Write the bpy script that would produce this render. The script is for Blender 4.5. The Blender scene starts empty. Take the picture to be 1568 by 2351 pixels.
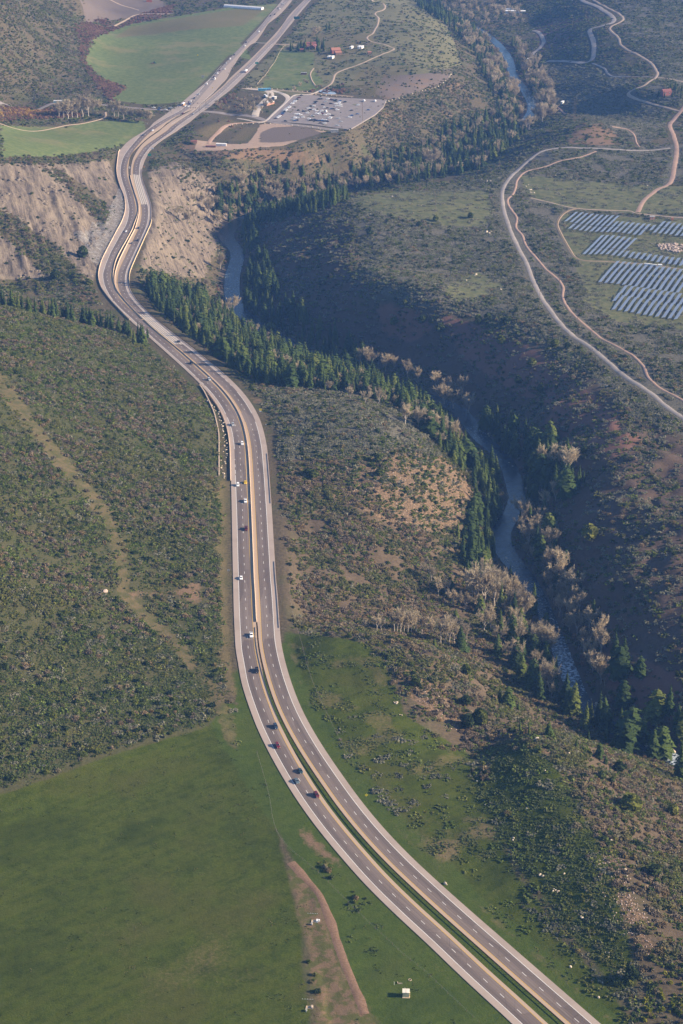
import bpy, bmesh, math, random
import numpy as np
from mathutils import Vector, Matrix
R = math.radians
rng = np.random.default_rng(7)
random.seed(7)
scene = bpy.context.scene
col = scene.collection

# ------------------------------------------------------------------ camera, sky, sun, exposure
CAM_H, PITCH, FOC = 530.0, R(24.0), 4563.0        # metres, radians, focal length in photo-grid pixels
PW, PH = 1568.0, 2351.0                            # photo grid used for measuring
cam_d = bpy.data.cameras.new('camera'); cam = bpy.data.objects.new('camera', cam_d); col.objects.link(cam)
cam_d.sensor_fit = 'VERTICAL'; cam_d.sensor_height = 36.0
cam_d.lens = 36.0 * FOC / PH
cam_d.clip_start = 1.0; cam_d.clip_end = 60000
cam.location = (0, 0, CAM_H); cam.rotation_euler = (R(90) - PITCH, 0, 0)
scene.camera = cam

SUN_EL, SUN_AZ = R(23), R(4)                       # azimuth measured from +X towards -Y
w = bpy.data.worlds.new('World'); scene.world = w; w.use_nodes = True
nt = w.node_tree; nt.nodes.clear()
sky = nt.nodes.new('ShaderNodeTexSky'); sky.sky_type = 'NISHITA'; sky.sun_disc = False
sky.sun_elevation = SUN_EL; sky.sun_rotation = R(90) + SUN_AZ
sky.altitude = 2300; sky.air_density = 1.0; sky.dust_density = 1.0; sky.ozone_density = 1.5
bg = nt.nodes.new('ShaderNodeBackground'); bg.inputs['Strength'].default_value = 0.085
wo = nt.nodes.new('ShaderNodeOutputWorld')
nt.links.new(sky.outputs[0], bg.inputs[0]); nt.links.new(bg.outputs[0], wo.inputs[0])
sl = bpy.data.lights.new('sun', 'SUN'); sl.energy = 5.0; sl.angle = R(1.2); sl.color = (1.0, 0.815, 0.595)
so = bpy.data.objects.new('sun', sl); col.objects.link(so)
sdir = Vector((math.cos(SUN_EL) * math.cos(SUN_AZ), -math.cos(SUN_EL) * math.sin(SUN_AZ), math.sin(SUN_EL)))
so.rotation_euler = sdir.to_track_quat('Z', 'Y').to_euler(); so.location = (600, 900, 700)
scene.view_settings.view_transform = 'Standard'; scene.view_settings.look = 'None'
scene.view_settings.exposure = 1.25; scene.view_settings.gamma = 1.0
scene.cycles.use_denoising = True
scene.cycles.max_bounces = 5; scene.cycles.diffuse_bounces = 2; scene.cycles.glossy_bounces = 2
scene.cycles.transparent_max_bounces = 6; scene.cycles.volume_bounces = 1

# ------------------------------------------------------------------ measuring: photo grid -> world
ST, CT = math.sin(PITCH), math.cos(PITCH)
def ray(px, py):
    u = (np.asarray(px, float) - PW / 2) / FOC; v = (np.asarray(py, float) - PH / 2) / FOC
    return u, CT - v * ST, -ST - v * CT
def tilt(Y):                                        # the valley floor drops with distance
    s = np.clip((np.asarray(Y, float) - 1100) / 800, 0, 1)
    return -32 * s * s * (3 - 2 * s)
def U(px, py, dz=0.0):
    """point on the plane 'valley floor + dz' seen at a photo position -> x, y, z"""
    dx, dy, dzr = np.atleast_1d(*ray(px, py)); z = np.zeros_like(dx) + dz
    for _ in range(12):
        t = (z - CAM_H) / dzr; z = tilt(dy * t) + dz
    t = (z - CAM_H) / dzr
    return dx * t, dy * t, z
def Uz(px, py, z):
    """photo position on a level plane"""
    dx, dy, dzr = ray(px, py); t = (z - CAM_H) / dzr; return dx * t, dy * t, z + 0 * t
def project(x, y, z):
    dep = y * CT - (z - CAM_H) * ST; up = y * ST + (z - CAM_H) * CT
    dep = np.maximum(dep, 1.0)
    return PW / 2 + FOC * x / dep, PH / 2 - FOC * up / dep
def inpoly(px, py, poly):
    poly = np.asarray(poly, float); inside = np.zeros(px.shape, bool); n = len(poly); j = n - 1
    for i in range(n):
        xi, yi = poly[i]; xj, yj = poly[j]
        if yi != yj:
            c = ((yi > py) != (yj > py)) & (px < (xj - xi) * (py - yi) / (yj - yi) + xi)
            inside ^= c
        j = i
    return inside

# lattice noise
def noise2(x, y, scale, seed):
    r = np.random.default_rng(seed).random((256, 256))
    fx = x / scale + 1000.37 * (seed % 13); fy = y / scale + 733.1 * (seed % 7)
    ix = np.floor(fx).astype(int); iy = np.floor(fy).astype(int)
    tx = fx - ix; ty = fy - iy
    tx = tx * tx * (3 - 2 * tx); ty = ty * ty * (3 - 2 * ty)
    a = r[iy % 256, ix % 256]; b = r[iy % 256, (ix + 1) % 256]
    c = r[(iy + 1) % 256, ix % 256]; d = r[(iy + 1) % 256, (ix + 1) % 256]
    return (a * (1 - tx) + b * tx) * (1 - ty) + (c * (1 - tx) + d * tx) * ty
def fbm(x, y, scale, seed, n=4):
    s = 0; a = 1; t = 0
    for k in range(n):
        s = s + a * noise2(x, y, scale / 2 ** k, seed + 17 * k); t += a; a *= 0.5
    return s / t
def sstep(a, b, v):
    t = np.clip((v - a) / (b - a), 0, 1); return t * t * (3 - 2 * t)

def resample(P, step):
    """Catmull-Rom through points then even spacing"""
    P = np.asarray(P, float); n = len(P)
    if n > 2:
        E = np.vstack([2 * P[0] - P[1], P, 2 * P[-1] - P[-2]]); out = []
        for i in range(n - 1):
            p0, p1, p2, p3 = E[i:i + 4]
            for t in np.linspace(0, 1, 12, endpoint=False):
                out.append(0.5 * ((2 * p1) + (-p0 + p2) * t + (2 * p0 - 5 * p1 + 4 * p2 - p3) * t * t + (-p0 + 3 * p1 - 3 * p2 + p3) * t ** 3))
        out.append(P[-1]); P = np.array(out)
    d = np.r_[0, np.cumsum(np.hypot(*np.diff(P[:, :2], axis=0).T))]
    m = max(2, int(d[-1] / step) + 1); s = np.linspace(0, d[-1], m)
    return np.stack([np.interp(s, d, P[:, k]) for k in range(P.shape[1])], 1)
def smooth_line(P, it=3):
    P = P.copy()
    for _ in range(it):
        P[1:-1] = 0.25 * P[:-2] + 0.5 * P[1:-1] + 0.25 * P[2:]
    return P
def normals2(P):
    t = np.gradient(P[:, :2], axis=0); t /= np.hypot(t[:, 0], t[:, 1])[:, None] + 1e-9
    return np.stack([t[:, 1], -t[:, 0]], 1)         # to the right of travel
# ------------------------------------------------------------------ the highway, measured in the photo
LD = [(659.1,0),(644.7,16),(623.9,35.2),(595.1,70.4),(566.3,97.6),(540.7,124.8),(511.9,153.6),(495.2,173),(479.2,192),(463.2,211),(440.8,236),(418.4,255),(384.8,273),(357.1,290),
 (330.7,310.8),(315.1,327.6),(298.3,348),(290.5,361.2),(285.7,376.8),(283.9,396),(287.5,414),(293.5,433.2),(298.9,451.2),(303.2,471.6),(304.3,480),(302.5,499.2),(296.5,518.4),
 (284.3,539.4),(272.3,561.6),(260.3,585),(250.7,609.6),(246.1,625.2),(245.3,634),(248.7,652.2),(256.1,669),(268.1,687.6),(285.5,706.4),(307.1,726.2),(330,747),(351.5,766.2),
 (386.6,797.3),(423.7,830.1),(459.8,863),(495,899),(523,937.5),(541,977.5),(549.2,1019),(551.9,1064),(553.8,1110),(556.7,1176),(559.2,1248.7),(561.6,1323.2),(564.5,1404),(567,1449),(570,1491.5),(575,1516.5),(582.5,1559),
 (590.5,1586.5),(599.5,1612.7),(619.5,1664.5),(646,1718.4),(677.6,1774.4),(715,1833.2),(759,1893),(811.5,1956),(870,2021),(936.5,2086),(1012,2155),(1090,2229),(1173,2304.4),(1215,2343.4),(1320,2442),(1440,2560)]
RD = [(706,0),(692.7,12.8),(676.7,32),(657.5,54.4),(641,78.4),(620.7,99.2),(600,120),(573,148.8),(541,177.6),(511.2,206),(490.4,224),(466.4,243),(447.2,258.2),(424,273),(399.2,291),
 (390.1,300),(372.7,312),(356.5,323.4),(339.1,336),(328.3,349.2),(321.1,360),(315.1,372),(312.7,385.2),(312.1,400.8),(315.1,417.6),(319.9,434.4),(324.7,451.2),(330.1,468),(332.5,483.6),(331.7,501.6),(328.3,517.2),
 (320.9,535.2),(310.1,558),(299.3,581.4),(287.9,605.4),(281.5,621),(278.1,638.4),(279.1,655.2),(284.9,672.6),(295.1,688.8),(310.9,706.6),(330,725),(362,752),(395,779),
 (426.6,803.7),(450.2,823.8),(475,844.3),(499.5,866),(522.3,888.4),(543.1,912.4),(560.4,938.3),(573.2,964.7),(581.5,992.3),(587.3,1020.8),(590.6,1050.4),(594.9,1111.8),(597.9,1162.3),(600.3,1205.5),(604.2,1278.8),(606.6,1325.6),(610,1370),(614,1440),
 (616.5,1475.5),(626,1523),(640,1571.5),(659,1622.5),(684,1673),(717.5,1729),(755.5,1785.4),(799,1846),(849.5,1908),(909,1971.4),(975,2034),(1048,2100),(1126.5,2169),(1207,2240),(1293,2315.4),(1410,2418),(1540,2530)]
# carriageway edges (photo row, left x, right x) above row 743
LE = [(0,647.9,671.1),(16,634.3,658.3),(35,617.2,639.9),(54,602.3,615.9),(70,588.2,605.5),(95,563.9,587.9),(104,555.9,573.5),(130,530.8,549.8),(147,514.3,539.4),(160,502.3,530.3),(178.2,484,521.6),(194.2,466.4,507.2),(215,440.8,487.2),(237.4,414.4,461.6),(248.6,398,447.2),(261.4,381.6,415.2),(275.8,360.8,391.2),(283,351.2,381.6),(291.6,343.9,372.7),(301.2,330.7,359.5),(312,312.7,343.9),(324,294.7,329.5),(336,282.7,317.5),(348,273.1,305.5),(360,271.3,298.3),(372,269.7,295.7),(390,268.3,294.1),(405.6,270.1,295.9),(417.6,273.1,299.5),(432,278,304.3),(444,283.3,309.1),(456,286.9,313.3),(468,288.1,316.3),(480,288.1,317.5),(492,286.3,315.7),(504,282.1,311.5),(516,276.7,306.7),(526.8,270.5,302.9),(550.8,257.9,290.3),(574.8,245.3,276.5),(598.8,233.9,265.1),(622.8,227.3,259.7),(640.8,227.3,259.1),(658.8,232.7,264.5),(670.8,240.5,271.1),(688.8,254.3,284.9),(706.8,271.1,301.1),(724.8,288.5,318.5),(742.8,307.1,336.5)]
RE = [(0,698.3,713.5),(32,666.3,686.3),(54.4,650.3,668.7),(76.8,632,650.3),(99.2,610.7,632.7),(121.6,589.1,612.7),(147.2,562.7,588.7),(177.6,529.5,558.3),(194.2,514.4,541.6),(208.6,498.4,525.6),(224.6,479.2,504.8),(243.8,455.2,482.4),(258.2,430.8,461.6),(266.2,415.2,451.2),(279,392.8,436.8),(295,372,413),(301.2,365.5,405.1),(312,349.9,387.1),(324,334.3,369.1),(336,322.3,354.7),(348,313.9,342.7),(360,307.3,336.1),(372,303.1,330.7),(390,300.1,325.7),(405.6,300.1,325.9),(417.6,302.5,328.9),(432,306.7,334.3),(444,310.9,338.5),(456,315.1,342.7),(468,318.5,346.3),(480,319.9,347.5),(492,319.3,347.7),(504,316.9,346.9),(516,313.3,344.5),(526.8,310.1,339.5),(550.8,297.5,328.7),(574.8,285.5,317.9),(598.8,274.1,307.1),(622.8,266.1,297.5),(640.8,263.9,295.1),(658.8,265.7,297.5),(670.8,271.7,302.3),(688.8,286.7,314.3),(706.8,302.9,329.9),(724.8,320.9,347.9),(742.8,339.5,369.5)]
def PXL(pts, dz=0.0):
    a = np.array(pts, float); x, y, z = U(a[:, 0], a[:, 1], dz); return np.stack([x, y, z], 1)
LDw = smooth_line(resample(PXL(LD), 3.0), 4)
RDw = smooth_line(resample(PXL(RD), 3.0), 4)

# river centre line: photo position, height below the valley floor, width
RIVER = [(930,-40,-49,14),(965,-5,-49,14),(1003,25,-49,14),(1075,55,-49,14),(1130,90,-49,14),(1165,130,-49,14),(1180,175,-49,14),(1210,215,-49,14),(1221,255,-49,14),(1180,300,-50,18),(1090,345,-52,18),(985,385,-54,18),(850,420,-55,18),(700,455,-56,18),(585,490,-56,18),
 (520,535,-56,19),(545,582,-56,16),(533,640,-56,17),(540,700,-56,17),(590,742,-56,19),(680,800,-56,18),(790,848,-56,17),(900,888,-55,17),(985,912,-55,16),(1052,942,-54,15),(1105,1005,-53,15),(1155,1050,-53,13),(1178,1100,-53,14),(1185,1160,-53,14),(1150,1222,-53,15),(1165,1275,-53,15),(1215,1335,-52,12),(1248,1400,-52,11),(1280,1475,-51,11),(1312,1560,-50,12),(1350,1632,-49,12),(1440,1690,-48,12),(1540,1738,-47,12),(1640,1790,-46,12)]
rv = np.array(RIVER, float)
rx, ry, rz = U(rv[:, 0], rv[:, 1], rv[:, 2])
RVw = smooth_line(resample(np.stack([rx, ry, rz, rv[:, 3]], 1), 5.0), 3)

# ------------------------------------------------------------------ terrain control heights (photo position, height over valley floor)
CP = [
 # near left field and foreground
 (-150,2450,0),(200,2400,0),(600,2380,0),(1000,2380,0),(0,2100,0),(300,2050,0),(600,1950,-.5),(0,1850,3),(250,1780,1.5),(450,1680,.5),(700,2150,-.5),(850,2250,-.5),
 (-250,2100,2),(-250,1700,16),
 # left hillside
 (0,1650,14),(0,1450,24),(0,1250,32),(0,1050,40),(0,900,44),(0,790,46),(0,706,46),(-200,700,60),(-200,1000,58),(-200,1300,46),
 (150,1650,10),(150,1400,17),(150,1150,24),(150,950,30),(150,820,31),(150,738,27),(300,1550,5),(300,1350,8.5),(300,1100,15),(300,950,16),(300,840,12),(270,770,9),
 (420,1500,2),(430,1300,4),(430,1100,7),(430,960,8),(400,880,4),(500,1400,.6),(505,1150,1.5),(495,1050,1.2),(335,785,1.5),
 # gully behind the hillside and the bluffs
 (0,692,14),(140,722,4),(240,748,1),(-200,690,25),(0,650,4),(60,665,4),(150,690,2),(200,640,3),(0,600,13),(100,600,10),(180,600,5),(0,520,28),(0,450,40),(100,520,19),(100,450,29),(170,520,11),(170,450,17),(215,520,4),(220,460,7),(240,420,6),
 (0,374,46),(100,374,33),(200,366,15),(250,358,7),(-200,374,62),(-200,500,50),(-200,600,34),
 # field, road and big hill on the far left
 (0,300,36),(100,320,24),(200,330,10),(270,330,2),(0,270,24),(100,270,14),(220,270,4),(320,270,.5),(0,238,12),(120,238,7),(250,244,2),(350,250,0),
 (0,215,18),(0,170,36),(0,110,58),(0,50,78),(0,0,95),(-200,100,120),(-200,0,150),(80,215,10),(80,150,24),(80,80,42),(80,10,60),(150,190,6),(160,120,14),(165,50,26),(170,0,34),(215,170,2),(205,110,4),(190,40,10),
 (260,200,0),(300,100,0),(320,30,0),(240,20,4),(450,150,0),(450,60,0),(560,20,0),(560,200,0),(620,230,0),(600,160,0),(700,100,0),(760,30,0),(850,60,0),(700,180,0),(650,280,0),(760,270,0),(820,240,0),(850,180,0),
 # terrace edge east of the lot, slopes to the river
 (1025,172,-1),(960,200,-1),(880,235,-1),(800,300,-1),(700,330,-1),(560,345,-1),(450,340,-.5),(400,330,0),(380,370,-2),(450,370,-6),(560,370,-10),(700,360,-14),(800,345,-16),(950,280,-20),(1050,230,-22),(1100,190,-26),(960,330,-35),(1080,290,-38),(850,370,-30),(880,400,-42),(700,400,-28),(700,435,-44),(560,420,-24),(560,460,-44),(430,410,-10),(450,450,-26),(1000,130,-2),(1020,80,-4),(950,60,-1),(1060,120,-16),(1090,150,-24),(1120,200,-34),(1000,30,-14),(960,20,-5),(1040,60,-25),
 (480,500,-46),(400,500,-16),(380,460,-8),(365,540,-10),(420,560,-28),(480,580,-46),(350,600,-9),(400,625,-26),(340,640,-8),(470,650,-44),
 # forest slope between highway and river
 (330,690,-3),(400,700,-16),(470,710,-36),(420,770,-6),(500,770,-24),(590,790,-40),(500,830,-4),(620,830,-26),(740,862,-34),(560,880,-1),(680,880,-8),(800,893,-16),(900,920,-26),(620,900,0),
 # middle knoll
 (640,960,0),(760,925,2),(850,950,2.5),(920,1000,0),(980,1060,-9),(1040,1100,-22),(1100,1120,-38),(1030,1010,-30),(960,960,-24),(1060,1040,-38),
 (660,1100,-.5),(780,1080,1),(880,1120,-5),(960,1160,-16),(1040,1190,-30),(1100,1200,-42),(680,1220,-3),(800,1230,-8),(900,1260,-18),(1000,1270,-30),(1080,1290,-42),(680,1330,-5),(780,1350,-13),(880,1370,-22),(980,1380,-30),(1060,1400,-38),(1150,1400,-46),(1200,1470,-46),
 (665,1420,-4),(760,1425,-12),(860,1428,-19),(960,1450,-25),(1050,1490,-31),(1150,1560,-40),
 # bench and knoll beside the highway
 (670,1456,0),(770,1456,.5),(860,1462,.5),(950,1480,-1),(1020,1510,-5),(1080,1570,-11),(1150,1630,-20),(1230,1660,-32),(720,1560,0),(850,1580,0),(950,1600,-1),(760,1680,0),(900,1700,-.5),(1000,1720,-1.5),(1080,1730,-5),(1130,1722,-9),(1080,1660,-8),(1160,1690,-6),(860,1800,0),(1000,1830,0),(1090,1820,-1),
 (1215,1690,6),(1270,1760,7.5),(1340,1860,8),(1410,1970,7),(1470,2080,5.5),(1530,2200,3),(1190,1790,4),(1240,1880,4.6),(1300,1990,4.6),(1370,2110,3.3),(1130,1880,1),(1170,1980,.8),(1240,2090,.6),(1330,2200,.6),(1420,2290,.6),(1500,2360,.6),
 (1300,1690,-6),(1390,1750,-10),(1470,1850,-9),(1540,1960,-6),(1568,2080,-2),(1660,2200,0),(1430,1735,-24),(1510,1800,-24),(1600,1880,-24),(1700,2000,-10),
 # right bank, canyon wall and mesa
 (1400,1640,-40),(1500,1680,-38),(1420,1560,-33),(1568,1640,-30),(1360,1480,-40),(1450,1450,-24),(1568,1480,-16),(1330,1380,-38),(1420,1300,-18),(1568,1300,-10),(1270,1280,-42),(1340,1200,-24),(1450,1150,-12),(1568,1130,-9),(1250,1150,-40),(1240,1060,-34),(1320,1060,-20),(1420,1010,-9),(1190,1000,-42),(1250,960,-26),(1340,930,-12),(1450,950,-7),(1568,1010,-6),
 (1120,930,-44),(1160,880,-28),(1220,820,-13),(1300,800,-6),(1400,870,-6),(1480,940,-6),(1060,880,-46),(1080,820,-30),(1120,770,-15),(1180,740,-6),(980,850,-48),(1000,790,-32),(1020,745,-16),(1060,710,-6),(900,820,-48),(910,760,-30),(920,720,-14),(950,700,-6),(800,780,-46),(820,730,-28),(840,690,-12),(870,670,-5),(700,740,-46),(740,680,-28),(790,640,-12),(840,610,-4.5),(620,700,-48),(660,630,-34),(720,580,-20),(780,545,-10),(830,530,-4),(600,600,-46),(640,550,-34),(700,510,-20),(760,480,-10),(800,470,-5),(600,520,-44),(650,490,-34),(720,468,-22),(790,450,-8),
 (900,450,-4),(1000,440,-4),(1100,425,-5),(1150,400,-7),(900,440,-14),(1000,428,-18),(1060,415,-24),(1120,380,-28),(1180,340,-26),(1240,320,-20),(1270,300,-22),(1200,310,-38),(1010,405,-44),(1090,385,-44),
 (1000,550,-4),(950,620,-4),(1100,500,-4),(1150,600,-4),(1050,650,-4.5),(1250,560,-4),(1300,430,-3),(1400,400,-3),(1400,560,-4),(1500,600,-4),(1568,450,-2),(1568,700,-4),(1450,760,-5),(1300,660,-4),(1700,700,-3),(1700,1000,-4),(1700,1300,-6),(1700,400,0),(1450,345,-3),(1250,345,-5),
 # orange knoll, bowl, far mesa
 (1370,285,7),(1330,300,4),(1410,310,0),(1300,325,-3),(1360,325,-1),(1280,270,-34),(1310,240,-36),(1290,180,-38),(1340,210,-30),(1430,270,-20),(1500,280,-10),(1540,250,-5),(1440,214,-6),(1420,240,-20),(1480,180,-4),(1510,165,-3),(1390,160,-16),(1345,144,-26),(1365,110,-14),(1258,140,-40),(1225,130,-42),(1250,90,-40),(1300,90,-26),(1330,60,-16),(1356,66,-9),(1405,50,-5),(1430,100,-5),(1230,60,-44),(1280,30,-26),(1180,30,-46),(1336,0,-8),(1240,10,-38),(1150,10,-47),(1450,30,-3),(1568,60,0),(1568,180,-3),(1568,280,-3),(1700,200,0),(1700,50,5),
]
cp = np.array(CP, float)
cx, cy, cz = U(cp[:, 0], cp[:, 1], cp[:, 2])
pts = [np.stack([cx, cy, cz], 1)]
pts.append(LDw[::8, :3]); pts.append(RDw[::8, :3])
rn = normals2(RVw)
for sgn in (-1, 0, 1):
    q = RVw[::4].copy(); q[:, :2] += sgn * rn[::4] * (q[:, 3:4] * 0.5 + 3); q[:, 2] += 0.8 * abs(sgn); pts.append(q[:, :3])
far = [(-700, y, 60 + 0.03 * (y - 700) - 20) for y in range(500, 3600, 300)] + [(800, y, -6 + float(tilt(y))) for y in range(500, 3700, 300)]
far += [(x, 460, 0) for x in range(-300, 500, 100)] + [(x, 3700, -32) for x in range(-300, 800, 150)]
pts.append(np.array(far, float))
CPW = np.vstack(pts)
# thin out points closer than 3 m
keep = []; cell = set()
for i, (x, y, z) in enumerate(CPW):
    k = (int(x // 4), int(y // 4))
    if k not in cell: cell.add(k); keep.append(i)
CPW = CPW[keep]

X0, X1, Y0, Y1, RES = -780.0, 860.0, 470.0, 3690.0, 2.0
def tps_fit(P, lam):
    n = len(P); d2 = (P[:, None, 0] - P[None, :, 0]) ** 2 + (P[:, None, 1] - P[None, :, 1]) ** 2
    K = 0.5 * d2 * np.log(d2 + 1e-9); K[np.arange(n), np.arange(n)] = lam
    A = np.zeros((n + 3, n + 3)); A[:n, :n] = K; A[:n, n] = 1; A[:n, n + 1:] = P[:, :2]; A[n, :n] = 1; A[n + 1:, :n] = P[:, :2].T
    return np.linalg.solve(A, np.r_[P[:, 2], 0, 0, 0])
S = 100.0                                            # work in units of 100 m
Pn = CPW.copy(); Pn[:, :2] /= S
wt = tps_fit(Pn, 0.004)
gx = np.arange(X0, X1 + 1, 10.0); gy = np.arange(Y0, Y1 + 1, 10.0)
GX, GY = np.meshgrid(gx / S, gy / S); Zc = np.zeros_like(GX)
for i in range(len(Pn)):
    d2 = (GX - Pn[i, 0]) ** 2 + (GY - Pn[i, 1]) ** 2
    Zc += wt[i] * 0.5 * d2 * np.log(d2 + 1e-9)
n_ = len(Pn); Zc += wt[n_] + wt[n_ + 1] * GX + wt[n_ + 2] * GY
def cubw(src, dst):
    h = src[1] - src[0]; W = np.zeros((len(dst), len(src)))
    f = (dst - src[0]) / h; i = np.clip(np.floor(f).astype(int), 0, len(src) - 2); t = f - i
    ws = [-.5 * t + t * t - .5 * t ** 3, 1 - 2.5 * t * t + 1.5 * t ** 3, .5 * t + 2 * t * t - 1.5 * t ** 3, -.5 * t * t + .5 * t ** 3]
    for k in range(4):
        j = np.clip(i + k - 1, 0, len(src) - 1); np.add.at(W, (np.arange(len(dst)), j), ws[k])
    return W
xs = np.arange(X0, X1 + .1, RES); ys = np.arange(Y0, Y1 + .1, RES)
HZ = cubw(gy, ys) @ Zc @ cubw(gx, xs).T
XX, YY = np.meshgrid(xs, ys)
NY_, NX_ = HZ.shape

def line_dist(P, rad, extra=None):
    """distance of raster cells from a polyline, plus the value of column 2 (height) and signed offset; only inside rad"""
    D = np.full(HZ.shape, 1e9); V = np.zeros(HZ.shape); Q = np.zeros(HZ.shape)
    for a, b in zip(P[:-1], P[1:]):
        i0 = int((min(a[0], b[0]) - rad - X0) // RES); i1 = int((max(a[0], b[0]) + rad - X0) // RES) + 2
        j0 = int((min(a[1], b[1]) - rad - Y0) // RES); j1 = int((max(a[1], b[1]) + rad - Y0) // RES) + 2
        i0, i1 = max(i0, 0), min(i1, NX_); j0, j1 = max(j0, 0), min(j1, NY_)
        if i0 >= i1 or j0 >= j1: continue
        x = XX[j0:j1, i0:i1]; y = YY[j0:j1, i0:i1]; ux, uy = b[0] - a[0], b[1] - a[1]; L2 = ux * ux + uy * uy + 1e-9
        t = np.clip(((x - a[0]) * ux + (y - a[1]) * uy) / L2, 0, 1)
        d = np.hypot(x - a[0] - t * ux, y - a[1] - t * uy); sub = D[j0:j1, i0:i1]; m = d < sub
        sub[m] = d[m]; V[j0:j1, i0:i1][m] = (a[2] + t * (b[2] - a[2]))[m]
        if P.shape[1] > 3: Q[j0:j1, i0:i1][m] = (a[3] + t * (b[3] - a[3]))[m]
    return D, V, Q
DL, VL, _ = line_dist(LDw[::3], 46); DR, VR, _ = line_dist(RDw[::3], 46)
DH = np.minimum(DL, DR); VH = np.where(DL < DR, VL, VR)
DV, VV, QV = line_dist(RVw, 40)
# roughness: smooth beside the road and on fields, rough on slopes
PXc, PYc = project(XX, YY, HZ)
rough = (fbm(XX, YY, 46, 11) - .5) * 3.0 + (fbm(XX, YY, 12, 23, 3) - .5) * 1.0
calm = sstep(14, 40, DH)
for poly in ([(-300,1830),(480,1670),(560,1720),(700,1960),(760,2400),(-300,2400)], [(0,240),(400,240),(270,350),(0,378)], [(180,60),(700,0),(420,260),(250,225)], [(560,180),(1040,160),(880,240),(740,330),(450,340),(560,250)], [(1270,470),(1600,470),(1600,760),(1420,740),(1290,600)]):
    calm = calm * (1 - 0.9 * inpoly(PXc, PYc, poly))
HZ = HZ + rough * calm
bl = [(-40,385),(250,360),(262,420),(270,470),(235,590),(205,650),(100,680),(-40,650)]
bm_ = inpoly(PXc, PYc, bl).astype(float)
def blur(a, k):
    c = np.cumsum(np.pad(a, ((k + 1, k), (0, 0)), 'edge'), 0); a = (c[2 * k + 1:] - c[:-2 * k - 1]) / (2 * k + 1)
    c = np.cumsum(np.pad(a, ((0, 0), (k + 1, k)), 'edge'), 1); return (c[:, 2 * k + 1:] - c[:, :-2 * k - 1]) / (2 * k + 1)
bmB = blur(blur(bm_, 6), 6)
# eroded ribs run down the bluff (towards +x, -y) with harder ledges across
ca, sa = math.cos(R(-75)), math.sin(R(-75))
ua = XX * ca + YY * sa; va = -XX * sa + YY * ca
rib = np.abs(fbm(ua * .09, va, 11, 61, 5) - .5) * 2
ledge = noise2(XX, YY, 30, 5) * 10 + HZ
led = np.abs(((ledge / 11.0) % 1.0) - .5) * 2
HZ = HZ + bmB * ((rib - .35) * 7.5 * sstep(14, 34, DH) + (np.abs(fbm(ua * .30, va, 5, 67, 3) - .5) * 2 - .3) * 2.6 * sstep(13, 24, DH))
# the lot and the dirt yard beside it are levelled
fx_, fy_, _ = Uz(*np.array([(440,345),(455,312),(520,288),(545,262),(580,200),(690,195),(905,222),(895,240),(850,275),(800,308),(700,333),(640,342),(520,350)], float).T, -32.)
lev = blur(blur(inpoly(XX, YY, np.stack([fx_, fy_], 1)).astype(float), 5), 5) if True else 0
HZ = HZ * (1 - lev) - 32.0 * lev
cn = inpoly(PXc, PYc, [(580,560),(700,500),(800,500),(850,620),(980,720),(1250,810),(1568,1020),(2100,1250),(2100,1900),(1350,1540),(1250,1200),(1150,960),(880,850),(640,740)]).astype(float)
cn = blur(blur(cn, 8), 8); rg = np.abs(fbm(XX, YY, 52, 141, 4) - .5) * 2
HZ = HZ + cn * (rg - .22) * 11 * sstep(4, 18, DV)
cn2 = blur(blur(inpoly(PXc, PYc, [(640,1080),(900,1090),(1080,1150),(1100,1440),(1230,1640),(1060,1740),(940,1560),(860,1440),(660,1420)]).astype(float), 7), 7)
HZ = HZ + cn2 * (np.abs(fbm(XX, YY, 44, 151, 4) - .5) * 2 - .25) * 7 * sstep(16, 34, DH) * sstep(4, 18, DV)
# highway bed and river bed
k = sstep(10.5, 24, DH); HZ = np.where(DH < 40, (VH - .25) * (1 - k) + HZ * k, HZ)
half = QV * .5
k = sstep(0, 9, DV - half - 1.5); HZ = np.where(DV < 38, (VV - .9 + 1.5 * sstep(-2, 4, DV - half)) * (1 - k) + HZ * k, HZ)
def hz(x, y):
    fx = np.clip((np.asarray(x, float) - X0) / RES, 0, NX_ - 1.001); fy = np.clip((np.asarray(y, float) - Y0) / RES, 0, NY_ - 1.001)
    i = fx.astype(int); j = fy.astype(int); tx = fx - i; ty = fy - j
    return (HZ[j, i] * (1 - tx) + HZ[j, i + 1] * tx) * (1 - ty) + (HZ[j + 1, i] * (1 - tx) + HZ[j + 1, i + 1] * tx) * ty
def G(px, py):
    """first terrain point seen at photo positions"""
    dx, dy, dz = ray(px, py); dx, dy, dz = np.atleast_1d(dx, dy, dz)
    out = np.full(dx.shape, np.nan); t = np.full(dx.shape, 480.0); done = np.zeros(dx.shape, bool); prev = t.copy()
    while not done.all() and t.min() < 4200:
        f = CAM_H + dz * t - hz(dx * t, dy * t); hit = (f < 0) & ~done
        out[hit] = t[hit]; done |= hit; t = np.where(done, t, t + np.clip(f * .5, .4, 12))
    out = np.where(np.isnan(out), t, out)
    return dx * out, dy * out, hz(dx * out, dy * out)
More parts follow.
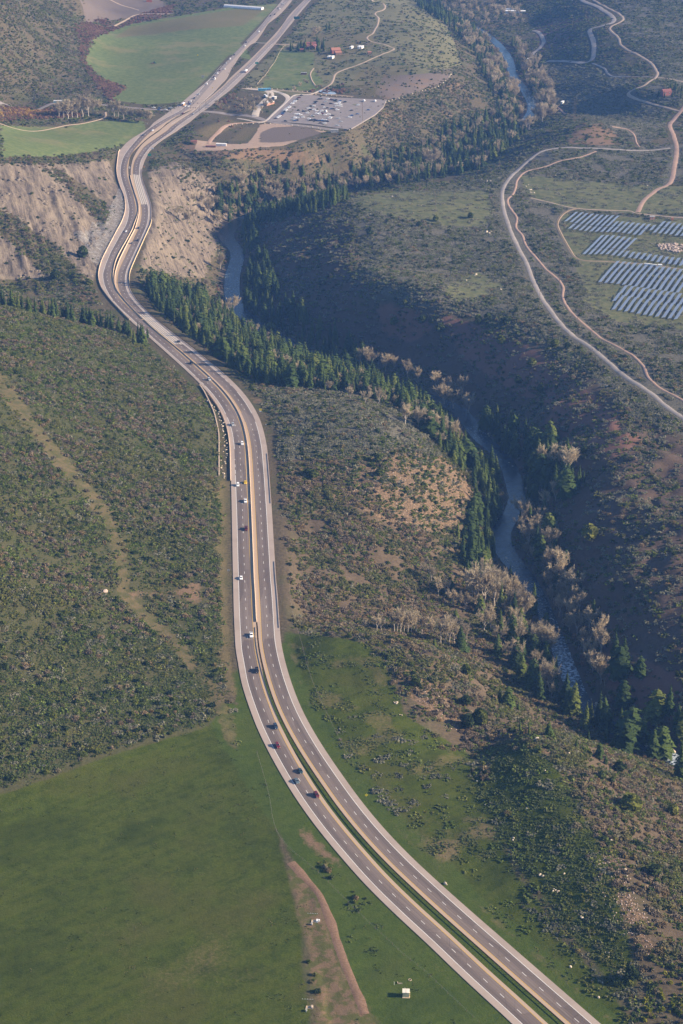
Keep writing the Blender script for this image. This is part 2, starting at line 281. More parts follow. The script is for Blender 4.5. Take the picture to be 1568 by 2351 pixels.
# ------------------------------------------------------------------ node helpers
class NT:
    def __init__(s, name):
        s.m = bpy.data.materials.new(name); s.m.use_nodes = True; s.t = s.m.node_tree; s.t.nodes.clear()
        s.out = s.n('ShaderNodeOutputMaterial')
    def n(s, typ, **kw):
        o = s.t.nodes.new(typ)
        for k_, v in kw.items():
            if k_.startswith('i_'):
                key = k_[2:]; o.inputs[int(key) if key.isdigit() else key.replace('_', ' ')].default_value = v
            else: setattr(o, k_, v)
        return o
    def L(s, a, b): s.t.links.new(a, b)
    def noise(s, scale, detail=4, rough=.6, vec=None, out='Fac'):
        o = s.n('ShaderNodeTexNoise', i_Scale=scale, i_Detail=detail, i_Roughness=rough)
        s.L(vec if vec is not None else s.pos(), o.inputs['Vector']); return o.outputs[out]
    def pos(s):
        if not hasattr(s, '_p'): s._p = s.n('ShaderNodeNewGeometry').outputs['Position']
        return s._p
    def math(s, op, a, b=None, clamp=False):
        o = s.n('ShaderNodeMath', operation=op, use_clamp=clamp)
        for i, v in enumerate((a, b)):
            if v is None: continue
            if isinstance(v, (int, float)): o.inputs[i].default_value = v
            else: s.L(v, o.inputs[i])
        return o.outputs[0]
    def maprange(s, v, a, b, c=0., d=1., smooth=True):
        o = s.n('ShaderNodeMapRange', interpolation_type='SMOOTHSTEP' if smooth else 'LINEAR', i_1=a, i_2=b, i_3=c, i_4=d); s.L(v, o.inputs[0]); return o.outputs[0]
    def mix(s, f, a, b, blend='MIX'):
        o = s.n('ShaderNodeMix', data_type='RGBA', blend_type=blend)
        for i, v in ((0, f), (6, a), (7, b)):
            if isinstance(v, (int, float)): o.inputs[i].default_value = v
            elif isinstance(v, tuple): o.inputs[i].default_value = (*v, 1) if len(v) == 3 else v
            else: s.L(v, o.inputs[i])
        return o.outputs[2]
    def ramp(s, f, stops):
        o = s.n('ShaderNodeValToRGB'); e = o.color_ramp.elements
        while len(e) < len(stops): e.new(.5)
        for q, (p, c) in zip(e, stops): q.position = p; q.color = (*c, 1)
        s.L(f, o.inputs[0]); return o.outputs[0]
    def attr(s, name, out='Fac', typ='GEOMETRY'):
        o = s.n('ShaderNodeAttribute', attribute_name=name, attribute_type=typ); return o.outputs[out]
    def bsdf(s, colr, rough=.9, spec=.2, metal=0., bump=None, bs=.3, bd=.2):
        b = s.n('ShaderNodeBsdfPrincipled'); b.inputs['Roughness'].default_value = rough if isinstance(rough, (int, float)) else .5
        if not isinstance(rough, (int, float)): s.L(rough, b.inputs['Roughness'])
        b.inputs['Specular IOR Level'].default_value = spec; b.inputs['Metallic'].default_value = metal
        if isinstance(colr, tuple): b.inputs['Base Color'].default_value = (*colr, 1)
        else: s.L(colr, b.inputs['Base Color'])
        if bump is not None:
            bu = s.n('ShaderNodeBump', i_Strength=bs, i_Distance=bd); s.L(bump, bu.inputs['Height']); s.L(bu.outputs[0], b.inputs['Normal'])
        s.L(b.outputs[0], s.out.inputs[0]); return s.m
MATS = {}
def simple(name, c, rough=.7, spec=.3, metal=0., var=.0, scale=3.):
    if name in MATS: return MATS[name]
    t = NT(name); cc = c
    if var:
        f = t.noise(scale, 3); cc = t.mix(t.maprange(f, .3, .7), tuple(v * (1 - var) for v in c), tuple(min(1, v * (1 + var)) for v in c))
    MATS[name] = t.bsdf(cc, rough, spec, metal); return MATS[name]

def new_mesh(name, V, F, mat=None, smooth=False):
    me = bpy.data.meshes.new(name); V = np.asarray(V, np.float32)
    if isinstance(F, np.ndarray) and F.ndim == 2:
        n, k_ = F.shape; me.vertices.add(len(V)); me.vertices.foreach_set('co', V.ravel())
        me.loops.add(n * k_); me.loops.foreach_set('vertex_index', F.astype(np.int32).ravel())
        me.polygons.add(n); me.polygons.foreach_set('loop_start', np.arange(0, n * k_, k_, dtype=np.int32))
        me.update(calc_edges=True)
    else:
        me.from_pydata([tuple(map(float, v)) for v in V], [], [tuple(map(int, f)) for f in F])
    if mat is not None: me.materials.append(mat)
    if smooth: me.polygons.foreach_set('use_smooth', np.ones(len(me.polygons), bool))
    me.update(); return me
def obj(name, me, parent=None, loc=None, **props):
    o = bpy.data.objects.new(name, me); col.objects.link(o)
    if parent is not None: o.parent = parent
    if loc is not None: o.location = loc
    for k_, v in props.items(): o[k_] = v
    return o
def fattr(me, name, arr):
    a = me.attributes.new(name, 'FLOAT', 'POINT'); a.data.foreach_set('value', np.asarray(arr, np.float32).ravel())
def cattr(me, name, arr):
    a = me.attributes.new(name, 'FLOAT_COLOR', 'POINT'); a.data.foreach_set('color', np.asarray(arr, np.float32).ravel())
def gridf(nr, nc):
    i = np.arange(nr * nc).reshape(nr, nc)
    return np.stack([i[:-1, :-1], i[:-1, 1:], i[1:, 1:], i[1:, :-1]], -1).reshape(-1, 4)

# ------------------------------------------------------------------ what grows or lies where (photo outlines turned into ground masks)
PXc, PYc = project(XX, YY, HZ)
wob = (fbm(XX, YY, 22, 91, 3) - .5) * 16; wob2 = (fbm(XX, YY, 22, 97, 3) - .5) * 10
QX = PXc + wob * (.3 + PYc / 2400); QY = PYc + wob2 * (.25 + PYc / 2400)
def zone(*polys, soft=2, wobble=True):
    m = np.zeros(HZ.shape)
    for p_ in polys: m = np.maximum(m, inpoly(QX if wobble else PXc, QY if wobble else PYc, p_).astype(float))
    return blur(m, soft) if soft else m
NA = fbm(XX, YY, 60, 31); NB = fbm(XX, YY, 18, 41); NC = fbm(XX, YY, 140, 51)
Z = {}
Z['meadow'] = zone([(-400,1850),(0,1828),(250,1735),(480,1668),(505,1640),(545,1740),(625,1880),(650,1960),(690,2100),(715,2420),(-400,2420)])
Z['verge'] = zone([(480,1668),(520,1600),(560,1640),(640,1800),(740,1930),(900,2090),(1180,2360),(860,2420),(690,2000)], [(648,1440),(668,1445),(700,1560),(780,1690),(900,1850),(1100,2050),(1420,2330),(1480,2420),(1380,2420),(1100,2160),(900,1950),(760,1760),(680,1620),(645,1500)], [(535,1080),(528,1400),(545,1560),(530,1560),(515,1400),(524,1080)])
Z['bench'] = zone([(660,1455),(780,1465),(850,1480),(900,1560),(930,1640),(1010,1690),(1080,1735),(1125,1800),(1160,1960),(1240,2080),(1330,2230),(1430,2360),(1340,2360),(1100,2080),(900,1880),(760,1690),(690,1560)])
Z['lushbot'] = zone([(1100,2010),(1200,2060),(1300,2170),(1420,2300),(1480,2400),(1380,2380),(1180,2180)])
Z['strip'] = zone([(652,1972),(690,2000),(735,2050),(760,2130),(790,2220),(840,2290),(900,2400),(730,2400),(712,2250),(690,2120),(670,2040)], soft=2) * .9
Z['trail'] = zone([(-40,832),(5,855),(45,912),(105,992),(185,1090),(258,1175),(292,1275),(292,1362),(355,1410),(432,1485),(500,1575),(538,1655),(550,1730),(522,1715),(493,1640),(460,1570),(405,1500),(325,1420),(265,1370),(264,1290),(243,1208),(155,1105),(65,993),(2,908),(-40,872)], soft=1)
Z['softpatch'] = zone([(392,1338),(440,1326),(476,1344),(470,1388),(425,1392),(402,1368)], [(270,1362),(340,1352),(400,1356),(400,1376),(340,1376),(275,1380)], soft=3)
Z['dirtpatch'] = zone([(660,1855),(700,1900),(745,1945),(805,1995),(790,2003),(738,1970),(694,1930),(672,1890)], [(575,905),(600,912),(602,950),(585,930)], [(735,1690),(778,1685),(750,1705)])
Z['wallgrass'] = zone([(486,925),(500,915),(530,1000),(532,1100),(520,1110),(516,1000)])
Z['roadbank'] = zone([(470,1110),(535,1100),(530,1330),(545,1640),(520,1600),(475,1400)])
Z['hill'] = zone([(-400,700),(0,700),(150,735),(335,785),(470,900),(500,1000),(520,1100),(520,1400),(480,1668),(250,1735),(0,1828),(-400,1850)])
Z['bluff'] = zone([(-40,372),(0,374),(190,375),(250,362),(265,420),(285,440),(270,520),(230,590),(215,650),(170,640),(120,600),(60,560),(0,500),(-40,480)], [(-40,540),(0,530),(60,590),(110,640),(60,645),(-40,640)])
Z['bluffr'] = zone([(340,395),(400,370),(470,400),(510,440),(540,500),(520,530),(490,590),(470,640),(380,630),(320,615),(335,540),(350,480)])
Z['bare'] = zone([(385,300+30),(470,360),(560,370),(760,385),(800,380),(700,345),(600,340)],[(630,345),(700,348),(690,375),(630,372)], [(1320,290),(1370,270),(1420,310),(1410,335),(1300,330)])
Z['bluffgreen'] = zone([(100,390),(140,400),(190,470),(240,520),(255,490),(225,450),(170,410),(130,385)], [(-20,470),(40,500),(130,570),(200,640),(180,660),(90,600),(-20,520)])
Z['farfield'] = zone([(190,140),(215,85),(300,55),(540,15),(640,8),(600,50),(420,235),(330,240),(250,228),(290,200),(230,180)], [(0,288),(150,292),(220,278),(330,278),(335,300),(280,335),(200,350),(120,360),(0,362)], [(600,200),(640,115),(720,120),(720,160),(745,190),(725,210)], [(520,120),(560,100),(580,140)], wobble=False)
Z['farfield2'] = zone([(650,115),(690,80),(860,60),(870,100),(760,150),(720,120)], [(790,205),(830,150),(960,150),(900,190),(860,225),(800,215)], [(440,300),(520,270),(560,285),(480,320)], [(560,290),(600,290),(570,325),(520,325)])
Z['farplow'] = zone([(170,-40),(330,-40),(400,30),(200,52)], [(860,215),(880,175),(1000,168),(1036,172),(1015,190),(900,230)])
Z['lotdirt'] = zone([(450,322),(505,327),(520,330),(570,331),(590,300),(598,286),(640,283),(758,302),(735,304),(650,335),(520,344),(448,346)], soft=1)
Z['lotgravel'] = zone([(598,305),(625,292),(690,290),(740,303),(700,318),(640,328),(595,326)], soft=2)
Z['lotgreen'] = zone([(500,312),(530,290),(592,285),(586,305),(568,328),(520,324)], soft=1)
Z['mesa'] = zone([(800,450),(1000,436),(1150,400),(1260,335),(2100,330),(2100,1230),(1450,950),(1330,840),(1250,790),(1150,735),(960,705),(860,670),(830,580)])
Z['mesagrass'] = zone([(800,455),(900,440),(1120,435),(1140,480),(1115,520),(1020,520),(920,500),(840,490)], [(1020,660),(1090,620),(1160,655),(1100,685),(1040,695)], [(1190,400),(1450,425),(1600,425),(1600,490),(1450,490),(1290,475),(1210,450)], [(1290,490),(1900,520),(1800,790),(1400,735),(1340,690),(1320,600),(1290,540)], [(1490,455),(1600,430),(1600,490),(1500,490)])
Z['farmesa'] = zone([(1400,-40),(2100,-40),(2100,330),(1540,240),(1500,150),(1440,90)], [(1440,205),(1600,180),(1600,250),(1450,225)])
Z['bowl'] = zone([(1240,150),(1330,150),(1440,170),(1440,215),(1540,255),(1500,330),(1430,320),(1300,255),(1250,200)])
Z['redslope'] = zone([(860,690),(960,715),(1000,760),(940,790),(880,760)], [(1000,720),(1160,760),(1300,850),(1420,960),(1300,960),(1150,880),(1060,820)], [(1240,980),(1330,900),(1480,1010),(1400,1060)], [(1360,1510),(1440,1490),(1568,1560),(1568,1660),(1480,1640),(1400,1580)], [(1225,45),(1340,40),(1300,110),(1240,120)])
Z['scree'] = zone([(700,1050),(860,1040),(960,1010),(1040,1060),(1090,1110),(1050,1200),(950,1230),(850,1180),(760,1140)], [(300+1000,1900),(1400,1960),(1440,2040),(1480,2120),(1500,2200),(1420,2160),(1380,2060),(1320,1980)], [(900,1500),(960,1530),(1040,1620),(1060,1680),(980,1640),(920,1580)], [(1220,1690),(1290,1740),(1330,1800),(1290,1800)])
Z['screeL'] = zone([(880,150),(1060,160),(1090,260),(980,290),(880,290),(800,320),(850,260)])
Z['midk'] = zone([(620,880),(900,900),(990,1000),(1000,1060),(860,1040),(640,1060)])
Z['knoll'] = zone([(1125,1725),(1215,1690),(1290,1780),(1365,1920),(1415,2040),(1440,2150),(1470,2270),(1420,2290),(1300,2140),(1180,1970),(1105,1830)])
Z['farterr'] = zone([(640,110),(760,-30),(960,-30),(1030,60),(1060,150),(900,190),(760,200),(640,200)], [(560,180),(640,110),(700,220),(600,215)])
Z['warm'] = zone([(640,1040),(900,1000),(1060,1090),(1080,1250),(1100,1440),(1180,1560),(1240,1650),(1060,1740),(960,1600),(860,1440),(650,1430)], [(1290,1690),(1568,1800),(1640,2260),(1568,2351),(1440,2100),(1370,1900)], soft=6)
Z['cany'] = zone([(560,480),(780,440),(840,560),(860,680),(980,715),(1250,800),(1568,1010),(2100,1250),(2100,1900),(1350,1560),(1250,1200),(1150,960),(880,840),(640,760),(560,620)], soft=5)
Z['bank'] = np.clip(1 - np.maximum(DV - QV * .5 - 1, 0) / 10, 0, 1) * (DV < 36)
Z['shade'] = zone([(480,620),(760,800),(1060,900),(1120,1100),(1110,1300),(1300,1560),(1330,1600),(1568,1800),(1568,1640),(1350,1500),(1250,1200),(1150,950),(880,820),(620,700)])
chan = [['meadow','verge','bench','strip'], ['bluff','bare','farfield','farplow'], ['mesa','mesagrass','redslope','scree'], ['hill','lotdirt','bank','dryv'], ['trail','farterr','warm','cany']]
dry = np.maximum.reduce([Z['bluffr'] * .0, Z['roadbank'] * .7, Z['farfield2'] * .6, zone([(300,60),(540,20),(620,15),(560,60),(430,70),(250,90)]) * .7])
drynoise = sstep(.46, .66, NB) * .75 + sstep(.45, .7, NA) * .6
streak = zone([(650,1990),(560,2060),(430,2180),(300,2300),(200,2400),(280,2400),(420,2260),(560,2120),(680,2040)], soft=6)
Z['dryv'] = np.clip(dry + (DH > 11) * sstep(15.8, 12.5, DH) * sstep(.3, .7, fbm(XX, YY, 9, 87, 4)) * .4 + streak * .55 + Z['meadow'] * (sstep(.5, .8, NA) * .35) + Z['bench'] * (1 - .75 * Z['knoll']) * (1 - .7 * Z['lushbot']) * drynoise * .75 + Z['mesagrass'] * .25 * drynoise, 0, 1)
Z['meadow'] = np.clip(Z['meadow'], 0, 1); Z['verge'] = np.maximum.reduce([Z['verge'], Z['wallgrass'], (DH < 12) * sstep(1500, 1580, PYc)])
Z['bench'] = np.maximum(Z['bench'], Z['lushbot'])
Z['bluff'] = np.maximum(Z['bluff'] * (1 - .85 * Z['bluffgreen']), Z['bluffr'] * .9)
Z['bare'] = np.clip(np.maximum.reduce([Z['bare'] * .8, Z['screeL'] * .5 * sstep(.45, .6, NB), Z['dirtpatch'] * .9, Z['softpatch'] * .62]), 0, 1)
Z['strip'] = np.clip(Z['strip'], 0, 1)
Z['lotdirt'] = Z['lotdirt'] * (1 - Z['lotgravel'] * .9) * (1 - Z['lotgreen'])
Z['farfield2'] = np.maximum(Z['farfield2'], Z['lotgreen'])
Z['bench'] = np.maximum(Z['bench'], Z['knoll'] * .9)
Z['farplow'] = np.maximum(Z['farplow'], Z['lotgravel'] * .9)
Z['mesa'] = np.clip(np.maximum.reduce([Z['mesa'], Z['farmesa'], Z['midk'] * .8, Z['bowl'] * .6]), 0, 1)

# ------------------------------------------------------------------ ground sheet: fine where the photo looks, coarse out to the horizon
yy_ = [Y0 + 4]
while yy_[-1] < Y1 - 12: yy_.append(yy_[-1] + max(1.35, 1.35 * (yy_[-1] / 700) ** 1.0))
yr = np.r_[-9000, -4000, -1500, -400, 100, 380, np.array(yy_), 3900, 4400, 5200, 7000, 10000, 16000, 26000]
uu = np.linspace(-1, 1, 430)
ue = np.r_[-60, -25, -10, -5, -3, -2.2, -1.7, -1.35, -1.15, uu, 1.15, 1.35, 1.7, 2.2, 3, 5, 10, 25, 60]
wid = np.clip(95 + .19 * yr, 190, 760)
GXm = ue[None, :] * wid[:, None]; GYm = np.repeat(yr[:, None], len(ue), 1)
inside = (GXm > X0) & (GXm < X1) & (GYm > Y0) & (GYm < Y1)
dxo = np.maximum(np.maximum(X0 - GXm, GXm - X1), 0); dyo = np.maximum(np.maximum(Y0 - GYm, GYm - Y1), 0)
dout = np.hypot(dxo, dyo)
Hm = hz(GXm, GYm)
fade = sstep(0, 900, dout)
Hm = Hm * (1 - fade) + fade * (tilt(GYm) - 20 + 60 * fbm(GXm, GYm, 900, 3))
V = np.stack([GXm, GYm, Hm], -1).reshape(-1, 3)
def samp(A, x, y):
    fx = np.clip((x - X0) / RES, 0, NX_ - 1.001); fy = np.clip((y - Y0) / RES, 0, NY_ - 1.001)
    i = fx.astype(int); j = fy.astype(int); tx = fx - i; ty = fy - j
    return (A[j, i] * (1 - tx) + A[j, i + 1] * tx) * (1 - ty) + (A[j + 1, i] * (1 - tx) + A[j + 1, i + 1] * tx) * ty

t = NT('ground')
g1 = t.n('ShaderNodeAttribute', attribute_name='m0'); g2 = t.n('ShaderNodeAttribute', attribute_name='m1'); g3 = t.n('ShaderNodeAttribute', attribute_name='m2'); g4 = t.n('ShaderNodeAttribute', attribute_name='m3'); g5 = t.n('ShaderNodeAttribute', attribute_name='m4')
def split(a):
    sx = t.n('ShaderNodeSeparateColor'); t.L(a.outputs['Color'], sx.inputs[0]); return [*sx.outputs[:3], a.outputs['Alpha']]
M = {}
for names, a in zip(chan, (g1, g2, g3, g4, g5)):
    for nm, o in zip(names, split(a)): M[nm] = o
nf = t.noise(1.3, 5, .7); nm_ = t.noise(.16, 5, .65); nl = t.noise(.03, 4, .6); nv = t.noise(.5, 4, .7)
def edge(m, amt=.55):      # break the soft mask edge up with real ground noise
    return t.maprange(t.math('ADD', m, t.math('MULTIPLY', t.math('SUBTRACT', nm_, .5), amt)), .35, .65)
grass = t.mix(t.maprange(nm_, .35, .65), (.030, .048, .004), (.054, .076, .008))
grass = t.mix(t.math('MULTIPLY', t.maprange(nf, .45, .75), .55), grass, (.115, .11, .018))
mp2 = t.n('ShaderNodeMapping', vector_type='TEXTURE'); mp2.inputs['Rotation'].default_value = (0, 0, R(38)); mp2.inputs['Scale'].default_value = (9, 1, 1); t.L(t.pos(), mp2.inputs['Vector'])
mow = t.noise(.22, 4, .65, vec=mp2.outputs[0]); blot = t.noise(.018, 5, .6)
grass = t.mix(t.math('MULTIPLY', t.maprange(mow, .44, .6), .5), grass, (.072, .084, .012))
grass = t.mix(t.math('MULTIPLY', t.maprange(blot, .5, .68), .55), grass, (.070, .070, .016))
grass = t.mix(t.math('MULTIPLY', t.maprange(blot, .48, .34), .5), grass, (.022, .034, .003))
grass = t.mix(t.math('MULTIPLY', t.maprange(nf, .5, .3), .5), grass, (.026, .036, .004))
dryc = t.mix(nf, (.095, .078, .034), (.20, .155, .078))
dirt = t.mix(nf, (.10, .068, .042), (.25, .165, .105))
brush = t.mix(t.maprange(nv, .3, .7), (.055, .048, .028), (.125, .10, .06))
brush = t.mix(t.math('MULTIPLY', t.maprange(nl, .5, .65), .6), brush, (.062, .075, .026))
sagec = t.mix(t.maprange(nv, .3, .7), (.062, .062, .047), (.155, .14, .105))
mpn = t.n('ShaderNodeMapping', vector_type='TEXTURE'); mpn.inputs['Rotation'].default_value = (0, 0, R(-75)); mpn.inputs['Scale'].default_value = (11, 1, 4); t.L(t.pos(), mpn.inputs['Vector'])
fall = t.noise(.30, 6, .75, vec=mpn.outputs[0]); fall2 = t.noise(.8, 5, .7, vec=mpn.outputs[0])
shale = t.mix(t.maprange(t.math('ADD', t.math('MULTIPLY', fall, .7), t.math('MULTIPLY', t.noise(.6, 6, .75), .3)), .36, .62), (.058, .048, .040), (.225, .180, .138))
shale = t.mix(t.math('MULTIPLY', t.maprange(fall2, .52, .66), .55), shale, (.10, .08, .055))
shale = t.mix(t.math('MULTIPLY', t.maprange(nl, .5, .68), .6), shale, (.235, .19, .135))
crev = t.noise(.16, 6, .7); led_ = t.math('MULTIPLY', t.maprange(crev, .56, .60), t.maprange(t.noise(.9, 4, .7), .48, .6)); shale = t.mix(t.math('MULTIPLY', t.maprange(crev, .53, .60), .5), shale, (.27, .22, .155)); shale = t.mix(t.math('MULTIPLY', led_, .75), shale, (.045, .038, .032))
red = t.mix(nf, (.10, .052, .038), (.24, .135, .10))
scr = t.mix(t.maprange(t.noise(.8, 5, .75), .4, .65), (.075, .058, .035), (.25, .165, .105))
ffc = t.mix(t.maprange(nm_, .3, .7), (.085, .118, .040), (.14, .165, .060)); ffc = t.mix(t.math('MULTIPLY', t.maprange(t.noise(.018, 5, .6), .5, .66), .6), ffc, (.19, .17, .08))
plow = t.mix(nf, (.105, .086, .072), (.18, .142, .118))
mgr = t.mix(t.maprange(nm_, .3, .7), (.075, .09, .04), (.15, .145, .07))
bnk = t.mix(nf, (.035, .03, .024), (.15, .12, .095))
c = brush
c = t.mix(edge(M['hill'], .2), c, t.mix(.6, brush, (.058, .066, .022)))
c = t.mix(t.math('MULTIPLY', M['warm'], .7), c, t.mix(nv, (.062, .045, .030), (.145, .105, .072)))
c = t.mix(t.math('MULTIPLY', M['cany'], .75), c, t.mix(nv, (.050, .036, .031), (.135, .090, .072)))
c = t.mix(edge(M['mesa']), c, sagec)
c = t.mix(edge(M['farterr'], .6), c, t.mix(nm_, (.085, .095, .045), (.19, .165, .09)))
c = t.mix(edge(M['mesagrass']), c, mgr)
c = t.mix(edge(M['redslope'], 1.2), c, red)
c = t.mix(edge(M['scree'], 1.3), c, scr)
c = t.mix(edge(M['bench'], .5), c, grass)
c = t.mix(edge(M['meadow'], .3), c, grass)
c = t.mix(edge(M['verge'], .4), c, t.mix(.35, grass, (.06, .10, .018)))
c = t.mix(edge(M['farfield'], .15), c, ffc)
c = t.mix(edge(M['farplow'], .4), c, plow)
c = t.mix(t.maprange(t.math('ADD', M['dryv'], t.math('MULTIPLY', t.math('SUBTRACT', nv, .5), .9)), .25, .95), c, dryc)
c = t.mix(edge(M['bare'], .9), c, dirt)
c = t.mix(edge(M['strip'], 1.1), c, t.mix(t.maprange(nm_, .42, .58), t.mix(.25, dirt, (.13, .10, .05)), (.085, .088, .028)))
c = t.mix(t.math('MULTIPLY', edge(M['trail'], .9), .6), c, t.mix(t.maprange(nm_, .35, .65), (.075, .078, .028), (.17, .125, .068)))
c = t.mix(edge(M['bluff'], .5), c, shale)
c = t.mix(edge(M['lotdirt'], .5), c, t.mix(nm_, (.27, .195, .145), (.43, .315, .235)))
c = t.mix(edge(M['bank'], .6), c, bnk)
bh = t.math('ADD', t.math('MULTIPLY', nv, .7), t.math('MULTIPLY', nf, .3)); bh = t.math('ADD', bh, t.math('MULTIPLY', M['bluff'], t.math('MULTIPLY', t.math('ADD', fall, fall2), 1.6)))
ground_mat = t.bsdf(c, .95, .08, bump=bh, bs=.6, bd=.7)
me = new_mesh('terrain', V, gridf(len(yr), len(ue)), ground_mat, True)
GXf, GYf = GXm.ravel(), GYm.ravel(); ins = (dout.ravel() < 1)
for i, names in enumerate(chan):
    arr = np.stack([np.clip(samp(Z[nm], GXf, GYf), 0, 1) * ins for nm in names], -1); cattr(me, 'm%d' % i, arr)
terrain = obj('terrain', me, kind='structure', label='valley ground of brushy hillsides, meadows and bluffs')

# ------------------------------------------------------------------ air
def haze():
    v = [(x, y, z) for z in (-110, CAM_H + 60) for y in (-900, 5200) for x in (-3000, 3000)]
    f = [(0, 2, 3, 1), (4, 5, 7, 6), (0, 1, 5, 4), (2, 6, 7, 3), (0, 4, 6, 2), (1, 3, 7, 5)]
    m = bpy.data.materials.new('haze'); m.use_nodes = True; n = m.node_tree; n.nodes.clear()
    o = n.nodes.new('ShaderNodeOutputMaterial'); p = n.nodes.new('ShaderNodeVolumePrincipled')
    p.inputs['Color'].default_value = (.19, .42, 1.0, 1); p.inputs['Density'].default_value = .000055; p.inputs['Anisotropy'].default_value = .1
    n.links.new(p.outputs[0], o.inputs['Volume'])
    obj('haze', new_mesh('haze', v, f, m), kind='stuff', label='thin blue valley haze')
haze()
# ------------------------------------------------------------------ highway
def cum(P): return np.r_[0, np.cumsum(np.hypot(*np.diff(P[:, :2], axis=0).T))]
def edge_lines(E, D, nrm, sgn_out, w_in, w_out):
    """left and right edges: traced above photo row 743, offset from the lane line below it"""
    e = np.array(E); Lp = PXL(np.stack([e[:, 1], e[:, 0]], 1)); Rp = PXL(np.stack([e[:, 2], e[:, 0]], 1))
    px, py = project(D[:, 0], D[:, 1], D[:, 2]); low = py > 752
    wl = (w_out if sgn_out < 0 else w_in)(py[low]); wr = (w_in if sgn_out < 0 else w_out)(py[low])
    dl = D[low].copy(); dl[:, :2] -= nrm[low] * wl[:, None]; dr = D[low].copy(); dr[:, :2] += nrm[low] * wr[:, None]
    A = np.vstack([Lp, dl[::2]]); B = np.vstack([Rp, dr[::2]])
    A = resample(A, 4.0); B = resample(B, 4.0); m = max(len(A), len(B))
    # pair along the lane line: nearest-foot parameter
    sD = cum(D)
    def par(P):
        d = (P[:, None, 0] - D[None, :, 0]) ** 2 + (P[:, None, 1] - D[None, :, 1]) ** 2
        s_ = sD[d.argmin(1)]; s_ = np.maximum.accumulate(s_) + np.arange(len(s_)) * 1e-4; return s_
    s = np.arange(0, sD[-1], 3.0); a = par(A); b = par(B)
    f = lambda P, q: smooth_line(np.stack([np.interp(s, q, P[:, k_]) for k_ in range(3)], 1), 3)
    return f(A, a), f(B, b), np.stack([np.interp(s, sD, D[:, k_]) for k_ in range(3)], 1), s
def ip(*kv):
    a = np.array(kv, float); return lambda y: np.interp(y, a[:, 0], a[:, 1])
LANE = 3.8
nL, nR = normals2(LDw), normals2(RDw)
# travel direction of the traced lines is towards the camera, so 'right of travel' is the photo's left
gapLR = ip((700, 9.2), (760, 9.4), (850, 11.4), (1450, 12.0), (1650, 13.1), (1800, 14.7), (2100, 16.2), (2400, 17.4))
Lw_in = lambda y: np.minimum(LANE + 1.7, gapLR(y) * .5 - .2 + np.where(y > 1430, 3, .1))
Lw_out = ip((740, LANE + 2.3), (860, LANE + 2.3), (1000, LANE + 2.8), (1200, LANE + 3.3), (2400, LANE + 3.4))
Rw_in = lambda y: np.where(y > 1430, LANE + 1.7, gapLR(y) - Lw_in(y) - .5)
Rw_out = ip((740, LANE + 2.6), (860, LANE + 4.0), (1000, LANE + 3.9), (1250, LANE + 3.4), (2400, LANE + 3.3))
def swap(f, g): return f, g
LA, LB, LC, Ls = edge_lines(LE, LDw, -nL, -1, Lw_in, Lw_out)     # -n: points to the photo's right
RA, RB, RC, Rs = edge_lines(RE, RDw, -nR, +1, Rw_in, Rw_out)
def signed(D, P):
    i = ((P[:, None, 0] - D[None, ::2, 0]) ** 2 + (P[:, None, 1] - D[None, ::2, 1]) ** 2).argmin(1) * 2
    n_ = -normals2(D)[i]; return (P[:, 0] - D[i, 0]) * n_[:, 0] + (P[:, 1] - D[i, 1]) * n_[:, 1]
t = NT('asphalt')
off = t.attr('off'); ao = t.math('ABSOLUTE', off); side = t.attr('side')
nfine = t.noise(2.2, 4, .7); nbig = t.noise(.05, 3, .6)
al = t.attr('along'); cv = t.n('ShaderNodeCombineXYZ'); t.L(t.math('MULTIPLY', al, .02), cv.inputs[0]); t.L(t.math('MULTIPLY', off, 1.6), cv.inputs[1])
streakn = t.noise(1.0, 4, .6, vec=cv.outputs[0])
lane = t.mix(nfine, (.145, .112, .096), (.215, .170, .146))
tr = t.math('ABSOLUTE', t.math('SUBTRACT', t.math('ABSOLUTE', t.math('SUBTRACT', ao, 1.9)), .85))      # wheel tracks
lane = t.mix(t.math('MULTIPLY', t.maprange(tr, .5, .1), .28), lane, (.27, .235, .215))
lane = t.mix(t.math('MULTIPLY', t.maprange(streakn, .4, .7), .45), lane, (.085, .070, .066))
slow = t.math('MULTIPLY', t.maprange(t.math('MULTIPLY', off, side), .2, .8), .38)          # the outer lane is worn darker
lane = t.mix(slow, lane, (.075, .060, .058))
vc = t.n('ShaderNodeCombineXYZ'); t.L(t.math('MULTIPLY', al, .022), vc.inputs[0]); t.L(t.math('MULTIPLY', off, .13), vc.inputs[1])
vo = t.n('ShaderNodeTexVoronoi', feature='F1', distance='CHEBYCHEV'); vo.inputs['Scale'].default_value = 1.0; t.L(vc.outputs[0], vo.inputs['Vector']); sv = t.n('ShaderNodeSeparateColor'); t.L(vo.outputs['Color'], sv.inputs[0])
lane = t.mix(t.math('MULTIPLY', t.maprange(sv.outputs[0], .62, .66), .3), lane, (.085, .066, .060)); lane = t.mix(t.math('MULTIPLY', t.maprange(sv.outputs[1], .72, .76), .22), lane, (.29, .24, .21))
crk = t.n('ShaderNodeTexVoronoi', feature='DISTANCE_TO_EDGE'); crk.inputs['Scale'].default_value = .09; t.L(t.pos(), crk.inputs['Vector']); lane = t.mix(t.math('MULTIPLY', t.maprange(crk.outputs[0], .012, .004), .3), lane, (.05, .042, .04))
conc = t.attr('conc'); lane = t.mix(conc, lane, t.mix(t.maprange(t.math('ABSOLUTE', t.math('SUBTRACT', t.math('ABSOLUTE', t.math('SUBTRACT', ao, 1.9)), 1.0)), .2, .5), (.20, .17, .15), (.52, .46, .39)))
sh = t.mix(nfine, (.325, .265, .225), (.42, .34, .285)); sh = t.mix(t.math('MULTIPLY', t.maprange(nbig, .45, .65), .4), sh, (.27, .215, .18))
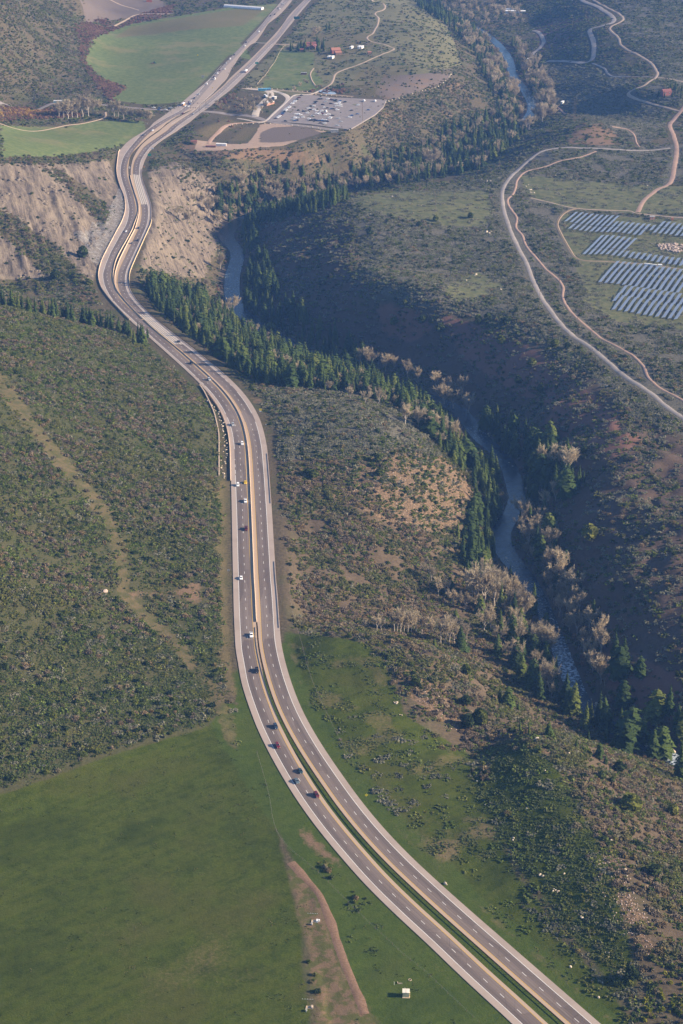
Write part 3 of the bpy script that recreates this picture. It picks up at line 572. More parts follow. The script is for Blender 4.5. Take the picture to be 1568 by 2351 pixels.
inner = t.mix(nfine, (.36, .27, .195), (.48, .36, .26))
shc = t.mix(t.maprange(t.math('MULTIPLY', off, side), -1, 1), inner, sh)
c = t.mix(t.maprange(t.math('ADD', ao, t.math('MULTIPLY', t.math('SUBTRACT', nfine, .5), .25)), 3.75, 3.95), lane, shc)
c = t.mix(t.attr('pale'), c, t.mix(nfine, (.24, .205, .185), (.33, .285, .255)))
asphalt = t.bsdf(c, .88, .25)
def ribbon(name, A, B, D, along, side, label):
    n = 15; f = np.linspace(0, 1, n)
    P = A[:, None] * (1 - f[None, :, None]) + B[:, None] * f[None, :, None]; P[:, :, 2] = D[:, None, 2]
    sk = np.full(P.shape[:2], 0.0)
    V = P.reshape(-1, 3).copy(); V[:, 2] += .02
    offv = signed(D, V)
    # closed slab with a 0.35 m edge
    lo = P[:, [0, -1]].copy(); lo[:, :, 2] -= .35
    nr = len(P); F = [tuple(q) for q in gridf(nr, n)]
    base = len(V); Vx = np.vstack([V, lo.reshape(-1, 3)])
    for i in range(nr - 1):
        F.append((i * n, (i + 1) * n, base + 2 * (i + 1), base + 2 * i))
        F.append((i * n + n - 1, base + 2 * i + 1, base + 2 * (i + 1) + 1, (i + 1) * n + n - 1))
    me = new_mesh(name, Vx, F, asphalt)
    _, py = project(Vx[:, 0], Vx[:, 1], Vx[:, 2])
    fattr(me, 'off', np.r_[offv, np.repeat(99, len(lo) * 2)]); fattr(me, 'along', np.r_[np.repeat(along, n), np.repeat(along, 2)])
    fattr(me, 'side', np.full(len(Vx), side))
    o_ = np.r_[offv, np.repeat(99., len(lo) * 2)]
    px = project(Vx[:, 0], Vx[:, 1], Vx[:, 2])[0]
    cc = np.zeros(len(Vx))
    if side > 0: cc = ((py > 401) & (py < 469) | (py > 722) & (py < 790)).astype(float)
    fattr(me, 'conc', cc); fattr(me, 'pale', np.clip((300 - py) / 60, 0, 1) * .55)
    return obj(name, me, kind='structure', label=label)
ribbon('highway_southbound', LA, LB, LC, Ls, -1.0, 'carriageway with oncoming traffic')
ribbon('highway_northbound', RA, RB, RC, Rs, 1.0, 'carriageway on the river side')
# painted lines
white = simple('road_paint_white', (.74, .72, .68), .6, .3, var=.06, scale=2); yellow = simple('road_paint_yellow', (.62, .38, .07), .6, .3, var=.08, scale=2)
def strip_mesh(lines, wdt, lift, name, mat, label):
    V = []; F = []
    for P in lines:
        if len(P) < 2: continue
        n_ = normals2(P); b = len(V)
        for p, q in zip(P, n_): V += [(p[0] - q[0] * wdt / 2, p[1] - q[1] * wdt / 2, p[2] + lift), (p[0] + q[0] * wdt / 2, p[1] + q[1] * wdt / 2, p[2] + lift)]
        for i in range(len(P) - 1): F.append((b + 2 * i, b + 2 * i + 1, b + 2 * i + 3, b + 2 * i + 2))
    return obj(name, new_mesh(name, V, F, mat), kind='structure', label=label)
def dashes(D):
    s = cum(D); out = []
    for a in np.arange(0, s[-1] - 4, 12.19):
        q = np.linspace(a, a + 3.2, 3); out.append(np.stack([np.interp(q, s, D[:, k_]) for k_ in range(3)], 1))
    return out
def offs(D, d, y0=-1e9, y1=1e9):
    P = D.copy(); P[:, :2] += -normals2(D) * d; _, py = project(P[:, 0], P[:, 1], P[:, 2]); P = P[(py > y0) & (py < y1)]; return P[::2]
strip_mesh(dashes(LDw) + dashes(RDw), .22, .035, 'lane_dashes', white, 'white dashed lane lines')
# stop bar, turn lane lines by the junction
xtra = [PXL([(a, b), (c_, d)]) for a, b, c_, d in ((384,282,424,258), (392,286,432,262), (440.8,256,497,206), (447,258,470,237))]
strip_mesh([offs(LDw, -LANE + .05, 150), offs(RDw, LANE - .05, 100)] + xtra, .26, .035, 'edge_lines_white', white, 'white edge lines')
strip_mesh([offs(LDw, LANE - .1, 300), offs(RDw, -LANE + .1, 60)], .26, .035, 'edge_lines_yellow', yellow, 'yellow median edge lines')
# ------------------------------------------------------------------ other roads and paths, draped on the ground
def road_mat(name, a, b, sc=1.2, track=None):
    t = NT(name); n1 = t.noise(sc, 5, .7); n2 = t.noise(.12, 3, .6)
    c = t.mix(t.maprange(n1, .3, .7), a, b); c = t.mix(t.math('MULTIPLY', t.maprange(n2, .45, .7), .35), c, tuple(v * .75 for v in a))
    if track:
        e = t.math('ABSOLUTE', t.math('SUBTRACT', t.math('ABSOLUTE', t.attr('u')), .5))
        c = t.mix(t.math('MULTIPLY', t.maprange(e, .12, .3), .8), c, track)
    return t.bsdf(c, .95, .1)
gravel = road_mat('gravel_grey', (.25, .22, .20), (.36, .32, .285))
pinkd = road_mat('pink_dirt', (.30, .20, .15), (.42, .29, .22))
tand = road_mat('tan_dirt', (.32, .245, .18), (.44, .34, .25))
trackm = road_mat('two_track_dirt', (.30, .215, .155), (.40, .29, .215), track=(.11, .105, .05))
palec = road_mat('pale_concrete', (.46, .40, .34), (.56, .49, .42))
tarmac = road_mat('old_tarmac', (.20, .175, .165), (.285, .25, .235))
def road(name, pts, width, mat, label, lift=.22, jit=.12, ends=1):
    a = np.array(pts, float); x, y, z = G(a[:, 0], a[:, 1]); P = smooth_line(resample(np.stack([x, y, z], 1), 3.0), 6)
    if len(P) < 3: P = resample(np.stack([x, y, z], 1), 1.0)
    n_ = normals2(P); nc = 5; f = np.linspace(-1, 1, nc)
    wj = width / 2 * (1 + jit * (fbm(P[:, 0], P[:, 1], 9, 77, 2) - .5) * 2)
    V = P[:, None, :2] + n_[:, None] * (wj[:, None] * f[None])[:, :, None]
    zz = hz(V[..., 0], V[..., 1]); zz = np.maximum(zz, .5 * zz + .5 * hz(P[:, 0], P[:, 1])[:, None])
    zz = zz + lift + .08 * (1 - np.abs(f))[None]
    zz[:, 0] -= lift + .2; zz[:, -1] -= lift + .2
    me = new_mesh(name, np.concatenate([V, zz[..., None]], -1).reshape(-1, 3), gridf(len(P), nc), mat, True)
    fattr(me, 'u', np.tile(f, len(P)))
    return obj(name, me, kind='structure', label=label)
road('mesa_road', [(1860,1130),(1700,1040),(1568,959.5),(1509,914.5),(1459,879.5),(1409,842),(1349,792),(1309,764.5),(1269,719.5),(1244,684.5),(1224,644.5),(1209,604.5),(1188,564.5),(1169,520),(1154,465),(1156,432),(1174,405),(1209,372.5),(1244,347.5),(1284,340),(1344,340),(1434,345),(1539,340)], 5.2, gravel, 'grey gravel road along the mesa rim')
road('mesa_path', [(1860,1090),(1700,1000),(1568,919.5),(1509,887),(1486.5,864.5),(1476.5,839.5),(1454,817),(1429,802),(1384,779.5),(1359,759.5),(1324,729.5),(1304,707),(1291.5,682),(1293,659.5),(1279,639.5),(1254,619.5),(1229,589.5),(1208,564.5),(1199,540),(1184,522.5),(1186.5,500),(1169,475),(1165,457.5),(1176.5,447.5),(1184,430),(1186.5,415),(1201.5,397.5),(1219,390),(1244,385),(1284,370),(1324,362.5),(1349,355),(1369,347.5)], 3.4, pinkd, 'winding pink dirt path beside the mesa road')
road('mesa_dirt_road', [(1640,190),(1590,225),(1568,250),(1539,285),(1546.5,310),(1554,340),(1549,380),(1539,420),(1509,435),(1479,460),(1464,487.5)], 6.5, pinkd, 'pink dirt road running down to the solar field')
road('solar_service_road', [(1219,455),(1264,465),(1314,477.5),(1384,482.5),(1454,485),(1484,492.5),(1900,530)], 3.2, tand, 'tan service road north of the panels')
road('solar_loop_track', [(1330,478),(1308,482),(1289,495),(1279,515),(1289,540),(1309,575),(1320,591),(1339,598.5),(1394,600.5),(1444,604.5),(1509,609.5),(1800,655)], 4.0, trackm, 'two rut track around the panels')
road('canyon_road', [(1320,-10),(1336,0),(1370,14),(1398,31),(1410,43),(1405,53),(1381,60),(1356,66),(1356,78),(1363,95),(1364,118),(1360,137),(1345,144),(1325,143),(1286,140),(1258,140)], 8, gravel, 'grey switchback road into the canyon')
road('canyon_loop_road', [(1215,150),(1221,140),(1224,123),(1241,109),(1249,95),(1241,78),(1225,70)], 7, gravel, 'road curving to the river bridge')
road('far_mesa_road', [(1355,-6),(1367,3),(1409,25),(1431,42),(1420,53),(1401,63),(1403,71),(1420,87),(1426,104),(1448,118),(1471,129),(1493,143),(1507,162),(1508,175),(1487,190),(1471,200),(1440,214),(1454,224),(1487,235),(1527,246),(1560,255)], 4.6, tand, 'tan road winding down the far mesa')
road('far_cross_road', [(1510,178),(1535,181),(1590,195)], 5, tand, 'tan road to the edge of the far mesa')
road('bowl_track', [(1360,145),(1386,156),(1396,170),(1420,176),(1500,178)], 3.4, gravel, 'narrow track across the grassy bowl')
road('riverside_track', [(1300,262),(1280,246),(1262,226),(1256,200),(1245,180)], 3.2, pinkd, 'track down to the river')
road('orange_knoll_track', [(1405,291),(1440,296),(1456,310),(1462,330),(1470,338)], 3, pinkd, 'track below the orange knoll')
road('ranch_road', [(690,226),(713,218),(733,208),(757,195),(765,183),(771,169),(797,157),(827,147),(867,129),(887,121),(905,113),(895,107),(867,99),(847,93),(843,85),(857,75),(869,45),(861,30),(884,15),(854,0),(845,-10)], 4, tand, 'tan ranch road along the terrace')
road('creek_road', [(-300,228),(-20,234),(0,235),(120,237.4),(216,240),(288,246),(348,251),(392,253)], 9, tarmac, 'paved side road from the left', lift=.15)
road('field_path', [(-300,286),(-20,283.5),(0,284),(144,289.5),(180,285.4),(211,279),(240,270),(242,258)], 3, tand, 'tan path across the hay field')
road('junction_road', [(440,256),(497,258),(543,264),(583,268),(612,277),(660,285),(720,292),(770,299)], 13, tarmac, 'paved entrance road of the park and ride', lift=.12)
road('bus_loop', [(585,268),(592,250),(608,232),(622,217),(612,208),(588,205),(566,203)], 12, palec, 'pale concrete bus loop', lift=.16)
road('bus_loop', [(614,277),(632,262),(652,242),(662,228),(655,218),(640,212),(622,208)], 9, palec, 'pale concrete lane past the shelter', lift=.17)
road('bike_path', [(545,272),(570,276),(604,281),(630.5,258),(657,235),(674.5,219),(688,217),(710,217.4),(731.7,209.7)], 4.5, palec, 'pale path along the parking lot', lift=.3)
road('trail', [(555,203),(600,205),(659,208.6),(705,213),(784.5,219.6),(812,222)], 4, tand, 'tan trail lined with boulders', lift=.26)
road('dirt_lot_track', [(612,279),(580,281),(540,283),(515,291),(503,302),(488,316),(478,330)], 6, pinkd, 'dirt track curving to the dirt lot')
road('ranch_lane', [(720,157),(712,170),(716,185),(724,197)], 3, tand, 'fenced lane between pastures')
road('meadow_track', [(1250+20,2690),(838,2330),(815,2270),(790,2210),(772,2160),(757,2110),(742,2075),(733,2050),(712,2030),(688,2002),(668,1980)][1:], 5.5, road_mat('red_dirt', (.15, .095, .062), (.26, .165, .11)), 'reddish dirt track beside the meadow', lift=.1, jit=.35)
road('median_crossover', [(586,98),(600,99),(612,99)], 7, tarmac, 'paved crossing through the median', lift=.2)
road('ranch_drive', [(625,101),(645,102),(680,104)], 5, tand, 'driveway off the highway')
road('plow_track', [(240,-8),(285,14),(302,18),(320,24)], 4, tand, 'track across the bare field')
road('field_edge_track', [(262,60),(285,48),(306,36),(330,32),(390,32)], 4, tand, 'track along the top of the green field')
# parking lot slab
lp = np.array([(674.5,220.5),(709.7,217.5),(770,224),(888,229),(880,245),(862,262),(830,281),(802,297.5),(753.7,291),(707.5,284.5),(640,280),(615,277),(646,248)], float)
x, y, z = Uz(lp[:, 0], lp[:, 1], -31.6)
def slab(name, pts, mat, zup, label, thick=.4):
    n = len(pts); V = [(a, b, c_ + zup) for a, b, c_ in pts] + [(a, b, c_ + zup - thick) for a, b, c_ in pts]
    ar = sum(pts[i][0] * pts[(i + 1) % n][1] - pts[(i + 1) % n][0] * pts[i][1] for i in range(n))
    idx = list(range(n)) if ar > 0 else list(range(n))[::-1]
    F = [tuple(idx)] + [(idx[i], idx[i] + n, idx[(i + 1) % n] + n, idx[(i + 1) % n]) for i in range(n)]
    return obj(name, new_mesh(name, V, F, mat), kind='structure', label=label)
lotz = -32.0
slab('parking_lot', [(a, b, lotz) for a, b in zip(x, y)], tarmac, .45, 'paved park and ride lot', 1.5)
# ------------------------------------------------------------------ river
t = NT('river_water')
foam = t.attr('foam'); n1 = t.noise(.55, 6, .7); n2 = t.noise(.12, 4, .6)
f = t.maprange(t.math('ADD', n1, t.math('MULTIPLY', t.math('SUBTRACT', foam, .5), .42)), .58, .72)
cw = t.mix(t.maprange(n2, .35, .65), (.012, .024, .036), (.03, .05, .068))
cw = t.mix(f, cw, (.50, .57, .62))
water = t.bsdf(cw, t.maprange(f, 0, 1, .24, .8),   .22, bump=n1, bs=.35, bd=.4)
n_ = normals2(RVw); nc = 9; ff = np.linspace(-1, 1, nc)
ww = RVw[:, 3] * .42 + .8
V = RVw[:, None, :2] + n_[:, None] * (ww[:, None] * ff[None])[..., None]
V = np.concatenate([V, np.repeat(RVw[:, None, 2:3], nc, 1)], -1)
px, py = project(V[..., 0], V[..., 1], V[..., 2])
fm = np.full(px.shape, .28)
for (x0, y0, r, s_) in ((1300,1525,95,.55),(1540,1735,60,.6),(540,640,110,.30),(1225,240,50,.35),(1165,140,30,.2),(1150,1300,60,.22),(1100,990,40,.3),(1180,1120,60,.12),(1235,1380,60,.25)):
    fm += s_ * np.exp(-((px - x0) ** 2 + (py - y0) ** 2) / r ** 2)
me = new_mesh('river', V.reshape(-1, 3), gridf(len(RVw), nc), water, True); fattr(me, 'foam', fm)
obj('river', me, kind='structure', label='river in the canyon bottom')
# pond
pp = np.array([(730,209.5),(745,206.5),(758,208),(768,212),(772,216),(760,217),(742,215)], float); x, y, z = G(pp[:, 0], pp[:, 1])
slab('pond', [(a, b, float(z.max())) for a, b in zip(x, y)], simple('pond_water', (.30, .36, .42), .08, .5), .25, 'small pond by the lot', 1.0)
# ------------------------------------------------------------------ plant meshes
def quads_mesh(name, Q, mat, extra=None):
    """Q: n x 4 x 3 corner array"""
    Q = np.asarray(Q, float); V = Q.reshape(-1, 3); F = np.arange(len(V)).reshape(-1, 4)
    return new_mesh(name, V, F, mat)
def unit(v): return v / (np.linalg.norm(v, axis=-1, keepdims=True) + 1e-9)
def leafcards(C, size, r, flat=.0, asp=1.0, up=None):
    """small randomly turned quads centred on C"""
    n = len(C); a = unit(r.normal(size=(n, 3))); b = unit(np.cross(a, unit(r.normal(size=(n, 3)))))
    if up is not None: a = unit(a + up); b = unit(np.cross(a, r.normal(size=(n, 3))))
    s = (size * (.6 + .8 * r.random(n)))[:, None] * .5
    j = lambda: 1 + .35 * (r.random((n, 1)) - .5)
    return np.stack([C - a * s * asp * j() - b * s * j(), C + a * s * asp * j() - b * s * j(), C + a * s * asp * j() + b * s * j(), C - a * s * asp * j() + b * s * j()], 1)
def plant_mat(name, stops, patch=None, pscale=.03, detail=2.5, spread=.35, trans=.35):
    """colour by plant (random per instance) with patches over the ground and fine variation inside the plant"""
    t = NT(name); oi = t.n('ShaderNodeObjectInfo'); f = oi.outputs['Random']
    c = t.ramp(f, stops)
    if patch: c = t.mix(t.math('MULTIPLY', t.maprange(t.noise(pscale, 3, .6), .45, .62), .75), c, patch)
    n = t.noise(detail, 3, .7); hv = t.n('ShaderNodeHueSaturation', i_Saturation=1.0)
    t.L(c, hv.inputs['Color']); t.L(t.maprange(n, .3, .7, 1 - spread, 1 + spread), hv.inputs['Value'])
    m = t.bsdf(hv.outputs[0], .9, .1); pb = next(q for q in t.t.nodes if q.type == 'BSDF_PRINCIPLED'); tr = t.n('ShaderNodeBsdfTranslucent'); t.L(hv.outputs[0], tr.inputs[0])
    ms = t.n('ShaderNodeMixShader', i_0=trans); t.L(pb.outputs[0], ms.inputs[1]); t.L(tr.outputs[0], ms.inputs[2]); t.L(ms.outputs[0], t.out.inputs[0]); return m
M_oak = plant_mat('bare_oak_twigs', [(0, (0.134, 0.109, 0.079)), (.35, (0.213, 0.173, 0.126)), (.6, (0.269, 0.214, 0.151)), (.8, (0.236, 0.165, 0.079)), (1, (0.300, 0.237, 0.158))], (0.134, 0.157, 0.046), .022)
M_sage = plant_mat('sagebrush_leaves', [(0, (0.138, 0.145, 0.096)), (.5, (0.225, 0.223, 0.158)), (1, (0.322, 0.307, 0.214))], None)
M_gsage = plant_mat('green_brush_leaves', [(0, (0.089, 0.129, 0.028)), (.5, (0.148, 0.198, 0.046)), (1, (0.228, 0.269, 0.078))], (0.198, 0.186, 0.056), .02)
M_fine = plant_mat('fine_sage_leaves', [(0, (0.085, 0.120, 0.036)), (.5, (0.132, 0.167, 0.058)), (1, (0.202, 0.223, 0.103))], None)
M_ygs = plant_mat('yellow_green_leaves', [(0, (.10, .13, .015)), (.5, (.17, .19, .025)), (1, (.26, .25, .04))], None)
M_gshrub = plant_mat('green_shrub_leaves', [(0, (0.041, 0.063, 0.024)), (.5, (0.076, 0.102, 0.033)), (.8, (0.133, 0.157, 0.035)), (1, (0.190, 0.198, 0.045))])
M_con = plant_mat('conifer_needles', [(0, (0.030, 0.051, 0.017)), (.4, (0.047, 0.076, 0.021)), (.75, (0.073, 0.104, 0.024)), (1, (0.110, 0.130, 0.028))], None, detail=1.2, spread=.4, trans=.12)
M_twig = plant_mat('bare_tree_twigs', [(0, (0.284, 0.240, 0.171)), (.5, (0.412, 0.349, 0.243)), (1, (0.541, 0.450, 0.304))], None)
M_pinkt = plant_mat('pink_willow_twigs', [(0, (0.174, 0.101, 0.082)), (.5, (0.261, 0.152, 0.115)), (1, (0.326, 0.203, 0.115))], None)
M_bark = simple('bark', (.16, .125, .10), .9, .1, var=.3)
M_pbark = simple('pale_bark', (.42, .37, .31), .9, .1, var=.25)

def dome_bush(seed, n, rx, h, leaf, mat, name, lobes=4):
    r = np.random.default_rng(seed); P = []
    for k in range(lobes):
        a = r.random() * 6.28; q = r.random() * .45 * rx; lr = rx * (.45 + .35 * r.random()); lh = h * (.65 + .35 * r.random()); m = n // lobes
        th = r.random(m) * 6.28; u = r.random(m) ** .5; ph = np.arccos(r.random(m)); rr = (.72 + .33 * r.random(m))
        P.append(np.stack([math.cos(a) * q + lr * rr * np.sin(ph) * np.cos(th), math.sin(a) * q + lr * rr * np.sin(ph) * np.sin(th), lh * rr * np.cos(ph) + .05], 1))
    P = np.vstack(P)
    return quads_mesh(name, leafcards(P, leaf, r), mat)
def patch_bush(seed, n, size, mat, name, nq=16, span=5.):
    r = np.random.default_rng(seed); Q = []
    for k in range(n):
        c = (r.random(2) - .5) * span; s = size * (.6 + .9 * r.random()); m = nq
        th = r.random(m) * 6.28; ph = np.arccos(r.random(m)); rr = .8 + .3 * r.random(m)
        P = np.stack([c[0] + s * .62 * rr * np.sin(ph) * np.cos(th), c[1] + s * .62 * rr * np.sin(ph) * np.sin(th), s * .58 * rr * np.cos(ph)], 1)
        Q.append(leafcards(P, s * .62, r))
    return quads_mesh(name, np.vstack(Q), mat)
def conifer(seed, tiers=15, rad=.17, base=.06, full=1.0, top=.85):
    """unit-height crown: tiers of drooping ragged branches; trunk separate"""
    r = np.random.default_rng(seed); Q = []
    for k in range(tiers):
        f = k / (tiers - 1); z = base + (1 - base) * f ** .95 * .97
        rr = rad * ((1 - f) ** top * full + .015); nb = int(5 + 9 * (1 - f))
        if f < .12: rr *= .7 + 2 * f
        a0 = r.random() * 6.28
        for b in range(nb):
            a = a0 + 6.283 * b / nb + r.normal() * .3; L = rr * (.55 + .75 * r.random()); w_ = L * (.26 + .1 * r.random()) + .008
            d = np.array([math.cos(a), math.sin(a), 0]); s_ = np.array([-d[1], d[0], 0]); zz = z + r.normal() * .012
            droop = L * (.45 + .4 * r.random()) * (1 - .6 * f); up = .02 + .02 * r.random()
            p0 = np.array([0, 0, zz + up]); p1 = d * L * .6 + [0, 0, zz - droop * .35]; p2 = d * L + [0, 0, zz - droop]
            Q.append([p0, p1 - s_ * w_, p2, p1 + s_ * w_])
            q = p1 + d * L * .1; t_ = w_ * .9
            Q.append([q - s_ * t_ - [0, 0, .02], q + d * t_ * .4 - [0, 0, .012 + droop * .5], q + s_ * t_ - [0, 0, .02], q + [0, 0, .018]])
    Q.append([[0, 0, 1.0], [.012, 0, .93], [0, .012, .93], [-.012, -.01, .93]])
    return quads_mesh('conifer_crown', np.array(Q), M_con)
def tube(pts, rads, k=5):
    pts = np.asarray(pts, float); V = []; F = []
    for i, (p, r_) in enumerate(zip(pts, rads)):
        d = unit(pts[min(i + 1, len(pts) - 1)] - pts[max(i - 1, 0)]); u = unit(np.cross(d, [.31, .95, .12])); v = np.cross(d, u)
        for j in range(k): a = 6.283 * j / k; V.append(p + r_ * (math.cos(a) * u + math.sin(a) * v))
    for i in range(len(pts) - 1):
        for j in range(k): F.append((i * k + j, i * k + (j + 1) % k, (i + 1) * k + (j + 1) % k, (i + 1) * k + j))
    F.append(tuple(range(k))[::-1]); F.append(tuple((len(pts) - 1) * k + j for j in range(k)))
    return V, F
def join(parts):
    V = []; F = []
    for v, f in parts:
        b = len(V); V += [tuple(q) for q in v]; F += [tuple(i + b for i in q) for q in f]
    return V, F
con_trunk = new_mesh('trunk', *tube([(0, 0, -.04), (0, 0, .3), (0, 0, .92)], [.016, .012, .003], 6), M_bark)
CON = [conifer(1, 17, .15, .05), conifer(2, 15, .19, .06), conifer(3, 19, .125, .04, top=.8), conifer(4, 12, .25, .10, top=.55), conifer(5, 14, .20, .07, top=.65), conifer(6, 11, .30, .14, top=.42), conifer(7, 13, .17, .10, top=.9)]
def bare_tree(seed, spread=.34, lean=.25, nl=6, narrow=False):
    """unit height: trunk splitting into limbs, limbs into branches, ending in sprays of twigs"""
    r = np.random.default_rng(seed); T = []; tw = []
    def limb(p, d, L, r0, lev):
        n = 4; q = [np.array(p)]; dd = np.array(d)
        for i in range(n):
            dd = unit(dd + r.normal(size=3) * .13 + np.array([0, 0, .10])); q.append(q[-1] + dd * L / n)
        T.append((lev, tube(q, np.linspace(r0, r0 * .45, n + 1), 5 if lev < 2 else 3)))
        if lev < 3:
            for i in range(5 if lev == 1 else 4):
                f = .35 + .65 * (i + r.random() * .6) / 4.5; f = min(f, .98); idx = f * n; k_ = min(int(idx), n - 1); pp = q[k_] + (q[k_ + 1] - q[k_]) * (idx - k_)
                nd = unit(dd + r.normal(size=3) * (.55 if not narrow else .3)); nd[2] = abs(nd[2]) * .8 + .25; limb(pp, unit(nd), L * (.42 + .2 * r.random()), r0 * .5, lev + 1)
        if lev >= 2:
            for i in range(8):
                f = r.random(); k_ = min(int(f * n), n - 1); pp = q[k_] + (q[k_ + 1] - q[k_]) * (f * n - k_)
                td = unit(dd + r.normal(size=3) * .7 + [0, 0, .2]); tl = .05 + .06 * r.random(); sd = unit(np.cross(td, r.normal(size=3))) * .0062
                tw.append([pp - sd, pp + sd, pp + td * tl + sd * .6, pp + td * tl - sd * .6])
    h0 = .22 + .1 * r.random(); T0 = tube([(0, 0, -.04), (.01, 0, h0 * .5), (.015 * r.normal(), .01, h0)], [.026, .02, .017], 7)
    for i in range(nl):
        a = 6.283 * i / nl + r.normal() * .3; s_ = spread * (.5 + .8 * r.random()); d = unit(np.array([math.cos(a) * s_ * 1.6, math.sin(a) * s_ * 1.6, 1.0]))
        limb((0, 0, h0 * (.75 + .25 * r.random())), d, (.42 + .12 * r.random()) * (1 if s_ < .3 else .92), .012, 1)
    tv, tf = join([T0] + [t_ for l_, t_ in T if l_ == 1])
    trunk = new_mesh('trunk', tv, tf, M_pbark)
    bv, bf = join([t_ for l_, t_ in T if l_ > 1]); b = len(bv); Q = np.array(tw).reshape(-1, 3)
    bv += [tuple(q) for q in Q]; bf += [tuple(range(b + 4 * i, b + 4 * i + 4)) for i in range(len(tw))]
    return trunk, new_mesh('bare_crown', bv, bf, M_twig)
BARE = [bare_tree(11, .34), bare_tree(12, .42, nl=7), bare_tree(13, .24, nl=5), bare_tree(14, .12, nl=4, narrow=True)]
def juniper(seed):
    r = np.random.default_rng(seed); n = 150; th = r.random(n) * 6.28; z = r.random(n); rr = .36 * np.sin(np.clip(z * .86 + .14, 0, 1) * 3.14) ** .7 * (.75 + .4 * r.random(n))
    return quads_mesh('shrub_crown', leafcards(np.stack([rr * np.cos(th), rr * np.sin(th), .06 + z * .9], 1), .19, r), M_gshrub)
JUN = [juniper(21), juniper(22), juniper(23)]
jun_trunk = new_mesh('trunk', *tube([(0, 0, -.05), (0, 0, .25), (.02, 0, .6)], [.035, .028, .01], 6), M_bark)

# ------------------------------------------------------------------ scattering
def in_view(x, y, z, m=40):
    px, py = project(x, y, z); return (px > -m) & (px < PW + m) & (py > -m) & (py < PH + m * 2)
def scatter(dens, seed, rmax):
    """points per square metre from a density raster"""
    r = np.random.default_rng(seed); n = r.poisson(np.clip(dens, 0, None) * RES * RES)
    j, i = np.nonzero(n); cnt = n[j, i]; j = np.repeat(j, cnt); i = np.repeat(i, cnt)
    x = X0 + (i + r.random(len(i)) - .5) * RES; y = Y0 + (j + r.random(len(j)) - .5) * RES
    z = hz(x, y); k_ = in_view(x, y, z, 400); return x[k_], y[k_], z[k_]
def instancer(name, protos, x, y, z, smin, smax, seed, label, size=None):
    """one stuff object per prototype: geometry nodes put a copy of the plant on every point"""
    r = np.random.default_rng(seed); n = len(x); w_ = r.integers(0, len(protos), n); sc = smin + (smax - smin) * r.random(n) ** 1.6 if size is None else size
    for k_, pm in enumerate(protos):
        q = w_ == k_
        if not q.any(): continue
        me = bpy.data.meshes.new(name); V = np.stack([x[q], y[q], z[q]], 1).astype(np.float32); me.vertices.add(len(V)); me.vertices.foreach_set('co', V.ravel())
        fattr(me, 'scl', sc[q]); fattr(me, 'rz', r.random(q.sum()) * 6.283)
        o = obj(name, me, kind='stuff', label=label)
        po = bpy.data.objects.new(name + '_plant', pm)
        ng = bpy.data.node_groups.new(name, 'GeometryNodeTree'); ng.interface.new_socket('Geometry', in_out='INPUT', socket_type='NodeSocketGeometry'); ng.interface.new_socket('Geometry', in_out='OUTPUT', socket_type='NodeSocketGeometry')
        N = ng.nodes; gi = N.new('NodeGroupInput'); go = N.new('NodeGroupOutput'); ip_ = N.new('GeometryNodeInstanceOnPoints'); ob = N.new('GeometryNodeObjectInfo'); ob.inputs['Object'].default_value = po
        mp = N.new('GeometryNodeMeshToPoints')
        a1 = N.new('GeometryNodeInputNamedAttribute'); a1.data_type = 'FLOAT'; a1.inputs['Name'].default_value = 'scl'
        a2 = N.new('GeometryNodeInputNamedAttribute'); a2.data_type = 'FLOAT'; a2.inputs['Name'].default_value = 'rz'
        cx_ = N.new('ShaderNodeCombineXYZ'); lk = ng.links.new
        lk(gi.outputs[0], mp.inputs['Mesh']); lk(mp.outputs[0], ip_.inputs['Points']); lk(ob.outputs['Geometry'], ip_.inputs['Instance']); lk(a1.outputs[0], ip_.inputs['Scale']); lk(a2.outputs[0], cx_.inputs[2]); lk(cx_.outputs[0], ip_.inputs['Rotation']); lk(ip_.outputs[0], go.inputs[0])
        md = o.modifiers.new('plants', 'NODES'); md.node_group = ng
OAKP = [dome_bush(31, 150, 2.1, 1.5, .5, M_oak, 'oak_bush', 5), dome_bush(32, 170, 2.6, 1.4, .5, M_oak, 'oak_bush', 7), dome_bush(33, 110, 1.5, 1.9, .45, M_oak, 'oak_bush', 3)]
SAGEP = [patch_bush(41, 15, .55, M_sage, 'sage_clump', 12), patch_bush(42, 13, .65, M_sage, 'sage_clump', 12)]
GSAGEP = [patch_bush(43, 15, .58, M_gsage, 'brush_clump', 12), patch_bush(44, 13, .7, M_gsage, 'brush_clump', 12)]
FINEP = [patch_bush(46, 20, .36, M_fine, 'fine_brush_clump', 9), patch_bush(47, 18, .42, M_fine, 'fine_brush_clump', 9)]
GSHP = [dome_bush(51, 110, 1.5, 1.6, .5, M_gshrub, 'green_shrub'), dome_bush(52, 110, 1.8, 1.4, .52, M_gshrub, 'green_shrub')]
WILP = [dome_bush(61, 120, 1.8, 2.0, .45, M_pinkt, 'willow_bush')]
sel = lambda lo, hi, A: sstep(lo, hi, A)
offroad = sstep(13.5, 17, DH) * sstep(1.5, 4, DV - QV * .5)
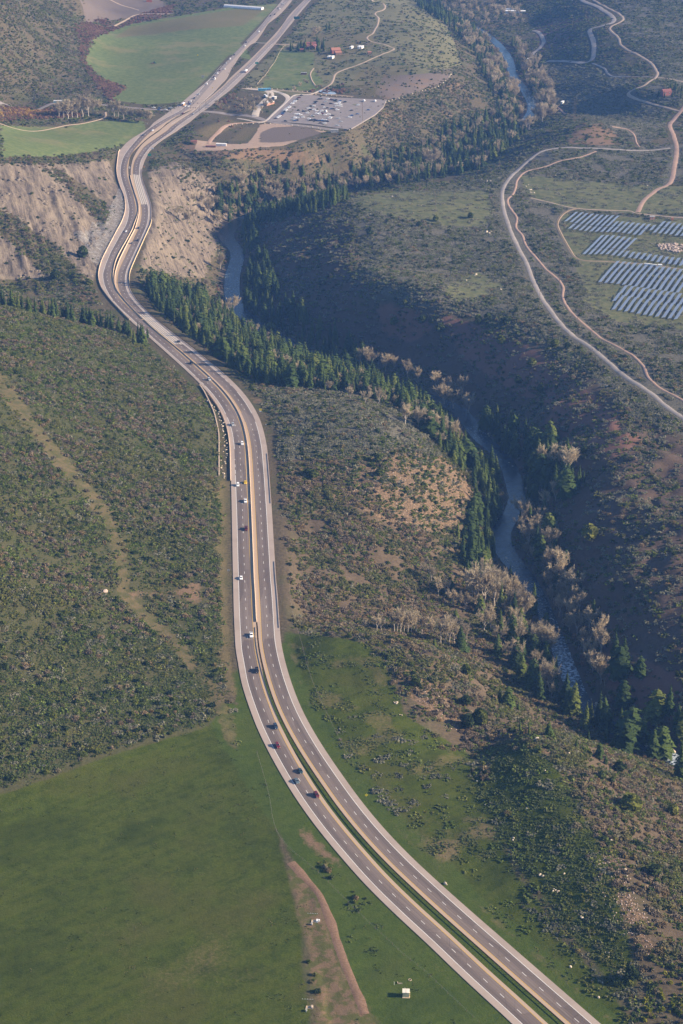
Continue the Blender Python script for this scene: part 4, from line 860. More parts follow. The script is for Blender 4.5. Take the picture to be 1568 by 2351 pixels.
# keep the draped roads free of plants
road_names = [o for o in col.objects if o.get('kind') == 'structure' and o.name.split('.')[0] not in ('terrain', 'river', 'lane_dashes') and not o.name.startswith(('highway', 'edge_lines'))]
RM = np.zeros(HZ.shape)
for o in road_names:
    co = np.empty(len(o.data.vertices) * 3, np.float32); o.data.vertices.foreach_get('co', co); co = co.reshape(-1, 3)
    ii = np.clip(((co[:, 0] - X0) / RES).round().astype(int), 1, NX_ - 2); jj = np.clip(((co[:, 1] - Y0) / RES).round().astype(int), 1, NY_ - 2)
    for a in (-1, 0, 1):
        for b in (-1, 0, 1): RM[jj + a, ii + b] = 1
free = offroad * (1 - RM)
lotz_ = zone([(440,290),(560,200),(900,222),(890,240),(800,302),(640,340),(450,345)], wobble=False)
waste = np.clip(1 - np.maximum.reduce([Z['bench'], Z['verge'], Z['mesagrass'], Z['bluff'], Z['farplow'], Z['lotdirt'], Z['bowl'] * .7, Z['roadbank'], Z['farfield2'] * .8, Z['farterr'] * .7, Z['cany'] * .5, Z['bare'] * .8, Z['strip'], Z['trail'], Z['dirtpatch'], Z['meadow']]), 0, 1)
wild = waste * sel(.3, .5, NB)
free = free * (1 - lotz_ * .95) * (1 - sstep(.0, .3, Z['meadow'])) * (1 - Z['farfield']) * (1 - Z['strip'] * .9) * (1 - Z['trail'] * .93) * (1 - Z['dirtpatch']) * (1 - .9 * Z['softpatch'])
ylow = sstep(1380, 1470, PYc + (fbm(XX, YY, 40, 71) - .5) * 120)
hillm = Z['hill']
oakA = zone([(635,1060),(760,1050),(860,1160),(980,1220),(1060,1230),(1100,1260),(1100,1440),(1180,1560),(1300,1650),(1240,1690),(1140,1740),(1040,1725),(985,1690),(925,1600),(890,1520),(845,1465),(650,1430)])
oakB = zone([(1215,1680),(1330,1660),(1568,1770),(2000,2000),(2000,2300),(1568,2351),(1470,2180),(1420,2010),(1340,1830)])
wall = zone([(560,480),(780,430),(840,560),(850,680),(980,720),(1250,800),(1568,1010),(2100,1250),(2100,1900),(1350,1540),(1250,1200),(1150,960),(880,840),(640,760),(560,620)])
terr = zone([(400,350),(760,350),(880,240),(1030,180),(1100,250),(980,330),(760,430),(500,470),(420,420)])
farhill = zone([(-400,-40),(165,-40),(180,80),(240,160),(300,215),(250,235),(-400,235)])
gul = zone([(-60,670),(150,700),(300,760),(340,790),(280,790),(140,740),(-60,710)], [(100,385),(190,470),(240,520),(225,470),(130,385)], [(-20,470),(40,500),(130,570),(200,640),(230,690),(180,690),(90,600),(-20,520)], [(0,358),(120,360),(220,350),(260,360),(150,378),(0,378)])
trees_r = zone([(330,640),(480,650),(700,800),(1000,930),(1130,1080),(1130,1300),(1060,1300),(1080,1120),(930,960),(560,880),(350,710)])
o_d = free * (wild * .012 + hillm * (.060 * (1 - ylow) * sel(.34, .58, NB) + .009 * ylow * sel(.5, .62, NB)) + oakA * .11 * sel(.22, .45, NB) + oakB * .11 * sel(.18, .4, NB) + wall * .009 * sel(.38, .55, NB)
     + terr * .038 * sel(.36, .5, NB) + farhill * .040 * sel(.4, .55, NB) + gul * .06 + Z['roadbank'] * .004 + trees_r * .012 + Z['scree'] * .004 + Z['midk'] * .002)
x, y, z = scatter(o_d, 101, 0); instancer('oak_brush', OAKP, x, y, z, .55, 1.25, 1, 'leafless grey brown oak brush on the slopes'); print('oak', len(x))
s_d = free * (wild * .03 + Z['mesa'] * .10 * (1 - .82 * Z['mesagrass']) * sel(.25, .5, NB) + wall * .016 + Z['bowl'] * .02 + terr * .02 + Z['midk'] * .06 + zone([(640,860),(700,880),(640,900)]) * .01
     + Z['bench'] * .02 * sel(.54, .62, fbm(XX, YY, 26, 83)) * (1 - .9 * Z['lushbot']) + farhill * .012)
x, y, z = scatter(s_d * (1 - .6 * sstep(2400, 3300, YY)), 102, 0); instancer('sagebrush', SAGEP, x, y, z, .8, 1.25, 2, 'grey green sagebrush covering the flats'); print('sage', len(x))
g_d = free * (wild * .03 + hillm * (.018 * ylow + .030 * (1 - ylow)) + Z['knoll'] * .012 + oakA * .02 + oakB * .03 + Z['verge'] * .0006 * sel(.5, .6, NB) + Z['roadbank'] * .02 + Z['scree'] * .022 + gul * .02 + Z['bench'] * .006) * sel(.14, .36, NB)
x, y, z = scatter(g_d, 103, 0); instancer('low_brush', GSAGEP, x, y, z, .75, 1.25, 3, 'dark green low brush on the slopes'); print('gsage', len(x))
f_d = free * (hillm * (.16 * ylow + .06 * (1 - ylow)) + Z['knoll'] * .10 + Z['bench'] * .035 * sel(.42, .6, NB) * (1 - Z['knoll']) * (1 - .9 * Z['lushbot']) + Z['roadbank'] * .06 + Z['verge'] * .0015)
x, y, z = scatter(f_d, 113, 0); instancer('fine_brush', FINEP, x, y, z, .8, 1.25, 13, 'fine green sagebrush on the lower slopes'); print('fine', len(x))
clump = zone([(738,1962),(778,1962),(835,2025),(875,2078),(862,2096),(815,2078),(762,2010)], [(478,1345),(515,1350),(518,1395),(485,1400)], [(1085,1765),(1112,1768),(1112,1795),(1088,1795)], [(330,1330),(470,1320),(478,1345),(400,1350),(335,1352)], soft=1)
x, y, z = scatter(free * clump * .16, 116, 0); instancer('roadside_shrubs', [OAKP[2], GSHP[0], GSAGEP[0]], x, y, z, .6, 1.3, 16, 'thick clump of roadside shrubs')
x, y, z = scatter(zone([(1468,2290),(1530,2240),(1900,2300),(1800,2500),(1430,2400),(1425,2340)], soft=2) * offroad * .07, 117, 0); instancer('yellow_green_shrubs', [dome_bush(54, 110, 1.4, 1.3, .42, M_ygs, 'yellow_green_shrub', 5)], x, y, z, .6, 1.3, 17, 'yellow green shrubs leafing out at the bottom right')
gs_d = free * (wild * .0015 + Z['bluff'] * .007 * sel(.5, .62, NB) + wild * .03 + hillm * .0022 + oakA * .0030 + oakB * .0022 + wall * .0055 * sel(.5, .6, NB) + terr * .005 + farhill * .006 + gul * .010 + trees_r * .010 + Z['screeL'] * .003 + Z['bank'] * .012 + Z['bluffr'] * .001)
x, y, z = scatter(gs_d, 104, 0); instancer('green_shrubs', GSHP, x, y, z, .6, 1.6, 4, 'scattered dark green shrubs on the slopes'); print('gshrub', len(x))
wl = zone([(170,60),(240,40),(290,90),(215,170),(260,190),(290,200),(330,225),(250,232),(190,150)], [(-20,245),(130,250),(200,265),(80,275),(-20,280)], [(225,60),(330,30),(400,10),(390,30),(290,70)], [(690,185),(720,165),(740,200),(725,215),(700,218)], [(720,206),(790,205),(790,218),(720,214)], [(500,275),(580,280),(560,300),(500,295)], [(480,225),(540,215),(600,240),(560,262),(500,255)], soft=1)
w_d = free * (wl * .13 + Z['bank'] * .020 * sel(.4, .55, NB))
x, y, z = scatter(w_d, 105, 0); instancer('willow_thicket', WILP, x, y, z, .7, 1.5, 5, 'pinkish leafless willow thicket'); print('willow', len(x))
gw = zone([(-20,252),(60,252),(130,256),(125,262),(60,272),(-20,270)], soft=1)
GOLD = [dome_bush(62, 120, 1.8, 2.4, .45, plant_mat('golden_willow_twigs', [(0, (.30, .17, .05)), (.5, (.42, .27, .09)), (1, (.50, .36, .14))]), 'golden_willow')]
x, y, z = scatter(free * gw * .06, 115, 0); instancer('golden_willows', GOLD, x, y, z, .8, 1.6, 15, 'golden willow thicket beside the hay field')
t_d = np.clip(Z['meadow'] * .03 + Z['bench'] * .02 + Z['verge'] * .03 + Z['strip'] * .006, 0, 1) * offroad * (1 - RM) * sel(.4, .55, NB)
r_ = np.random.default_rng(5)
TUFT = [patch_bush(45, 5, .30, plant_mat('grass_tufts', [(0, (.05, .075, .018)), (.6, (.10, .13, .03)), (1, (.20, .18, .07))]), 'grass_tuft', 7, 3.0)]
x, y, z = scatter(t_d * .5, 106, 0); instancer('grass_tufts', TUFT, x, y, z, .7, 1.4, 6, 'tufts of taller grass in the meadows'); print('tuft', len(x))

# ------------------------------------------------------------------ trees
TREES = []            # (kind, x, y, z, height, label, group, variant)
def top_height(x, y, z, ty):
    """tree height that puts its top on photo row ty"""
    h = 15.
    for _ in range(12):
        _, py = project(x, y, z + h); _, p2 = project(x, y, z + h + 1); h += float((ty - py) / (p2 - py))
    return h
def tree_px(kind, lst, label, group, var=None, lo=4, hi=30, wide=1.0):
    for q in lst:
        x, y, z = (float(v[0]) for v in G(q[0], q[1])); h = min(hi, max(lo, top_height(x, y, z, q[2]))); TREES.append((kind, x, y, z, h, label, group, var, wide))
def tree_zone(kind, poly, spacing, hmin, hmax, seed, label, group, var=None, keepf=1.0, wide=1.0):
    r = np.random.default_rng(seed); m = inpoly(PXc, PYc, poly) & (DH > 15) & (DV - QV * .5 > .5); j, i = np.nonzero(m)
    if not len(j): return
    order = r.permutation(len(j)); used = {}; c = 0
    for k_ in order:
        x = X0 + (i[k_] + r.random() - .5) * RES; y = Y0 + (j[k_] + r.random() - .5) * RES; key = (int(x // spacing), int(y // spacing)); ok = True
        for a in (-1, 0, 1):
            for b in (-1, 0, 1):
                for (u_, v_) in used.get((key[0] + a, key[1] + b), ()):
                    if (u_ - x) ** 2 + (v_ - y) ** 2 < spacing ** 2: ok = False
        if not ok: continue
        used.setdefault(key, []).append((x, y))
        if r.random() > keepf: continue
        z = float(hz(x, y)); TREES.append((kind, x, y, z, hmin + (hmax - hmin) * r.random() ** 1.3, label, group, var, wide))
tree_zone('c', [(560,462),(640,462),(720,462),(790,448),(800,462),(720,492),(650,500),(600,530),(575,590),(556,590),(560,530)], 6.5, 11, 20, 210, 'dark conifer in the deep bend of the canyon', 'conifers in the deep canyon bend', keepf=.85)
tree_zone('b', [(340,660),(480,700),(700,840),(960,940),(1060,1080),(950,960),(700,890),(560,850),(420,760)], 13, 9, 16, 211, 'leafless tree at the edge of the conifer stand', 'leafless trees at the edge of the conifer stand', keepf=.6)
tree_zone('b', [(480,480),(560,455),(640,440),(800,425),(800,412),(640,425),(540,440),(470,460)], 8, 9, 16, 212, 'pale leafless tree in the canyon bend below the highway', 'pale trees in the canyon bend', keepf=.8)
tree_zone('b', [(1180,1190),(1240,1200),(1310,1340),(1400,1500),(1380,1560),(1280,1420),(1200,1290)], 10, 11, 19, 213, 'leafless cottonwood on the shaded far bank', 'leafless cottonwoods on the shaded far bank', 2, keepf=.7)
A_ = 'conifers of the slope below the highway'
tree_zone('c', [(338,655),(420,680),(500,705),(560,770),(700,835),(850,880),(960,935),(1030,995),(1075,1060),(1060,1085),(1010,1030),(950,965),(900,930),(800,902),(690,890),(600,882),(540,850),(480,800),(420,760),(372,722),(345,690)], 4.9, 7, 24, 201, 'dark green conifer in the dense stand between the highway and the river', A_)
tree_zone('c', [(572,600),(610,590),(640,680),(720,750),(800,800),(860,850),(800,840),(690,800),(610,745),(566,700)], 6.5, 11, 22, 202, 'dark conifer on the shaded far bank below the mesa promontory', 'conifers on the far bank below the promontory', keepf=.9)
tree_zone('c', [(1082,975),(1130,965),(1230,1010),(1300,1060),(1330,1120),(1290,1150),(1240,1110),(1190,1060),(1130,1010)], 7, 13, 25, 203, 'tall conifer in the shade of the far bank where the river straightens', 'conifers on the far bank of the straight reach', keepf=.8)
tree_zone('c', [(1085,1080),(1130,1080),(1150,1170),(1130,1200),(1115,1300),(1080,1310),(1085,1230),(1110,1170)], 6.0, 12, 22, 204, 'green conifer on the near bank beside the open river', 'conifers on the near bank of the open river', keepf=.8)
tree_zone('c', [(490,500),(520,430),(600,400),(700,378),(800,372),(900,357),(1000,322),(1100,272),(1190,250),(1212,300),(1180,330),(1100,392),(1000,412),(900,427),(800,440),(700,457),(620,472),(560,520)], 8.5, 11, 21, 214, 'dark conifer in the deep bend of the canyon', 'conifers in the deep canyon bend', keepf=.72)
tree_zone('b', [(440,470),(520,430),(600,405),(700,385),(800,375),(900,362),(1000,335),(1100,280),(1190,255),(1210,300),(1100,392),(900,427),(700,457),(560,500)], 15, 10, 18, 215, 'pale leafless tree in the canyon bend below the highway', 'pale trees in the canyon bend', keepf=.7)
tree_zone('c', [(500,500),(560,470),(640,450),(700,440),(800,425),(900,412),(1000,398),(1100,378),(1150,340),(1185,305),(1150,290),(1080,330),(960,365),(900,395),(760,412),(640,430),(560,440),(500,455)], 7.0, 12, 22, 205, 'dark conifer in the deep bend of the canyon', 'conifers in the deep canyon bend', keepf=.95)
tree_zone('c', [(1000,10),(1060,50),(1110,90),(1150,160),(1180,240),(1200,300),(1160,310),(1120,200),(1090,120),(1040,70),(960,15),(930,-20),(980,-20)], 8.0, 11, 20, 206, 'far blue green conifer lining the river upstream bend', 'far conifers lining the river', keepf=.85)
tree_zone('c', [(1175,100),(1225,150),(1255,200),(1265,250),(1245,275),(1225,230),(1200,180),(1180,140)], 10.0, 11, 18, 207, 'far blue green conifer lining the river upstream bend', 'far conifers lining the river', keepf=.8)
tree_zone('c', [(1050,1010),(1100,1060),(1135,1130),(1140,1260),(1110,1320),(1070,1320),(1040,1250),(1085,1190),(1085,1100)], 7.5, 11, 21, 216, 'green conifer on the near bank beside the open river', 'conifers on the near bank of the open river', keepf=.75)
tree_zone('c', [(1195,1100),(1235,1100),(1260,1200),(1300,1330),(1270,1330),(1215,1230)], 8, 11, 20, 217, 'dark conifer in deep shade under the canyon wall', 'conifers under the canyon wall', keepf=.55)
tree_zone('b', [(1060,1320),(1110,1330),(1190,1390),(1250,1480),(1300,1590),(1270,1610),(1210,1560),(1130,1470),(1060,1400)], 9, 10, 18, 218, 'pale leafless cottonwood on the near bank above the rapids', 'pale cottonwoods above the rapids', 2, keepf=.6)
tree_zone('c', [(1080,1330),(1190,1400),(1290,1560),(1340,1640),(1450,1700),(1560,1745),(1560,1775),(1430,1725),(1320,1680),(1230,1600),(1120,1480)], 10, 12, 24, 219, 'dark green conifer on the near bank of the lower canyon', 'conifers on the near bank of the lower canyon', keepf=.6)
tree_zone('c', [(1230,1290),(1320,1420),(1420,1560),(1560,1690),(1560,1650),(1440,1520),(1340,1380),(1260,1250)], 11, 12, 22, 208, 'dark conifer in deep shade under the canyon wall', 'conifers under the canyon wall', keepf=.5)
near_c = [(1314,1640,1562),(1373,1669,1580),(1390,1677,1596),(1420,1692,1621),(1446,1706,1622),(1473,1708,1644),(1507,1730,1662),(1516,1736,1662),(1566,1692,1618),(1563,1790,1696),(1431,1623,1556),(1506,1652,1578)]
tree_px('c', near_c, 'large green spruce on the river bank in the right corner of the canyon', 'large spruces by the near rapids')
tree_px('c', [(1350,1700,1672),(1375,1742,1703),(1323,1716,1692),(1260,1692,1655),(1333,1744,1726),(1390,1754,1734),(1147,1612,1566),(1165,1624,1573),(1222,1581,1504),(1193,1684,1648),(1214,1690,1655),(1252,1660,1636),(1261,1686,1660),(1190,1634,1612)], 'green young conifer on the brown slope above the near rapids', 'young conifers above the near rapids')
tree_px('c', [(1058.4,1497,1432),(1226,1408,1337),(1253,1437,1403),(1253,1514,1468),(1130,1317,1285),(1171,1324,1292),(997,1490,1463),(1037,1353,1329),(1046,1420,1396)], 'green conifer standing among pale leafless trees', 'conifers among the pale leafless trees')
tree_px('c', [(1176,1010,945),(1215,1025,975),(1232,1025,980),(1269,1022,998),(1130,1101,1014),(1142,1111,1042),(1092,1097,1040),(1124,1161,1089),(1132,1167,1110),(1118,1201,1143),(1194,1207,1166),(1222,1195,1153),(1228,1269,1200),(1262,1101,1070),(1278,1093,1045),(1312,1107,1069),(1330,1107,1065),(1340,1111,1078),(1254,1125,1101),(1078,1301,1256),(1092,1305,1250),(1108,1311,1260),(1102,1253,1218)], 'tall sunlit conifer on the bank of the open river', 'tall conifers by the open river')
tree_zone('b', [(575,245),(620,225),(640,240),(600,268),(560,262)], 8, 7, 11, 220, 'thin leafless tree beside the bus loop and ranch', 'thin leafless trees by the ranch and bus loop', 2, keepf=.5)
tree_zone('c', [(668,108),(740,100),(765,112),(740,122),(690,122),(660,116)], 9, 9, 16, 221, 'dark tall evergreen beside the red roofed ranch house', 'dark evergreens by the ranch house', 3, keepf=.5, wide=1.5)
tree_zone('c', [(1495,205),(1568,200),(1568,228),(1510,228)], 9, 8, 13, 222, 'dark evergreen around the house on the far mesa', 'dark evergreens on the far mesa', 3, keepf=.5, wide=1.4)
tree_zone('b', [(480,245),(540,225),(600,230),(570,262),(500,258)], 9, 5, 9, 223, 'thin leafless tree beside the bus loop and ranch', 'thin leafless trees by the ranch and bus loop', 1, keepf=.6, wide=1.3)
# the row in the gully behind the left hillside
r = np.random.default_rng(77)
for xx_ in np.r_[np.arange(-20, 335, 9.0), 4, 60, 120, 200, 260]:
    ry_ = np.interp(xx_, [-20, 0, 150, 335], [705, 706, 737, 787]); x, y, z = (float(v[0]) for v in G(xx_ + r.normal() * 3, ry_ + 2)); y += 14 + 26 * r.random(); z = float(hz(x, y))
    ty = np.interp(xx_, [-20, 0, 60, 100, 200, 335], [668, 667, 688, 688, 706, 758]) + r.normal() * 5
    TREES.append(('c', x, y, z, min(30, max(10, top_height(x, y, z, ty - 4))), 'dark pine in the row behind the crest of the left hillside', 'pines behind the left crest', None, 1.15))
tree_px('c', [(318,788,737),(328,792,742),(308,790,752)], 'dark broad pine beside the highway shoulder', 'pines beside the highway shoulder', wide=1.3)
BL = 'bare pale trees along the river'
tree_px('b', [(1095,1390,1302),(1112,1395,1294),(1135,1390,1298),(1085,1378,1318),(1155,1372,1308),(1172,1390,1318),(1200,1420,1350),(1127,1450,1385),(1150,1458,1412),(1190,1487,1415),(1238,1495,1430),(1262,1505,1440),(1252,1590,1512),(1240,1470,1440)], 'pale leafless cottonwood on the near bank above the rapids', 'pale cottonwoods above the rapids', wide=.92)
tree_px('b', [(1040,1390,1353),(1006,1370,1327),(975,1320,1290),(1024,1366,1330),(990,1335,1300)], 'lone white barked leafless tree on the brushy slope', 'white barked trees on the brushy slope', 2)
tree_px('b', [(905,1453,1408),(912,1452,1406),(920,1454,1405),(928,1452,1408),(937,1455,1406),(945,1456,1410),(955,1457,1408),(968,1460,1416),(985,1462,1424),(838,1450,1420),(865,1452,1415),(875,1452,1422),(1012,1478,1428),(1022,1480,1424),(1032,1482,1422),(1043,1485,1426),(1070,1490,1438)], 'slim tan aspen in the row behind the green bench', 'aspens behind the green bench', 3, wide=1.3)
tree_px('b', [(1240,1085,1018),(1276,1085,1016),(1302,1090,1026),(1288,1078,1030),(1258,1080,1040),(1274,1155,1103),(1250,1172,1125),(1212,1260,1197),(1264,1255,1207),(1258,1330,1255),(1278,1345,1270),(1268,1300,1250),(1290,1390,1330),(1310,1430,1370),(1300,1400,1350),(1340,1500,1440),(1360,1550,1490),(1380,1570,1500),(1388,1575,1530),(1325,1460,1405),(1350,1520,1462),(1290,1130,1110)], 'leafless cottonwood on the shaded far bank', 'leafless cottonwoods on the shaded far bank', wide=.85)
tree_px('b', [(1155,1170,1128),(506,622,579),(530,728,680),(475,662,637),(508,715,692)], 'lone pale leafless tree at the water edge', 'lone pale trees at the water edge')
tree_px('b', [(825,845,800),(840,842,795),(850,845,800),(905,850,815),(960,880,840),(1000,890,850),(1020,930,880),(1040,940,890),(1060,910,860),(1075,950,900),(885,852,812),(935,868,828),(1030,915,868)], 'leafless tree at the foot of the red canyon slope', 'leafless trees at the foot of the red slope')
tree_px('b', [(930,975,925),(960,985,930),(985,1000,940),(1010,1010,950),(1030,1020,960),(1045,1030,975),(972,992,938),(998,1005,948)], 'leafless tree at the edge of the conifer stand', 'leafless trees at the edge of the conifer stand')
tree_px('b', [(990,395,320),(980,392,335),(430,520,480),(410,505,470),(480,495,455),(620,470,425),(640,470,430),(500,520,480),(520,505,470),(445,512,478)], 'pale leafless tree in the canyon bend below the highway', 'pale trees in the canyon bend')
tree_px('b', [(136,271,233),(146,271,229),(156,272,228),(166,271,230),(178,270,224),(190,268,217),(203,268,217),(214,264,222),(228,258,226),(262,268,228),(272,270,234),(284,275,240),(300,278,246),(320,281,248),(335,283,250),(345,284,252)], 'pale cottonwood in the row beside the hay field', 'pale cottonwoods beside the hay field', wide=1.2)
tree_px('b', [(700,196,180),(706,198,182),(676,214,196),(689,205,187),(543,236,222),(556,240,226),(530,232,215),(727,84,58),(733,80,60),(718,92,72),(723,88,64)], 'thin leafless tree beside the bus loop and ranch', 'thin leafless trees by the ranch and bus loop', 2)
tree_zone('b', [(1060,60),(1110,90),(1150,150),(1200,250),(1215,300),(1180,310),(1130,210),(1095,130),(1040,70)], 9.5, 12, 22, 301, 'far pale leafless tree lining the river upstream', 'far pale trees lining the river', keepf=.45, wide=1.1)
tree_zone('b', [(1185,100),(1230,150),(1262,205),(1275,270),(1225,290),(1225,230),(1205,180),(1185,140)], 8.5, 12, 22, 302, 'far pale leafless tree lining the river upstream', 'far pale trees lining the river', keepf=.6, wide=1.1)
tree_zone('b', [(960,-10),(1180,-10),(1200,60),(1120,80),(1040,50)], 12, 9, 16, 303, 'far pale leafless tree lining the river upstream', 'far pale trees lining the river', keepf=.6, wide=1.3)
tree_zone('b', [(640,450),(800,435),(900,425),(1000,405),(1000,385),(860,405),(700,430),(640,440)], 12, 9, 15, 304, 'pale leafless tree in the canyon bend below the highway', 'pale trees in the canyon bend', keepf=.5)
J_ = 'rounded junipers on the slopes'
tree_px('j', [(1270,1195,1176),(1354,1237,1205),(955,1573,1556),(1070,1547,1524),(1070,1617,1596),(1073,1670,1640),(1106,1662,1632),(1100,1655,1628)], 'rounded dark green juniper on the lower canyon slope', 'junipers on the lower canyon slope')
tree_px('j', [(1448,1860,1824),(1380,1790,1770),(1420,1770,1748),(1405,1800,1785),(1500,2010,1985),(1450,2250,2220),(1545,1870,1848)], 'yellow green juniper on the sunlit side of the knoll', 'junipers on the sunlit knoll')
tree_px('j', [(720,1095,1078),(680,950,935),(705,1088,1075),(868,1060,1042),(872,1090,1075),(1000,508,494),(962,520,508),(848,538,526),(1080,500,488),(880,900,885),(905,745,728),(1098,742,722),(1120,735,718),(1160,745,728),(1274,795,778),(1302,800,785),(1220,840,822),(1010,760,742),(970,740,722),(1190,880,862),(1240,900,880),(1270,1000,980),(1340,1040,1022),(1150,790,770),(930,700,688),(620,760,740)], 'dark green juniper on the dry slope', 'junipers on the dry slope')
tree_px('j', [(128,640,618),(190,590,565),(205,655,640),(480,380,370)], 'dark green juniper at the foot of the bluff', 'junipers at the foot of the bluff')
tree_px('c', [(742,112,84),(733,104,92),(688,112,97),(700,112,92),(672,112,98),(728,115,100),(714,112,96),(728,106,80),(756,66,48),(750,70,50)], 'dark tall evergreen beside the red roofed ranch house', 'dark evergreens by the ranch house', None, 3, 16, 1.6)
# individual trees: the 300 conifers and 200 leafless trees that show largest; the rest as woodland
def show(t_): 
    px, py = project(t_[1], t_[2], t_[3]); vis = (-30 < px < PW + 30) and (-30 < py < PH + 60)
    return (t_[4] * t_[4] / (t_[1] ** 2 + t_[2] ** 2 + 2.5e5)) if vis else -1
NAMES = {'c': 'conifer_tree', 'b': 'leafless_tree', 'j': 'juniper_tree'}
CATS = {'c': 'conifer', 'b': 'bare tree', 'j': 'juniper'}
r = np.random.default_rng(9)
PROTO = {}
def make_tree(kind, v):
    root = bpy.data.objects.new(NAMES[kind], None); col.objects.link(root); root.empty_display_size = .1
    if kind == 'c': obj('trunk', con_trunk, root); obj('crown', CON[v], root)
    elif kind == 'b': obj('trunk', BARE[v][0], root); obj('crown', BARE[v][1], root)
    else: obj('trunk', jun_trunk, root); obj('crown', JUN[v], root)
    return root
def copy_tree(o):
    c = o.copy(); col.objects.link(c)
    for ch in o.children:
        d = ch.copy(); col.objects.link(d); d.parent = c
    return c
for kind, limit in (('c', 298), ('b', 200), ('j', 100)):
    L = sorted((t_ for t_ in TREES if t_[0] == kind and show(t_) > 0), key=show, reverse=True)
    print(NAMES[kind], len(L)); rest = L[limit:]
    for t_ in L[:limit]:
        _, x, y, z, h, label, group, var, wide = t_
        n = {'c': 7, 'b': 4, 'j': 3}[kind]; v = var if var is not None else int(r.integers(0, n if kind != 'b' else 3))
        if (kind, v) in PROTO: o = copy_tree(PROTO[kind, v])
        else: o = PROTO[kind, v] = make_tree(kind, v)
        o.location = (x, y, z); o.rotation_euler = (r.normal() * .035, r.normal() * .035, r.random() * 6.283); ww_ = h * wide * (.85 + .65 * r.random()) * {'c': 1.12, 'b': .84, 'j': 1}[kind]; o.scale = (ww_, ww_, h)
        o['label'] = label; o['category'] = CATS[kind]; o['group'] = group
    if rest:
        a = np.array([q[1:5] for q in rest]); protos = {'c': CON, 'b': [b[1] for b in BARE[:3]], 'j': JUN}[kind]
        instancer({'c': 'conifer_woodland', 'b': 'leafless_woodland', 'j': 'juniper_scrub'}[kind], protos, a[:, 0], a[:, 1], a[:, 2], 1, 1, 55, {'c': 'far conifer woodland filling the canyon', 'b': 'far leafless trees filling the canyon', 'j': 'scattered junipers'}[kind], size=a[:, 3])
# ------------------------------------------------------------------ vehicles
def tag(o, label, cat, group=None):
    o['label'] = label; o['category'] = cat
    if group: o['group'] = group
    return o
def empty(name, loc=(0, 0, 0), rz=0., label=None, cat=None, group=None):
    o = bpy.data.objects.new(name, None); col.objects.link(o); o.empty_display_size = .2; o.location = loc; o.rotation_euler = (0, 0, rz)
    if label: tag(o, label, cat, group)
    return o
class MB:
    def __init__(s): s.V = []; s.F = []
    def box(s, x0, x1, y0, y1, z0, z1, tx=0., ty=0.):
        """box whose top is inset by tx, ty"""
        b = len(s.V)
        s.V += [(x0, y0, z0), (x1, y0, z0), (x1, y1, z0), (x0, y1, z0), (x0 + tx, y0 + ty, z1), (x1 - tx, y0 + ty, z1), (x1 - tx, y1 - ty, z1), (x0 + tx, y1 - ty, z1)]
        s.F += [tuple(b + i for i in f) for f in ((3, 2, 1, 0), (4, 5, 6, 7), (0, 1, 5, 4), (1, 2, 6, 5), (2, 3, 7, 6), (3, 0, 4, 7))]; return s
    def loft(s, secs):
        """rings of equal length joined and capped"""
        b = len(s.V); k_ = len(secs[0])
        for q in secs: s.V += [tuple(p) for p in q]
        for i in range(len(secs) - 1):
            for j in range(k_): s.F.append((b + i * k_ + j, b + i * k_ + (j + 1) % k_, b + (i + 1) * k_ + (j + 1) % k_, b + (i + 1) * k_ + j))
        s.F.append(tuple(b + j for j in range(k_))[::-1]); s.F.append(tuple(b + (len(secs) - 1) * k_ + j for j in range(k_))); return s
    def tube(s, pts, rads, k=6):
        v, f = tube(pts, rads if isinstance(rads, (list, tuple, np.ndarray)) else [rads] * len(pts), k); b = len(s.V); s.V += [tuple(q) for q in v]; s.F += [tuple(i + b for i in q) for q in f]; return s
    def quad(s, *p):
        b = len(s.V); s.V += list(p); s.F.append(tuple(range(b, b + len(p)))); return s
    def mesh(s, name, mat, smooth=False): return new_mesh(name, s.V, s.F, mat, smooth)
    def build(s, name, mat, parent=None, smooth=False, **kw): return obj(name, s.mesh(name, mat, smooth), parent, **kw)
glass = simple('car_glass', (.012, .015, .02), .06, .6); rubber = simple('tyre_rubber', (.02, .02, .02), .85, .2); chrome = simple('lamp_glass', (.75, .75, .70), .1, .6); redl = simple('tail_lamp', (.35, .02, .015), .2, .5)
PAINT = {k_: simple('paint_' + k_, v, .32, .5) for k_, v in dict(white=(.85, .85, .84), silver=(.42, .44, .46), black=(.018, .02, .024), darkblue=(.03, .05, .085), red=(.14, .014, .022), teal=(.02, .05, .065), slate=(.09, .13, .155), yellow=(.75, .50, .02), blue=(.05, .11, .26), orange=(.62, .24, .03), lightblue=(.12, .38, .55), darkred=(.10, .01, .016), grey=(.16, .165, .17)).items()}
def ring(x, w, zb, zt, r=.18):
    """rounded body section at station x"""
    return [(x, -w * .92, zb), (x, w * .92, zb), (x, w, zb + .22), (x, w, zt - r), (x, w - r * .8, zt), (x, -w + r * .8, zt), (x, -w, zt - r), (x, -w, zb + .22)]
